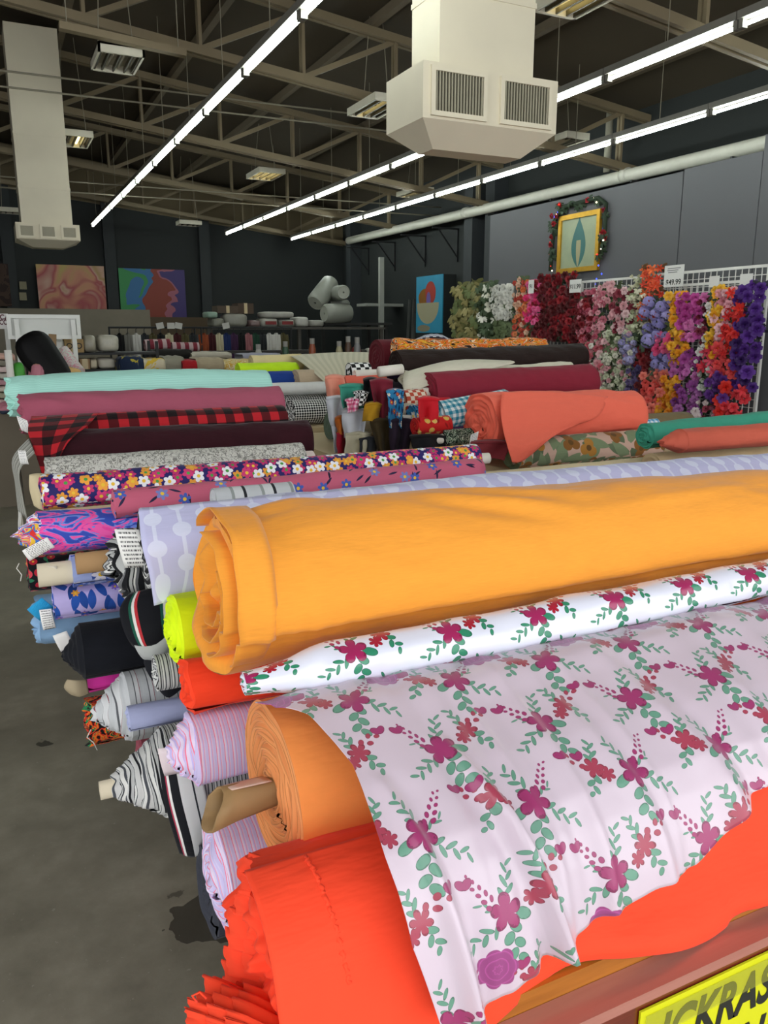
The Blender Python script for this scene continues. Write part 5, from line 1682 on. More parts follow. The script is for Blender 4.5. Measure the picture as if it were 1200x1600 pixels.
B = bouquet
B('bushy dried gold green leaves at the far end of the racks', (708, 442, 752, 532), ['#7d7440', '#9a8f5a', '#5f6a3a'], 'leaf', 0.10, 1.5, '#6a6a3a', 1.4, 1)
B('dark green leafy spray between the dried leaves and the white roses', (748, 440, 775, 530), ['#46583a', '#e4e2d4'], ['leaf', 'bud'], 0.075, 1.2, '#3a4a2c', 1.5, 2)
B('white roses hanging beside the rack edge', (770, 446, 800, 500), ['#e6e4dc', '#d4d2ca'], 'rose', 0.060, 1.3, '#56643f', 0.3, 3)
B('small green leaves hanging below the white roses', (768, 500, 800, 535), ['#5c6a44'], 'leaf', 0.07, 1.2, '#4d5a38', 1.0, 31)
B('mixed orange and coral small roses at the edge of the red ones', (806, 432, 828, 535), ['#d8703a', '#e08a5a', '#c24a3a', '#e8c2a8'], 'rose', 0.045, 1.2, '#4a5a3a', 0.6, 4)
B('hot pink roses among the dark red ones', (824, 438, 848, 508), ['#e8387a', '#f06aa0'], 'rose', 0.048, 1.0, '#3f4f34', 0.6, 5)
B('dark red roses on the left of the price card', (838, 428, 872, 530), ['#6a0e1a', '#8c1420', '#54080f'], 'rose', 0.062, 1.3, '#2c3a26', 0.4, 6)
B('dark red roses in the middle below the gold picture frame', (866, 424, 898, 536), ['#7a0f1c', '#9a1622', '#54080f'], 'rose', 0.062, 1.3, '#2c3a26', 0.4, 7)
B('dark red roses below the eleven dollar price card', (894, 455, 926, 560), ['#7a0f1c', '#8c1420', '#5c0a12'], 'rose', 0.060, 1.3, '#2c3a26', 0.4, 8)
B('pink roses with leaves beside the dark red roses', (908, 452, 946, 532), ['#d07a8a', '#c05a70', '#e0a0aa'], 'rose', 0.050, 1.1, '#50643f', 0.8, 9)
B('tall pale pink roses above the pink ones', (938, 442, 965, 478), ['#e6b4b8', '#d99aa2'], 'rose', 0.048, 1.0, '#56643f', 1.0, 10)
B('dusty pink and burgundy roses beside the cream spray', (958, 452, 988, 520), ['#d8a0a6', '#8c3040', '#e8c6c8'], 'rose', 0.055, 1.1, '#46553a', 0.5, 11)
B('pale pink peonies with white buds low on the rack', (908, 528, 950, 615), ['#d8949c', '#e8bcc0', '#c8606e', '#ece6dc'], ['rose', 'rose', 'bud'], 0.052, 1.1, '#5c6a48', 0.8, 12)
B('small white and green sprays hanging low', (940, 515, 990, 640), ['#e0ddcc', '#c8ccb0', '#d8a0a6'], ['bud', 'rose'], 0.042, 1.0, '#6a7a54', 0.9, 13)
B('cream white hanging blossom spray', (984, 428, 1006, 520), ['#d6d2b8', '#c2c4a4'], ['bud', 'leaf'], 0.045, 1.4, '#8a8f6a', 0.5, 14)
B('orange lily spray standing tallest on the racks', (1002, 415, 1032, 500), ['#e0502a', '#d8402a', '#e8703a'], 'lily', 0.060, 1.5, '#6a4a2c', 0.2, 15)
B('lavender hydrangea heads at the top of the tall panel', (1012, 466, 1048, 505), ['#8a80b8', '#9a90c4'], 'hydrangea', 0.095, 1.2, '#3f4f3a', 0.3, 16, dx=-0.08)
B('lavender hydrangea heads in the middle of the tall panel', (1006, 500, 1042, 535), ['#7f78b4', '#9088c0'], 'hydrangea', 0.095, 1.2, '#3f4f3a', 0.3, 17, dx=-0.08)
B('lavender hydrangea head below the hot pink peony', (1018, 545, 1046, 582), ['#746cab', '#8a82bc'], 'hydrangea', 0.090, 1.2, '#3f4f3a', 0.3, 18, dx=-0.08)
B('narrow lavender blossom string beside the white sprays', (976, 520, 996, 566), ['#8a84b6', '#a09ac6'], 'hydrangea', 0.060, 1.2, '#3f4f3a', 0.3, 19)
B('dark red blossom string between the lavender heads and coral flowers', (992, 540, 1018, 650), ['#6a1018', '#8a1c22'], 'rose', 0.055, 1.1, '#2c3424', 0.4, 20)
B('violet blossom string below the narrow lavender one', (982, 566, 1000, 660), ['#6a5a8a', '#4c3f6c'], 'rose', 0.045, 1.0, '#2c3424', 0.4, 21)
B('golden yellow blossoms at the top of the tall panel', (1048, 457, 1072, 522), ['#e8a21c', '#f0b83a'], 'rose', 0.055, 1.2, '#4f5a34', 0.2, 22, dx=-0.10)
B('magenta pink roses beside the golden blossoms', (1062, 458, 1102, 530), ['#c24a9a', '#d878b4', '#b03a8a'], 'rose', 0.066, 1.3, '#3f4f34', 0.2, 23, dx=-0.11)
B('hot pink peony in the middle of the tall panel', (1024, 520, 1056, 548), ['#e04a80', '#ec6a98'], 'rose', 0.085, 1.4, '#3f4f34', 0.3, 24, dx=-0.12)
B('golden yellow blossoms below the hot pink peony', (1046, 520, 1080, 570), ['#e89a14', '#f0b02c'], 'rose', 0.060, 1.3, '#4f5a34', 0.2, 25, dx=-0.11)
B('violet pink roses below the golden blossoms', (1048, 548, 1092, 592), ['#b04a9c', '#c46ab0', '#96388a'], 'rose', 0.064, 1.3, '#3f4f34', 0.2, 26, dx=-0.11)
B('coral pink blossoms low on the tall panel', (1002, 578, 1036, 690), ['#ee6a60', '#f08474', '#e0524c'], 'rose', 0.066, 1.3, '#4a4a30', 0.2, 27, dx=-0.10)
B('orange yellow blossoms low beside the coral ones', (1030, 585, 1062, 690), ['#e8941a', '#f0ac2a', '#e07c1c'], 'rose', 0.060, 1.3, '#4f5a34', 0.2, 28, dx=-0.10)
B('mauve purple roses low beside the orange yellow ones', (1055, 598, 1092, 692), ['#9a4a9a', '#b670b4', '#7c3480'], 'rose', 0.066, 1.3, '#3f4f34', 0.2, 29, dx=-0.11)
B('dark green leaves with white blossoms in the middle', (1082, 560, 1118, 612), ['#e6e6e0', '#d0d0c8'], ['bud', 'rose'], 0.045, 0.9, '#2f4a2c', 1.4, 30, dx=-0.10)
B('dark burgundy and white blossoms near the top', (1096, 460, 1118, 560), ['#6a1c30', '#e0dcd8', '#7c2438'], ['rose', 'bud'], 0.048, 0.9, '#2f4a2c', 0.9, 32, dx=-0.10)
B('second string of golden yellow blossoms nearer the rack end', (1112, 448, 1132, 560), ['#eea820', '#f4bc34'], 'rose', 0.055, 1.3, '#4f5a34', 0.2, 33, dx=-0.11)
B('pale pink carnation string between yellow and red', (1120, 450, 1144, 540), ['#e0a0aa', '#e8b8be', '#d48894'], 'rose', 0.052, 1.3, '#4f5a44', 0.2, 34, dx=-0.11)
B('bright red blossom string at the rack end', (1138, 452, 1160, 560), ['#d8281c', '#e84a2a', '#c41c1c'], ['rose', 'lily'], 0.062, 1.3, '#3a3a24', 0.2, 35, dx=-0.12)
B('deep purple roses down the very end of the rack', (1152, 440, 1188, 530), ['#4a1c7a', '#5c2a90', '#3a1464'], 'rose', 0.075, 1.3, '#2a2a34', 0.2, 36, dx=-0.12)
B('deep purple roses lower down at the rack end', (1148, 530, 1182, 610), ['#481a76', '#5a288c', '#341058'], 'rose', 0.075, 1.3, '#2a2a34', 0.2, 37, dx=-0.12)
B('raspberry red lily blossoms beside the pink carnations', (1100, 545, 1126, 585), ['#c8243c', '#e0506a'], 'lily', 0.070, 1.3, '#3a3a24', 0.3, 38, dx=-0.12)
B('red carnations below the pale pink string', (1122, 540, 1152, 585), ['#d83038', '#e0484a'], 'rose', 0.068, 1.3, '#3a3a24', 0.2, 39, dx=-0.12)
B('violet blossoms between the raspberry lilies and lower red string', (1108, 582, 1140, 628), ['#54247c', '#6a3490'], 'rose', 0.060, 1.2, '#2a2a34', 0.2, 40, dx=-0.12)
B('lower red blossom string at the rack end', (1126, 595, 1162, 680), ['#d8281c', '#c41c28', '#e03a44'], ['rose', 'lily'], 0.068, 1.3, '#3a3a24', 0.2, 41, dx=-0.12)
B('small pink roses and white buds low on the tall panel', (1088, 625, 1126, 690), ['#d8607a', '#8c2c44', '#e6d8d8', '#c87890'], ['rose', 'bud'], 0.052, 1.0, '#2f4a2c', 0.7, 42, dx=-0.10)


# price cards on the racks
def price_card(label, px, py, w, h, lines, Xp=None, tilt=0.0):
    Xp = Xp or XR - 0.2
    c = atX(px, py, Xp)
    t_ = thing('price_card', label, 'price card', c, 'price cards on the flower racks')
    MB().box(c, (0.006, w, h)).build('card', plain('#e4e2de', 0.5, var=0.02), t_)
    for txt, fz, fs in lines:
        cu = bpy.data.curves.new('lettering', 'FONT')
        cu.body = txt
        cu.size = fs * 1.38
        cu.align_x = 'CENTER'
        cu.offset = fs * 0.02
        cu.extrude = 0.0005
        tmp = bpy.data.objects.new('lettering_source', cu)
        COL.objects.link(tmp)
        bpy.context.view_layer.update()
        me = bpy.data.meshes.new_from_object(tmp.evaluated_get(bpy.context.evaluated_depsgraph_get()))
        bpy.data.objects.remove(tmp)
        me.materials.clear()
        me.materials.append(M_INK)
        o = bpy.data.objects.new('lettering', me)
        link(o, t_)
        o.rotation_euler = (math.radians(90), 0, math.radians(-90))
        o.location = (-0.0042, 0, fz * h - fs * 0.5)
    MB().tube([(c.x + 0.004, c.y, c.z), (XR, c.y, c.z - h * 0.6)], 0.004, 5).build('clip', M_WIRE, t_)
    return t_


pc1 = price_card('white price card reading 49.99 above the magenta roses', 1053, 431, 0.30, 0.24, [('$49.99', -0.28, 0.062)])
for k in range(3):
    MB().box(wloc(pc1) + Vector((-0.0038, 0.02 if k else 0.0, 0.085 - 0.022 * k)), (0.001, 0.20 - 0.03 * k, 0.008)).build('print_line', plain('#6a6a6c', 0.6), pc1)
price_card('white price card reading 11.99 on the dark red roses', 899, 447, 0.24, 0.17, [('$11.99', -0.02, 0.060)], XR - 0.26)
price_card('small white price card with one digit on the orange roses', 830, 448, 0.13, 0.19, [('$1', 0.05, 0.055)], XR - 0.26)
price_card('small blank white card on the gold yellow string', 1116, 440, 0.14, 0.12, [], XR - 0.14)
price_card('small blank white card above the purple roses', 1166, 437, 0.16, 0.12, [], XR - 0.2)
price_card('small blank white card above the pale pink roses', 930, 458, 0.10, 0.10, [], XR - 0.14)

# gilt framed picture with a lit garland
Xf = 7.565
za, zb2 = atX(875, 428, Xf).z, atX(905, 333, Xf).z
ya, yb2 = atX(938, 380, Xf).y, atX(874, 380, Xf).y
pic = thing('framed_picture', 'gilt framed picture of a pale green figure shape hung above the roses', 'picture', (Xf, (ya + yb2) / 2, za))
M_GILT = plain('#c79a2e', 0.35, 0.6, var=0.25, scale=14)
fwid = 0.065
for lo, hi in (((Xf - 0.035, ya, za), (Xf + 0.01, yb2, za + fwid)), ((Xf - 0.035, ya, zb2 - fwid), (Xf + 0.01, yb2, zb2)), ((Xf - 0.035, ya, za + fwid), (Xf + 0.01, ya + fwid, zb2 - fwid)), ((Xf - 0.035, yb2 - fwid, za + fwid), (Xf + 0.01, yb2, zb2 - fwid))):
    MB().b2(lo, hi).build('frame_bar', M_GILT, pic)
t = NT('faded_picture')
g = t.n('ShaderNodeTexCoord').outputs['Generated']
x_, y_, z_ = t.xy(g)
dx_ = t.m('ABSOLUTE', t.m('SUBTRACT', y_, 0.5))
wid_ = t.m('MULTIPLY', t.m('SINE', t.m('MULTIPLY', t.m('POWER', z_, 0.8), 3.14)), 0.20)
ins_ = t.m('LESS_THAN', dx_, t.m('MAXIMUM', wid_, 0.02))
core_ = t.m('LESS_THAN', dx_, t.m('MULTIPLY', wid_, 0.32))
c_ = t.mix(t.noise(g, 5.0, 3.0), srgb('#a9b08c'), srgb('#8c9a80'))
c_ = t.mix(ins_, c_, srgb('#2f6a66'))
c_ = t.mix(t.m('MULTIPLY', core_, t.m('LESS_THAN', z_, 0.55)), c_, srgb('#a8a27c'))
t.out(c_, 0.35)
MB().b2((Xf - 0.012, ya + fwid, za + fwid), (Xf - 0.002, yb2 - fwid, zb2 - fwid)).build('canvas', t.mat, pic)
gar = thing('lit_garland', 'dark green tinsel garland with red bows and coloured bulbs around the picture', 'garland', (Xf - 0.05, (ya + yb2) / 2, za))
path = [(yb2 + 0.14, za + 0.05), (yb2 + 0.13, za + 0.35), (yb2 + 0.10, za + 0.65), (yb2 + 0.09, zb2 - 0.05), (yb2 - 0.05, zb2 + 0.12), ((ya + yb2) / 2, zb2 + 0.13), (ya + 0.05, zb2 + 0.14), (ya - 0.10, zb2 + 0.05), (ya - 0.11, zb2 - 0.3), (ya - 0.10, za + 0.40), (ya - 0.05, za + 0.18)]
MB().tube([(Xf - 0.03, a, b) for a, b in path], 0.03, 7).build('garland_rope', plain('#1e2e1c', 0.8), gar, smooth=True)
rr = random.Random(8)
MBULB = {}
for h, e in (('#3a50ff', 2.5), ('#ff3020', 2.0), ('#fff0d0', 2.5)):
    tt = NT('bulb_' + h.strip('#'))
    tt.put(tt.bsdf.inputs['Base Color'], srgb(h))
    tt.put(tt.bsdf.inputs['Emission Color'], srgb(h))
    tt.put(tt.bsdf.inputs['Emission Strength'], e)
    MBULB[h] = tt.mat
for k in range(70):
    f = rr.uniform(0, len(path) - 1.001)
    i = int(f)
    a = path[i][0] + (path[i + 1][0] - path[i][0]) * (f - i)
    b = path[i][1] + (path[i + 1][1] - path[i][1]) * (f - i)
    p = Vector((Xf - 0.06 + rr.uniform(-0.02, 0.03), a + rr.uniform(-0.05, 0.05), b + rr.uniform(-0.05, 0.05)))
    if k < 34:
        o = bpy.data.objects.new('tinsel_leaf', flower_mesh('leaf', '#24381f'))
        s = 0.06
    elif k < 50:
        o = bpy.data.objects.new('red_bow', flower_mesh('rose', '#9a1420'))
        s = 0.045
    else:
        m = MB().lathe([(0.0, -0.012), (0.010, -0.004), (0.010, 0.006), (0.0, 0.014)], 6, Matrix.Identity(4))
        me = mesh_of(m, 'bulb')
        me.materials.append(MBULB[list(MBULB)[k % 3]])
        o = bpy.data.objects.new('bulb', me)
        s = 1.1
    link(o, gar)
    o.location = p - wloc(gar)
    o.scale = (s, s, s)
    o.rotation_euler = Vector((-1, rr.uniform(-0.5, 0.5), rr.uniform(-0.5, 0.5))).to_track_quat('Z', 'Y').to_euler()
for k in range(5):
    m = MB().lathe([(0.0, -0.012), (0.010, -0.004), (0.010, 0.006), (0.0, 0.014)], 6, Matrix.Identity(4))
    me = mesh_of(m, 'bulb')
    me.materials.append(MBULB['#3a50ff'])
    o = bpy.data.objects.new('bulb', me)
    link(o, gar)
    o.location = atX((938, 935, 940, 932, 930)[k], (392, 415, 428, 436, 444)[k], Xf - 0.04) - wloc(gar)

# ---------------------------------------------------------------- back of the shop
def pbox(x0, y0, x1, y1, Y, d, mb=None):
    """axis-aligned box whose front face fills the picture rectangle at depth Y"""
    a, b = atY(x0, y1, Y), atY(x1, y0, Y)
    return (mb or MB()).b2((a.x, Y, a.z), (b.x, Y + d, b.z))


def counter(label, x0, x1, y0, y1, z, hexc='#6e6454'):
    t_ = thing('shop_counter', label, 'counter', (x0, y0, 0))
    MB().b2((x0, y0, z - 0.03), (x1, y1, z)).build('counter_top', plain('#a89c84', 0.6), t_)
    MB().b2((x0 + 0.02, y0 + 0.04, 0.0), (x1 - 0.02, y0 + 0.07, z - 0.031)).build('front_board', plain(hexc, 0.7), t_)
    for lx in (x0 + 0.04, x1 - 0.04):
        MB().b2((lx - 0.02, y0 + 0.071, 0.0), (lx + 0.02, y1 - 0.02, z - 0.031)).build('side_board', plain(hexc, 0.7), t_)
    return t_


counter('counter with boxes and packs behind the long-haired shopper', -0.9, 1.75, 8.05, 9.6, 0.90)
counter('counter with folded fabrics behind the mint roll', 1.80, 4.3, 9.0, 10.6, 1.02)
counter('far counter below the hanging clothes', 2.4, 9.0 - 1.2, 12.2, 12.9, 1.02, '#3f3a34')
counter('far counter with small coloured goods', 4.36, 7.3, 9.9, 11.0, 0.98, '#4c463e')


def bundle(label, box, Y, mat, d=0.35, seed=0, cat='package', group='packs at the back', name='wrapped_pack', squareness=0.45, lump=0.06):
    x0, y0, x1, y1 = box
    a, b = atY(x0, y1, Y), atY(x1, y0, Y)
    c = Vector(((a.x + b.x) / 2, Y + d / 2, (a.z + b.z) / 2))
    h = Vector(((b.x - a.x) / 2, d / 2, (b.z - a.z) / 2))
    m, uv = MB(), []
    n1, n2 = 22, 14

    def sg(v, e):
        return math.copysign(abs(v) ** e, v)

    def fn(i, j):
        th, ph = 2 * math.pi * i / (n1 - 1), math.pi * (j / (n2 - 1) - 0.5)
        p = Vector((sg(math.cos(ph), squareness) * sg(math.cos(th), squareness) * h.x, sg(math.cos(ph), squareness) * sg(math.sin(th), squareness) * h.y, sg(math.sin(ph), squareness) * h.z))
        k = 1 + lump * nz(p.x * 9 + seed, p.y * 9, p.z * 9 + seed)
        uv.append((th * h.x, ph * h.z))
        return c + p * k
    m.grid(fn, n1, n2)
    o = m.build(name, mat, smooth=True, uv=uv)
    return tag(o, label, cat, group)


def carton(label, box, Y, hexc='#a88a62', d=0.35, rings=0):
    x0, y0, x1, y1 = box
    a, b = atY(x0, y1, Y), atY(x1, y0, Y)
    t_ = thing('cardboard_box', label, 'box', (a.x, Y, a.z), 'packs at the back')
    MB().b2((a.x, Y, a.z), (b.x, Y + d, b.z)).build('box_body', plain(hexc, 0.8, var=0.06), t_)
    MB().b2(((a.x + b.x) / 2 - 0.03, Y - 0.002, a.z), ((a.x + b.x) / 2 + 0.03, Y + d, b.z + 0.002)).build('tape', plain('#c8b48c', 0.4), t_)
    for k in range(rings):
        cx = a.x + (b.x - a.x) * (0.25 + 0.5 * k / max(1, rings - 1) if rings > 1 else 0.5)
        M = Matrix.Translation((cx, Y - 0.001, (a.z + b.z) / 2)) @ Matrix.Rotation(math.radians(90), 4, 'X')
        MB().lathe([(0.022, 0), (0.022, 0.004), (0.032, 0.004), (0.032, 0)], 14, M).build('ring_hole', M_BLACK, t_)
    return t_


def folded(label, box, Y, mat, d=0.4, n=1):
    """a folded length of cloth: rounded front fold, layers inside"""
    x0, y0, x1, y1 = box
    a, b = atY(x0, y1, Y), atY(x1, y0, Y)
    hz = (b.z - a.z) / 2
    m, uv = MB(), []
    prof = []
    for k in range(9):
        an = math.pi * (k / 8 - 0.5)
        prof.append((Y + hz * (1 - math.cos(an)) * 0.8, a.z + hz + hz * math.sin(an)))
    prof = [(Y + d, a.z)] + prof + [(Y + d, b.z)]

    def fn(i, j):
        f = i / 9
        y, z = prof[j]
        uv.append((a.x + (b.x - a.x) * f, j * 0.03))
        return (a.x + (b.x - a.x) * f, y + 0.015 * nz(f * 4, j), z + 0.012 * nz(f * 5, j * 0.6, Y) - (0.012 if i in (0, 9) else 0))
    m.grid(fn, 10, len(prof))
    m.f.append(tuple(k * 10 for k in reversed(range(len(prof)))))
    m.f.append(tuple(k * 10 + 9 for k in range(len(prof))))
    o = m.build('folded_cloth', mat, smooth=True, uv=uv)
    return tag(o, label, 'folded cloth', 'folded cloth at the back')


# stack of folded cloth at the picture's edge
for k, (hx, nm) in enumerate((('#d8b8b4', 'pale pink'), ('#b8b49c', 'grey green'), ('#d9cfc0', 'cream'), ('#c79aa0', 'dusty pink'), ('#c9c6ba', 'pale grey'), ('#e0c8c4', 'shell pink'), ('#8f8a7c', 'taupe'), ('#d4ab9a', 'peach'))):
    yy = 634 - k * 10.2
    folded('%s folded cloth in the stack at the edge behind the mint roll' % nm, (-30, yy - 10, 26 - (k % 3) * 3, yy), 8.2, fabric(hx))
o = MB().tube([atY(22, 634, 8.09), atY(12, 547, 8.09)], 0.032, 12).build('paper_core', plain('#efece4', 0.6), smooth=True)
tag(o, 'white paper core standing among the folded cloth at the edge', 'paper core')
# display board seen from the back
Yb = 9.3
p, q = atY(13, 530, Yb), atY(124, 492, Yb)
bd = thing('display_board', 'white display board on two posts behind the long-haired shopper', 'sign', ((p.x + q.x) / 2, Yb, 0.9))
MB().b2((p.x, Yb, p.z), (q.x, Yb + 0.02, q.z)).build('board', plain('#d9dbd6', 0.5, var=0.03), bd)
for lo, hi in (((p.x, Yb - 0.03, p.z), (q.x, Yb - 0.001, p.z + 0.04)), ((p.x, Yb - 0.03, q.z - 0.04), (q.x, Yb - 0.001, q.z)), ((p.x, Yb - 0.03, p.z + 0.04), (p.x + 0.04, Yb - 0.001, q.z - 0.04)), ((q.x - 0.04, Yb - 0.03, p.z + 0.04), (q.x, Yb - 0.001, q.z - 0.04))):
    MB().b2(lo, hi).build('edge_strip', plain('#e6e7e2', 0.5), bd)
for px_ in (26, 114):
    xx = atY(px_, 510, Yb).x
    MB().b2((xx - 0.022, Yb - 0.06, 0.90), (xx + 0.022, Yb - 0.031, q.z - 0.05)).build('post', plain('#e6e7e2', 0.5), bd)
# lettered sign at the picture's edge
p, q = atY(-40, 514, 10.2), atY(12, 490, 10.2)
sg_ = thing('shelf_sign', 'white sign with dark red letters at the edge beside the display board', 'sign', (p.x, 10.2, p.z))
MB().b2((p.x, 10.2, p.z), (q.x, 10.22, q.z)).build('sign_board', plain('#dcd8d6', 0.5), sg_)
M_DRED = plain('#5a1f2c', 0.6)
letters('CA', atY(0, 500, 10.2).x, atY(0, 499, 10.2).z, 0.055, M_DRED, sg_, 10.198, shear=0, squeeze=0.9)
letters('COC', atY(-1, 506, 10.2).x, atY(0, 507, 10.2).z, 0.055, M_DRED, sg_, 10.198, shear=0, squeeze=0.75)
MB().b2((p.x, 10.2, 0.0), (p.x + 0.05, 10.22, p.z)).build('post', plain('#cfcfca', 0.5), sg_)
MB().b2((q.x - 0.05, 10.2, 0.0), (q.x, 10.22, p.z)).build('post', plain('#cfcfca', 0.5), sg_)
# shelf with boxes
zs1, zs2 = atY(140, 551, 9.45).z, atY(140, 577, 9.45).z
sh = thing('goods_shelf', 'black shelf unit with cartons and clear packs', 'shelf', (0.5, 9.45, 0.90))
for zz in (zs1, zs2):
    MB().b2((0.35, 9.40, zz - 0.025), (1.72, 9.95, zz)).build('shelf_board', M_BLACK, sh)
for xx in (0.36, 1.70):
    for yy in (9.42, 9.93):
        MB().b2((xx - 0.015, yy - 0.015, 0.9), (xx + 0.015, yy + 0.015, zs1 + 0.12)).build('upright', M_BLACK, sh)
carton('brown carton with two round holes on the black shelf', (102, 530, 130, 551), 9.46, '#a08458', 0.3, 2)
bundle('white paper bag with a round eyelet on the black shelf', (84, 530, 101, 551), 9.47, plain('#d6d4ce', 0.6), seed=1)
bundle('grey clear-wrapped pack standing beside the brown carton', (131, 524, 150, 551), 9.46, plain('#9a9484', 0.3, var=0.3, scale=20), seed=2)
bundle('pale clear-wrapped pack on the black shelf beside the grey one', (155, 523, 186, 550), 9.46, plain('#b8b4a4', 0.3, var=0.3, scale=20), seed=3)
carton('tan carton on the lower black shelf', (126, 561, 140, 577), 9.46, '#9a7a58', 0.3)
bundle('cream pack on the lower black shelf', (141, 560, 152, 577), 9.46, plain('#cbbfa6', 0.5), seed=4)
bundle('white paper pack tilted on the lower black shelf', (154, 559, 182, 577), 9.46, plain('#c9c2b4', 0.5), seed=5)
o = MB().bar(atY(82, 522, 8.6), atY(82, 566, 8.6), 0.07, 0.05).build('wooden_post', plain('#8a6f4e', 0.7))
tag(o, 'short wooden post standing behind the black hair', 'post')
carton('low tan carton under the pale yellow small roll', (90, 592, 132, 627), 8.25, '#8c7452', 0.3)
roll('pale yellow small roll beside the black hair', atY(92, 580, 8.3), atY(120, 588, 8.4), 0.07, fabric('#d8b070'), layers=3, nl=14, group='small rolls at the back')
roll('pink and white plastic wrapped roll leaning by the display board post', atY(98, 548, 8.7), atY(124, 582, 8.5), 0.06, print_noise('pink_white_wrap', [(0, '#d6d2cc'), (0.5, '#d89aa8'), (0.58, '#cfd6cc')], 18), layers=3, nl=14, group='small rolls at the back')
bundle('green bag below the pink sleeve', (26, 566, 38, 630), 8.1, plain('#4aa83a', 0.5), 0.2, seed=6).location.z = 0.0
# folded fabrics behind the mint roll
bundle('navy and yellow bag beside the black shelf', (186, 556, 228, 592), 9.2, print_noise('navy_yellow', [(0, '#1c2a44'), (0.55, '#24344f'), (0.62, '#b8a83a')], 8), 0.3, seed=7)
folded('cream folded cloth with a yellow patch behind the mint roll', (226, 560, 258, 582), 9.2, print_noise('cream_yellow', [(0, '#c8bda2'), (0.55, '#d4b23c')], 5))
folded('grey folded cloth behind the mint roll', (258, 557, 288, 582), 9.22, fabric('#8c8878'))
folded('bright red folded cloth behind the mint roll', (286, 563, 308, 582), 9.15, fabric('#a01c22'))
folded('beige folded cloth with a dark ring mark behind the mint roll', (308, 559, 350, 582), 9.2, fabric('#a89a80'))
folded('yellow and cream folded cloth beside the neon yellow bolt', (351, 562, 400, 584), 9.2, print_noise('yellow_cream', [(0, '#cdbc84'), (0.5, '#c89a34'), (0.58, '#d6c9a0')], 14))
for k, (xa_, xb_, nm) in enumerate(((232, 296, 'umber folded cloth below the black one on the counter'), (298, 362, 'fawn folded cloth below the white one on the counter'), (378, 440, 'dove grey folded cloth below the lavender one on the counter'))):
    folded(nm, (xa_, (560, 560, 562)[k], xb_, (590, 589, 585)[k]), 10.02, fabric(('#4a4036', '#8c8068', '#74747c')[k]))
folded('lavender grey folded cloth on the far side of the counter', (380, 552, 440, 562), 10.0, fabric('#9a9aa8'))
folded('white folded cloth on the far side of the counter', (300, 550, 362, 560), 10.0, fabric('#b6b0a0'))
folded('black folded cloth on the far side of the counter', (240, 546, 300, 560), 10.1, fabric('#24221f'))
M_PSTR = stripes([(0, '#b8a0a0'), (0.5, '#7a2c38')], 0.11, 0, name='pink_maroon_stripe')
roll('pink and maroon striped roll below the hanging clothes', atY(226, 541, 11.0), atY(265, 539, 11.0), 0.085, M_PSTR, layers=3, nl=14, group='small rolls at the back')
roll('second pink and maroon striped roll beyond the first', atY(268, 543, 11.0), atY(310, 543, 11.0), 0.07, M_PSTR, layers=3, nl=14, group='small rolls at the back')
o = thing('trestle', 'low dark trestle under the striped rolls', 'stand', (2.4, 10.9, 0))
zz = atY(260, 549, 11.0).z
MB().b2((2.3, 10.9, zz - 0.04), (4.2, 11.12, zz)).build('beam', plain('#2c2824', 0.7), o)
for xx in (2.4, 4.1):
    MB().b2((xx - 0.03, 10.92, 0), (xx + 0.03, 11.1, zz - 0.041)).build('leg', plain('#2c2824', 0.7), o)


# garments on rails
def garment(label, x, y, ztop, h, w, mat, seed):
    t_ = thing('hanging_garment', label, 'garment', (x, y, ztop - h), 'garments on the rails')
    m, uv = MB(), []
    rings = ((0.0, 0.25), (0.05, 0.7), (0.12, 1.0), (0.4, 0.92), (0.7, 1.0), (1.0, 1.12))
    n = 14

    def fn(i, j):
        f, k = rings[j]
        a = 2 * math.pi * i / n
        ww = w / 2 * k * (1 + 0.10 * math.sin(3 * a + seed + f * 3) * f)
        dd = 0.05 + 0.03 * f
        uv.append((a * 0.1, f * h))
        return (x + ww * math.cos(a), y + dd * math.sin(a) * (1 + 0.3 * math.sin(4 * a + seed)), ztop - h * f)
    m.grid(fn, n, len(rings), closeu=True)
    m.f.append(tuple(range(n)))
    m.build('cloth_body', mat, t_, smooth=True, uv=uv)
    MB().tube([(x, y, ztop - 0.02), (x, y, ztop + 0.05), (x + 0.02, y, ztop + 0.08)], 0.006, 5).build('hanger', M_BLACK, t_)
    for sx in (-1, 1):
        MB().tube([(x + sx * w * 0.40, y, ztop - 0.07 * h), (x + sx * w * 0.52, y - 0.02, ztop - 0.35 * h), (x + sx * w * 0.50, y - 0.02, ztop - 0.6 * h)], [0.05, 0.045, 0.035], 8).build('sleeve', mat, t_, smooth=True)


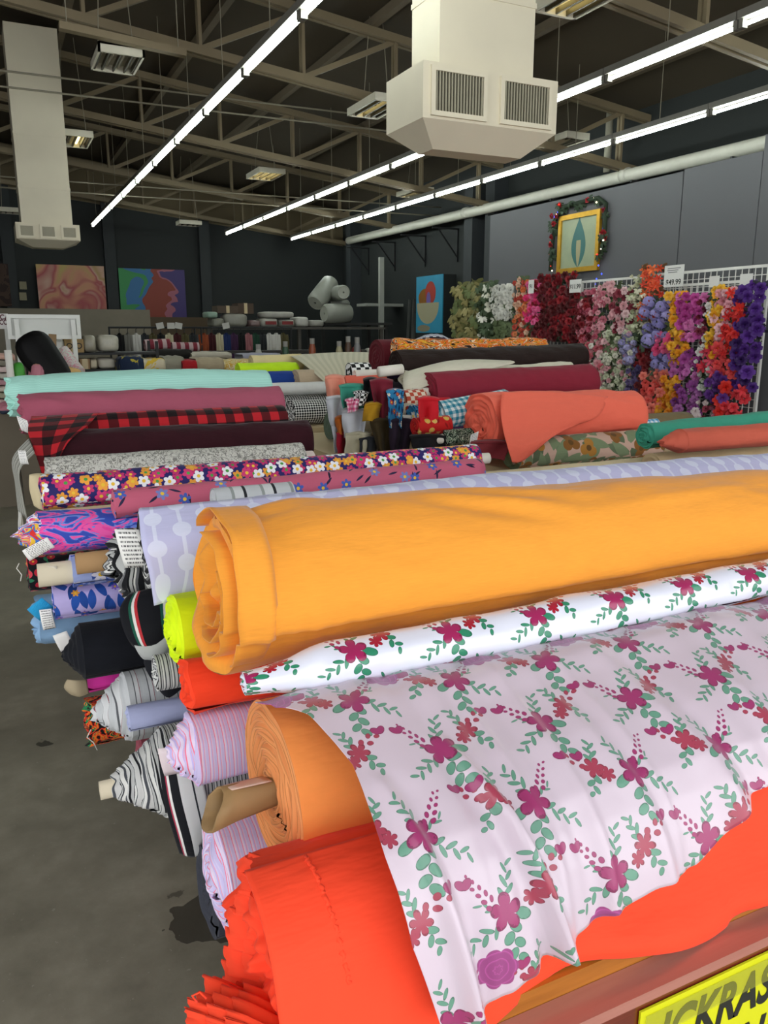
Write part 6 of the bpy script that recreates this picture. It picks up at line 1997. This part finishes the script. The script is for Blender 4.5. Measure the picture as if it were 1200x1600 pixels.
gl = [('white', '#b8b6b0'), ('black', '#141415'), ('dark maroon', '#3a1518'), ('olive', '#4a442a'), ('charcoal', '#26282a'), ('grey', '#6c6a64'), ('rust orange', '#8a4428'), ('navy blue', '#1c2c54'), ('plum', '#3c2440'), ('dark green', '#1c3a2c'), ('cream', '#b0a88c'), ('dusty pink', '#8c5a5e')]
seq1 = [1, 5, 0, 4, 3, 1, 10, 2, 3, 4]
seq2 = [6, 2, 10, 7, 8, 1, 11, 9, 4, 0, 0, 3]
pos = ['first', 'second', 'third', 'fourth', 'fifth', 'sixth', 'seventh', 'eighth', 'ninth', 'tenth', 'eleventh', 'twelfth']
for seq, pxa, pxb, Yr, nm in ((seq1, 186, 300, 12.7, 'aisle side rail'), (seq2, 318, 442, 12.75, 'far rail')):
    zr = atY(250, 517, Yr).z
    a, b = atY(pxa, 515, Yr), atY(pxb, 515, Yr)
    rt = thing('clothes_rail', 'black clothes rail, the %s full of hanging garments' % nm, 'clothes rail', (a.x, Yr, 1.02))
    MB().tube([(a.x - 0.15, Yr, zr + 0.05), (b.x + 0.15, Yr, zr + 0.05)], 0.014, 8).build('rail', M_BLACK, rt)
    for xx in (a.x - 0.14, b.x + 0.14):
        MB().tube([(xx, Yr, 1.02), (xx, Yr, zr + 0.06)], 0.014, 8).build('upright', M_BLACK, rt)
    n = len(seq)
    for k, g in enumerate(seq):
        x = a.x + (b.x - a.x) * k / (n - 1)
        garment('%s garment, %s along the %s' % (gl[g][0], pos[k], nm), x, Yr, zr - 0.03, zr - 0.07 - 1.03, (b.x - a.x) / n * 0.92, fabric(gl[g][1]), k * 1.7)
for k, (px_, lb) in enumerate(((250, 'first'), (267, 'second'), (279, 'third'), (353, 'fourth'))):
    p = atY(px_, 509, 12.62)
    o = thing('price_placard', '%s small white placard above the hanging clothes' % lb, 'price card', p, 'placards over the rails')
    MB().box(p, (0.11, 0.004, 0.09), M=Matrix.Rotation(0.2 * (k % 3 - 1), 3, 'Y')).build('card', plain('#b9b7b0', 0.6), o)
    MB().tube([(p.x, 12.63, p.z - 0.02), (p.x, 12.70 if k < 3 else 12.75, atY(250, 517, 12.7).z + 0.05)], 0.006, 5).build('stick', M_BLACK, o)
# wall shelf with packages above the rails
sh = thing('wall_shelf', 'long shelf of white packages above the far clothes rail', 'shelf', (5.0, 14.6, 1.9))
zs = atY(420, 511, 14.6).z
xa_, xb_ = atY(322, 511, 14.6).x, atY(600, 511, 14.6).x
MB().b2((xa_, 14.55, zs - 0.04), (xb_, 15.3, zs)).build('shelf_board', plain('#4a4640', 0.7), sh)
for xx in (xa_ + 0.05, (xa_ + xb_) / 2, xb_ - 0.05):
    MB().b2((xx - 0.03, 14.6, 0), (xx + 0.03, 14.66, zs - 0.041)).build('upright', plain('#4a4640', 0.7), sh)
packs = [((324, 487, 341, 497), '#8fa898', 'pale green pack at the aisle end of the package shelf'), ((332, 497, 352, 511), '#7d7c70', 'grey sack on the package shelf under the green pack'), ((352, 490, 388, 511), '#8c8a80', 'large crumpled clear sack on the package shelf'), ((389, 500, 408, 511), '#6e5a58', 'dull pink pack on the package shelf'),
         ((409, 497, 436, 511), '#a3a198', 'white pack with a red band on the package shelf'), ((438, 499, 462, 511), '#9a988e', 'second white pack on the package shelf'), ((463, 495, 484, 511), '#b0aea6', 'bright white pack on the package shelf'), ((486, 500, 508, 511), '#8e8c84', 'pale pack near the big plastic rolls'), ((340, 478, 372, 489), '#54463a', 'brown carton lying on top of the grey sack'), ((372, 474, 396, 490), '#4c3c30', 'dark brown carton on top of the clear sack'), ((410, 487, 462, 497), '#a2a098', 'long white tube pack lying on the package shelf')]
for k, (bx, hx, nm) in enumerate(packs):
    if 'carton' in nm:
        carton(nm, bx, 14.75, hx, 0.4)
    else:
        bundle(nm, bx, 14.65, plain(hx, 0.35, var=0.25, scale=9), 0.45, seed=20 + k)
for k, px_ in enumerate((424, 450)):
    a, b = atY(px_ - 9, 507, 14.6), atY(px_ + 8, 502, 14.6)
    o = MB().b2((a.x, 14.6, a.z), (b.x, 14.612, b.z)).build('red_label', plain('#7a2020', 0.6))
    tag(o, ('red label card on the package shelf', 'second red label card on the package shelf')[k], 'label card', 'red label cards')
# big plastic wrapped wadding rolls
M_WAD = plain('#8e9086', 0.35, var=0.2, scale=5)


def wad(label, a, b, r):
    t_ = thing('wadding_roll', label, 'wadding roll', a, 'plastic wrapped wadding rolls')
    d = (b - a).normalized()
    q = d.to_track_quat('Z', 'Y').to_matrix().to_4x4()
    M = Matrix.Translation(a) @ q
    L = (b - a).length
    MB().lathe([(r * 0.8, 0), (r, 0.05), (r * 1.02, L * 0.5), (r, L - 0.05), (r * 0.8, L)], 20, M).build('wrap', M_WAD, t_, smooth=True)
    for h, s in ((0, 1), (L, -1)):
        prof = [(r * 0.8, h)]
        for k in range(1, 8):
            prof.append((r * 0.8 * (1 - k / 8), h + s * (0.015 if k % 2 else 0.0)))
        MB().lathe(prof, 20, M).build('layered_end', plain('#a3a498', 0.5), t_, smooth=True)


wad('big plastic wrapped wadding roll leaning diagonally', atY(492, 474, 15.6), atY(518, 441, 15.9), 0.19)
wad('plastic wrapped wadding roll with its round end facing out', atY(537, 457, 15.2), atY(537, 457, 15.2) + Vector((0.1, 0.9, 0.0)), 0.15)
wad('lower plastic wrapped wadding roll under the leaning one', atY(506, 490, 15.3), atY(546, 489, 15.4), 0.19)
wad('upright plastic wrapped wadding roll behind the leaning one', atY(530, 505, 15.9), atY(532, 468, 15.9), 0.2)
st_ = thing('stock_platform', 'dark platform carrying the wadding rolls', 'platform', (6.4, 15.1, 0))
zz = atY(520, 503, 15.3).z
MB().b2((6.0, 15.35, zz - 0.06), (7.6, 16.4, zz - 0.01)).build('deck', plain('#2a2a28', 0.7), st_)
for xx in (6.1, 7.5):
    for yy in (15.45, 16.3):
        MB().b2((xx - 0.03, yy - 0.03, 0), (xx + 0.03, yy + 0.03, zz - 0.061)).build('leg', plain('#2a2a28', 0.7), st_)
# small coloured goods on the far counter
sm = [('white bottle', '#a8a69e'), ('black pouch', '#18181a'), ('dark red pouch', '#6a1c1e'), ('green tin', '#2c4a34'), ('yellow box', '#a89a2c'), ('grey pouch', '#5c5a56'), ('orange tin', '#8a4428'), ('navy pouch', '#1e2a44'), ('pink box', '#9a5a6a'), ('cream jar', '#a09878'), ('brown jar', '#4c3424'), ('silver tin', '#7c7c7c'), ('violet pouch', '#4c2c6a')]
for k, (nm, hx) in enumerate(sm):
    px_ = 404 + k * 14
    h = 15 + (k * 7) % 9
    y1 = 553 - k * 0.55
    if 'tin' in nm or 'jar' in nm or 'bottle' in nm:
        a, b = atY(px_, y1, 10.2), atY(px_, y1 - h, 10.2)
        a.z = 0.98
        t_ = thing('small_jar', nm + ' on the far counter of small goods', 'jar', a, 'small goods on the far counter')
        r = 0.045
        H = b.z - a.z
        MB().lathe([(0, 0), (r, 0), (r, H * 0.75), (r * 0.7, H * 0.85), (r * 0.7, H * 0.86), (0, H * 0.86)], 12, Matrix.Translation(a)).build('jar_body', plain(hx, 0.4), t_, smooth=True)
        MB().lathe([(r * 0.72, H * 0.86), (r * 0.72, H), (0, H)], 12, Matrix.Translation(a)).build('lid', plain('#8c8a84', 0.4), t_)
    else:
        a = atY(px_ - 6, y1, 10.2)
        t_ = bundle(nm + ' on the far counter of small goods', (px_ - 6, y1 - h, px_ + 6, y1), 10.2, plain(hx, 0.5), 0.12, seed=k, group='small goods on the far counter', name='small_pouch')
        t_.location.z += 0.98 - a.z
# long shelf with small packets seen above, along the side wall
counter('narrow counter along the dark side wall', 5.9, 8.2, 13.6, 14.4, 1.0, '#2e2c28')
for k in range(9):
    px_ = 560 + k * 10
    hx = ('#7a2420', '#3c3a34', '#a8a49a', '#5a2c2a', '#2c3c4c', '#8a8478', '#6a5a3c', '#7c2c5c', '#3c5c64')[k]
    nm = ('dark red', 'charcoal', 'off white', 'maroon', 'slate', 'stone', 'khaki', 'magenta', 'teal')[k]
    b_ = bundle('%s bag in the row along the dark side wall' % nm, (px_ - 5, 508 + (k * 5) % 7, px_ + 5, 536), 13.7, plain(hx, 0.5), 0.2, seed=40 + k, group='bags along the side wall', name='goods_bag')
    b_.location.z += 1.0 - atY(px_, 536, 13.7).z
# steel shelf on the side wall and things leaning there
Xw = WXR
p, q = atY(572, 476, 16.2), atY(625, 473, 16.2)
shf = thing('steel_shelf', 'pale steel wall shelf on a white upright', 'shelf', (p.x, 15.2, p.z))
MB().b2((p.x, 16.2, p.z - 0.03), (WXR - 0.001, 16.7, p.z + 0.03)).build('shelf_board', plain('#9a9c94', 0.5), shf)
xx = atY(596, 450, 16.15)
MB().b2((xx.x - 0.05, 16.12, 0), (xx.x + 0.05, 16.199, atY(596, 402, 16.15).z)).build('upright', plain('#a3a59c', 0.5), shf)
for k, (pa_, pb_) in enumerate((((632, 530), (640, 468)), ((640, 530), (647, 468)), ((645, 530), (648, 490)))):
    a, b = atX(pa_[0], pa_[1], 7.9), atX(pb_[0], pb_[1], 8.2)
    a.z = 0.0
    o = MB().bar(a, b, 0.05, 0.02).build('metal_strip', plain('#6c6e6a', 0.4, 0.5))
    tag(o, ('pale metal strip leaning on the side wall, farthest', 'pale metal strip leaning on the side wall, middle one', 'short metal strip leaning on the side wall beside the poster')[k], 'metal strip', 'metal strips on the side wall')


# posters and paintings
def flat_art(name, label, corners, mat, cat='poster'):
    m = MB()
    m.v = [Vector(c) for c in corners]
    n = (m.v[1] - m.v[0]).cross(m.v[3] - m.v[0]).normalized() * 0.02
    m.v += [v - n for v in m.v[:4]]
    m.f = [(0, 1, 2, 3), (7, 6, 5, 4), (0, 4, 5, 1), (1, 5, 6, 2), (2, 6, 7, 3), (3, 7, 4, 0)]
    o = m.build(name, mat, uv=[(0, 0), (1, 0), (1, 1), (0, 1)] * 2)
    return tag(o, label, cat)


def wall_rect(x0, y0, x1, y1, Y):
    a, b = atY(x0, y1, Y), atY(x1, y0, Y)
    return [(a.x, Y, a.z), (b.x, Y, a.z), (b.x, Y, b.z), (a.x, Y, b.z)]


t = NT('abstract_warm_painting')
v = t.n('ShaderNodeMapping', {'Vector': t.uv(), 'Scale': (1.4, 1.0, 1)}).outputs[0]
f = t.n('ShaderNodeTexNoise', {'Vector': v, 'Scale': 1.5, 'Detail': 1.5, 'Distortion': 0.8}, noise_dimensions='2D').outputs[0]
t.out(t.ramp(f, [(0.25, srgb('#b8a05a')), (0.42, srgb('#c98a6a')), (0.52, srgb('#a8484a')), (0.62, srgb('#c9a08a')), (0.75, srgb('#a88a4a'))]), 0.5)
flat_art('wall_painting', 'large warm red and gold swirled painting on the back wall', wall_rect(62, 416, 162, 482, WYB - 0.15), t.mat, 'painting')
t = NT('abstract_bright_painting')
uvn = t.uv()
f = t.n('ShaderNodeTexNoise', {'Vector': uvn, 'Scale': 2.0, 'Detail': 1.0, 'Distortion': 0.8}, noise_dimensions='2D').outputs[0]
x_, y_, _ = t.xy(uvn)
g = t.m('ADD', t.m('MULTIPLY', f, 0.7), t.m('MULTIPLY', x_, 0.75))
t.out(t.ramp(g, [(0.0, srgb('#2f8a4a')), (0.47, srgb('#2a6a9c')), (0.60, srgb('#8a3420')), (0.86, srgb('#a05a6a')), (0.95, srgb('#3a2a6a'))], 'CONSTANT'), 0.5)
flat_art('wall_painting', 'large painting with green blue red and violet blots on the back wall', wall_rect(190, 422, 288, 496, WYB - 0.15), t.mat, 'painting')
flat_art('wall_painting', 'dim brown painting cut off at the picture edge', wall_rect(-60, 412, 12, 478, WYB - 0.15), print_noise('dim_brown', [(0, '#3a2e2a'), (0.5, '#4c3c34')], 3), 'painting')
for k, yy in enumerate((440, 457)):
    o = flat_art('notice', ('small cream notice on the back wall column, the upper one', 'small cream notice on the back wall column, the lower one')[k], wall_rect(31, yy, 41, yy + 12, WYB - 0.16), plain('#8a8266', 0.6), 'notice')
t = NT('basket_poster')
uvn = t.uv()
x_, y_, _ = t.xy(uvn)


def blob(cx, cy, rx, ry):
    v = t.n('ShaderNodeMapping', {'Vector': uvn, 'Location': (cx, cy, 0), 'Scale': (rx, ry, 1)}, vector_type='TEXTURE').outputs[0]
    return t.m('LESS_THAN', t.vm('LENGTH', v), 1.0)


c_ = t.mix(t.noise(uvn, 3.0, 2.0, dim='2D'), srgb('#2a86a8'), srgb('#3a9abc'))
c_ = t.mix(blob(0.35, 0.62, 0.26, 0.16), c_, srgb('#8a5a1c'))
c_ = t.mix(blob(0.55, 0.70, 0.20, 0.20), c_, srgb('#a83a2c'))
c_ = t.mix(blob(0.48, 0.58, 0.08, 0.14), c_, srgb('#6a5a9a'))
c_ = t.mix(t.m('MULTIPLY', blob(0.45, 0.50, 0.42, 0.34), t.m('LESS_THAN', y_, 0.53)), c_, srgb('#a8a284'))
c_ = t.mix(blob(0.3, 0.08, 0.25, 0.06), c_, srgb('#8a8068'))
t.out(c_, 0.5)
a, b = atX(650, 520, WXR - 0.3), atX(692, 428, WXR - 0.3)
flat_art('wall_poster', 'blue poster of a bowl heaped with bright yarn on the side wall', [(WXR - 0.3, a.y, a.z), (WXR - 0.3, b.y, a.z), (WXR - 0.3, b.y, b.z), (WXR - 0.3, a.y, b.z)], t.mat)
MB().b2((WXR - 0.279, b.y, 0), (WXR, a.y, b.z)).build('trim_9', M_DARKWALL)['kind'] = 'structure'
# low brownish partition in front of the back wall
p, q = atY(-80, 515, 17.2), atY(234, 484, 17.2)
structure('wall_low', MB().b2((p.x, 17.2, 0), (q.x, 17.3, q.z)), plain('#7c7464', 0.7), 'low brownish partition below the paintings')
p, q = atY(234, 515, 17.25), atY(330, 496, 17.25)
structure('wall_low_brown', MB().b2((p.x + 0.001, 17.22, 0), (q.x, 17.3, q.z)), plain('#4c3c28', 0.7), 'dark brown partition beside the low one')

# ---------------------------------------------------------------- the shopper with long black hair
Yw = 7.25
hip = Vector((atY(112, 600, Yw).x, Yw, 0.93))
hd = atY(52, 546, Yw)
chest = hip.lerp(hd, 0.62) + Vector((0.05, 0.0, 0.02))
neck = hip.lerp(hd, 0.84)
V = [hip, hip.lerp(chest, 0.5), chest, neck, hd + Vector((0, 0, -0.02)), hd + Vector((-0.02, -0.0, 0.07))]
Rr = [0.155, 0.135, 0.15, 0.055, 0.085, 0.085]
E_ = [(0, 1), (1, 2), (2, 3), (3, 4), (4, 5)]


def limb(start, pts, rad):
    prev = start
    for p, r in zip(pts, rad):
        V.append(Vector(p))
        Rr.append(r)
        E_.append((prev, len(V) - 1))
        prev = len(V) - 1


for s in (-1, 1):
    sh_ = chest + Vector((-0.13, 0.17 * s, 0.02))
    limb(2, [sh_, sh_ + Vector((-0.06, 0.05 * s, -0.24)), sh_ + Vector((-0.26, 0.02 * s, -0.30)), sh_ + Vector((-0.33, 0.0, -0.32))], [0.07, 0.05, 0.036, 0.04])
    hp = hip + Vector((0.0, 0.09 * s, -0.06))
    limb(0, [hp, Vector((hip.x - 0.02, Yw + 0.10 * s, 0.50)), Vector((hip.x + 0.03, Yw + 0.10 * s, 0.09)), Vector((hip.x - 0.12, Yw + 0.11 * s, 0.045))], [0.11, 0.075, 0.05, 0.045])
me = bpy.data.meshes.new('person')
me.from_pydata([tuple(v - Vector((hip.x, Yw, 0))) for v in V], E_, [])
pers = bpy.data.objects.new('person', me)
COL.objects.link(pers)
pers.location = (hip.x, Yw, 0)
WL['person'] = Vector((hip.x, Yw, 0))
tag(pers, 'person with long black hair and a pink top bending over the goods', 'person')
md = pers.modifiers.new('skin', 'SKIN')
for k, sv in enumerate(me.skin_vertices[0].data):
    sv.radius = (Rr[k], Rr[k])
    sv.use_root = (k == 0)
pers.modifiers.new('smooth', 'SUBSURF').render_levels = 2
t = NT('person_skin_and_clothes')
_, _, zc = t.xy(t.obj())
hh = hd.z - 0.12
col = t.ramp(t.m('DIVIDE', zc, 2.0), [(0.0, srgb('#2a2420')), (0.05, srgb('#2c3448')), (0.49, srgb('#b0707c')), ((hh) / 2.0, srgb('#a87860'))], 'CONSTANT')
t.out(col, 0.7)
me.materials.append(t.mat)
# hair: one mass over the head falling down the back to the right
m, uv = MB(), []
path = [hd + Vector((-0.035, -0.01, 0.125)), hd + Vector((-0.02, -0.02, 0.10)), hd + Vector((0.00, -0.03, 0.03)), hd + Vector((0.045, -0.06, -0.06)), hd + Vector((0.10, -0.11, -0.14)), hd + Vector((0.155, -0.15, -0.22)), hd + Vector((0.19, -0.17, -0.30)), hd + Vector((0.21, -0.17, -0.36))]
rads = [0.06, 0.125, 0.155, 0.152, 0.140, 0.125, 0.095, 0.03]
n = 22
ref = Vector((0, 1, 0))
for j, (p, r) in enumerate(zip(path, rads)):
    tn = (path[min(j + 1, 7)] - path[max(j - 1, 0)]).normalized()
    u = (ref - tn * ref.dot(tn)).normalized()
    w_ = tn.cross(u)
    for i in range(n):
        a = 2 * math.pi * i / n
        k = 1 + 0.05 * math.sin(9 * a) + 0.05 * nz(a * 2, j)
        m.v.append(p + (u * math.cos(a) * 0.85 + w_ * math.sin(a)) * r * k)
for j in range(7):
    for i in range(n):
        m.f.append((j * n + i, j * n + (i + 1) % n, (j + 1) * n + (i + 1) % n, (j + 1) * n + i))
m.f.append(tuple(reversed(range(n))))
m.f.append(tuple(7 * n + i for i in range(n)))
hair = m.build('hair', plain('#060506', 0.6, var=0.2, scale=20, spec=0.2), pers, smooth=True)
hair.modifiers.new('smooth', 'SUBSURF').render_levels = 1
for s in (-1, 1):
    m = MB().lathe([(0.0, -0.02), (0.014, -0.01), (0.016, 0.0), (0.0, 0.012)], 8, Matrix.Translation(hd + Vector((-0.085, 0.035 * s, 0.03))))
    m.build('eye', plain('#1a1210', 0.3), pers, smooth=True)
MB().tube([hd + Vector((-0.08, 0, 0.03)), hd + Vector((-0.108, 0, -0.005)), hd + Vector((-0.09, 0, -0.012))], [0.008, 0.015, 0.008], 8).build('nose', plain('#a87860', 0.6), pers, smooth=True)
MB().tube([hd + Vector((-0.085, -0.025, -0.045)), hd + Vector((-0.094, 0, -0.043)), hd + Vector((-0.085, 0.025, -0.045))], 0.007, 8).build('mouth', plain('#8a4a44', 0.6), pers, smooth=True)


# ---------------------------------------------------------------- loose tags and threads on the roll ends along the aisle
def by_label(start):
    return next(o for o in SC.objects if str(o.get('label', '')).startswith(start))


def aisle_tag(owner, px, py, Y, hw, hh, rot, mat=None):
    c = atY(px, py, Y)
    u = Vector((math.cos(rot), -0.25, math.sin(rot))).normalized() * hw
    v = Vector((math.sin(rot), 0.0, -math.cos(rot))).normalized() * hh
    card('price_tag', c, u, v, mat or M_TAG, by_label(owner), 0.12)


aisle_tag('pink and blue palm print roll', 60, 858, 2.40, 0.040, 0.018, 0.5)
aisle_tag('black roll printed with red cherries', 76, 900, 2.38, 0.024, 0.028, 0.0, plain('#e4dccb', 0.6))
aisle_tag('pale blue frayed cloth', 74, 968, 2.50, 0.018, 0.032, 0.1)
aisle_tag('pale blue frayed cloth', 100, 1003, 2.48, 0.022, 0.030, 0.35, plain('#e8e6e2', 0.5))
aisle_tag('pale blue frayed cloth', 64, 952, 2.53, 0.030, 0.026, 0.7, fabric('#2fa8e0'))
ow = by_label('bright pink cloth roll')
p = atY(118, 1075, 2.22)
sheet('crumpled_paper', [[p + Vector((-0.018, 0.000, 0.030)), p + Vector((0.006, -0.012, 0.027)), p + Vector((0.030, 0.006, 0.018))], [p + Vector((-0.027, 0.006, 0.006)), p + Vector((0.000, -0.021, 0.000)), p + Vector((0.030, -0.006, -0.003))],
                         [p + Vector((-0.012, 0.006, -0.018)), p + Vector((0.009, -0.012, -0.021)), p + Vector((0.033, 0.000, -0.021))]], plain('#a39478', 0.8), ow, 4)
for own, pts in (('pink and blue palm print roll', ((30, 880), (26, 888), (34, 898), (32, 908))), ('roll printed with small red and green', ((142, 1140), (136, 1152), (146, 1160), (152, 1172))), ('coral orange cloth bolt', ((308, 1566), (300, 1556), (312, 1550), (322, 1560)))):
    Yt = {'p': 2.46, 'r': 2.24, 'c': 0.97}[own[0]]
    MB().tube([atY(a, b, Yt) for a, b in pts], 0.0016, 5).build('loose_thread', fabric('#e0ddd4') if own[0] != 'c' else M_CORAL, by_label(own), smooth=True)
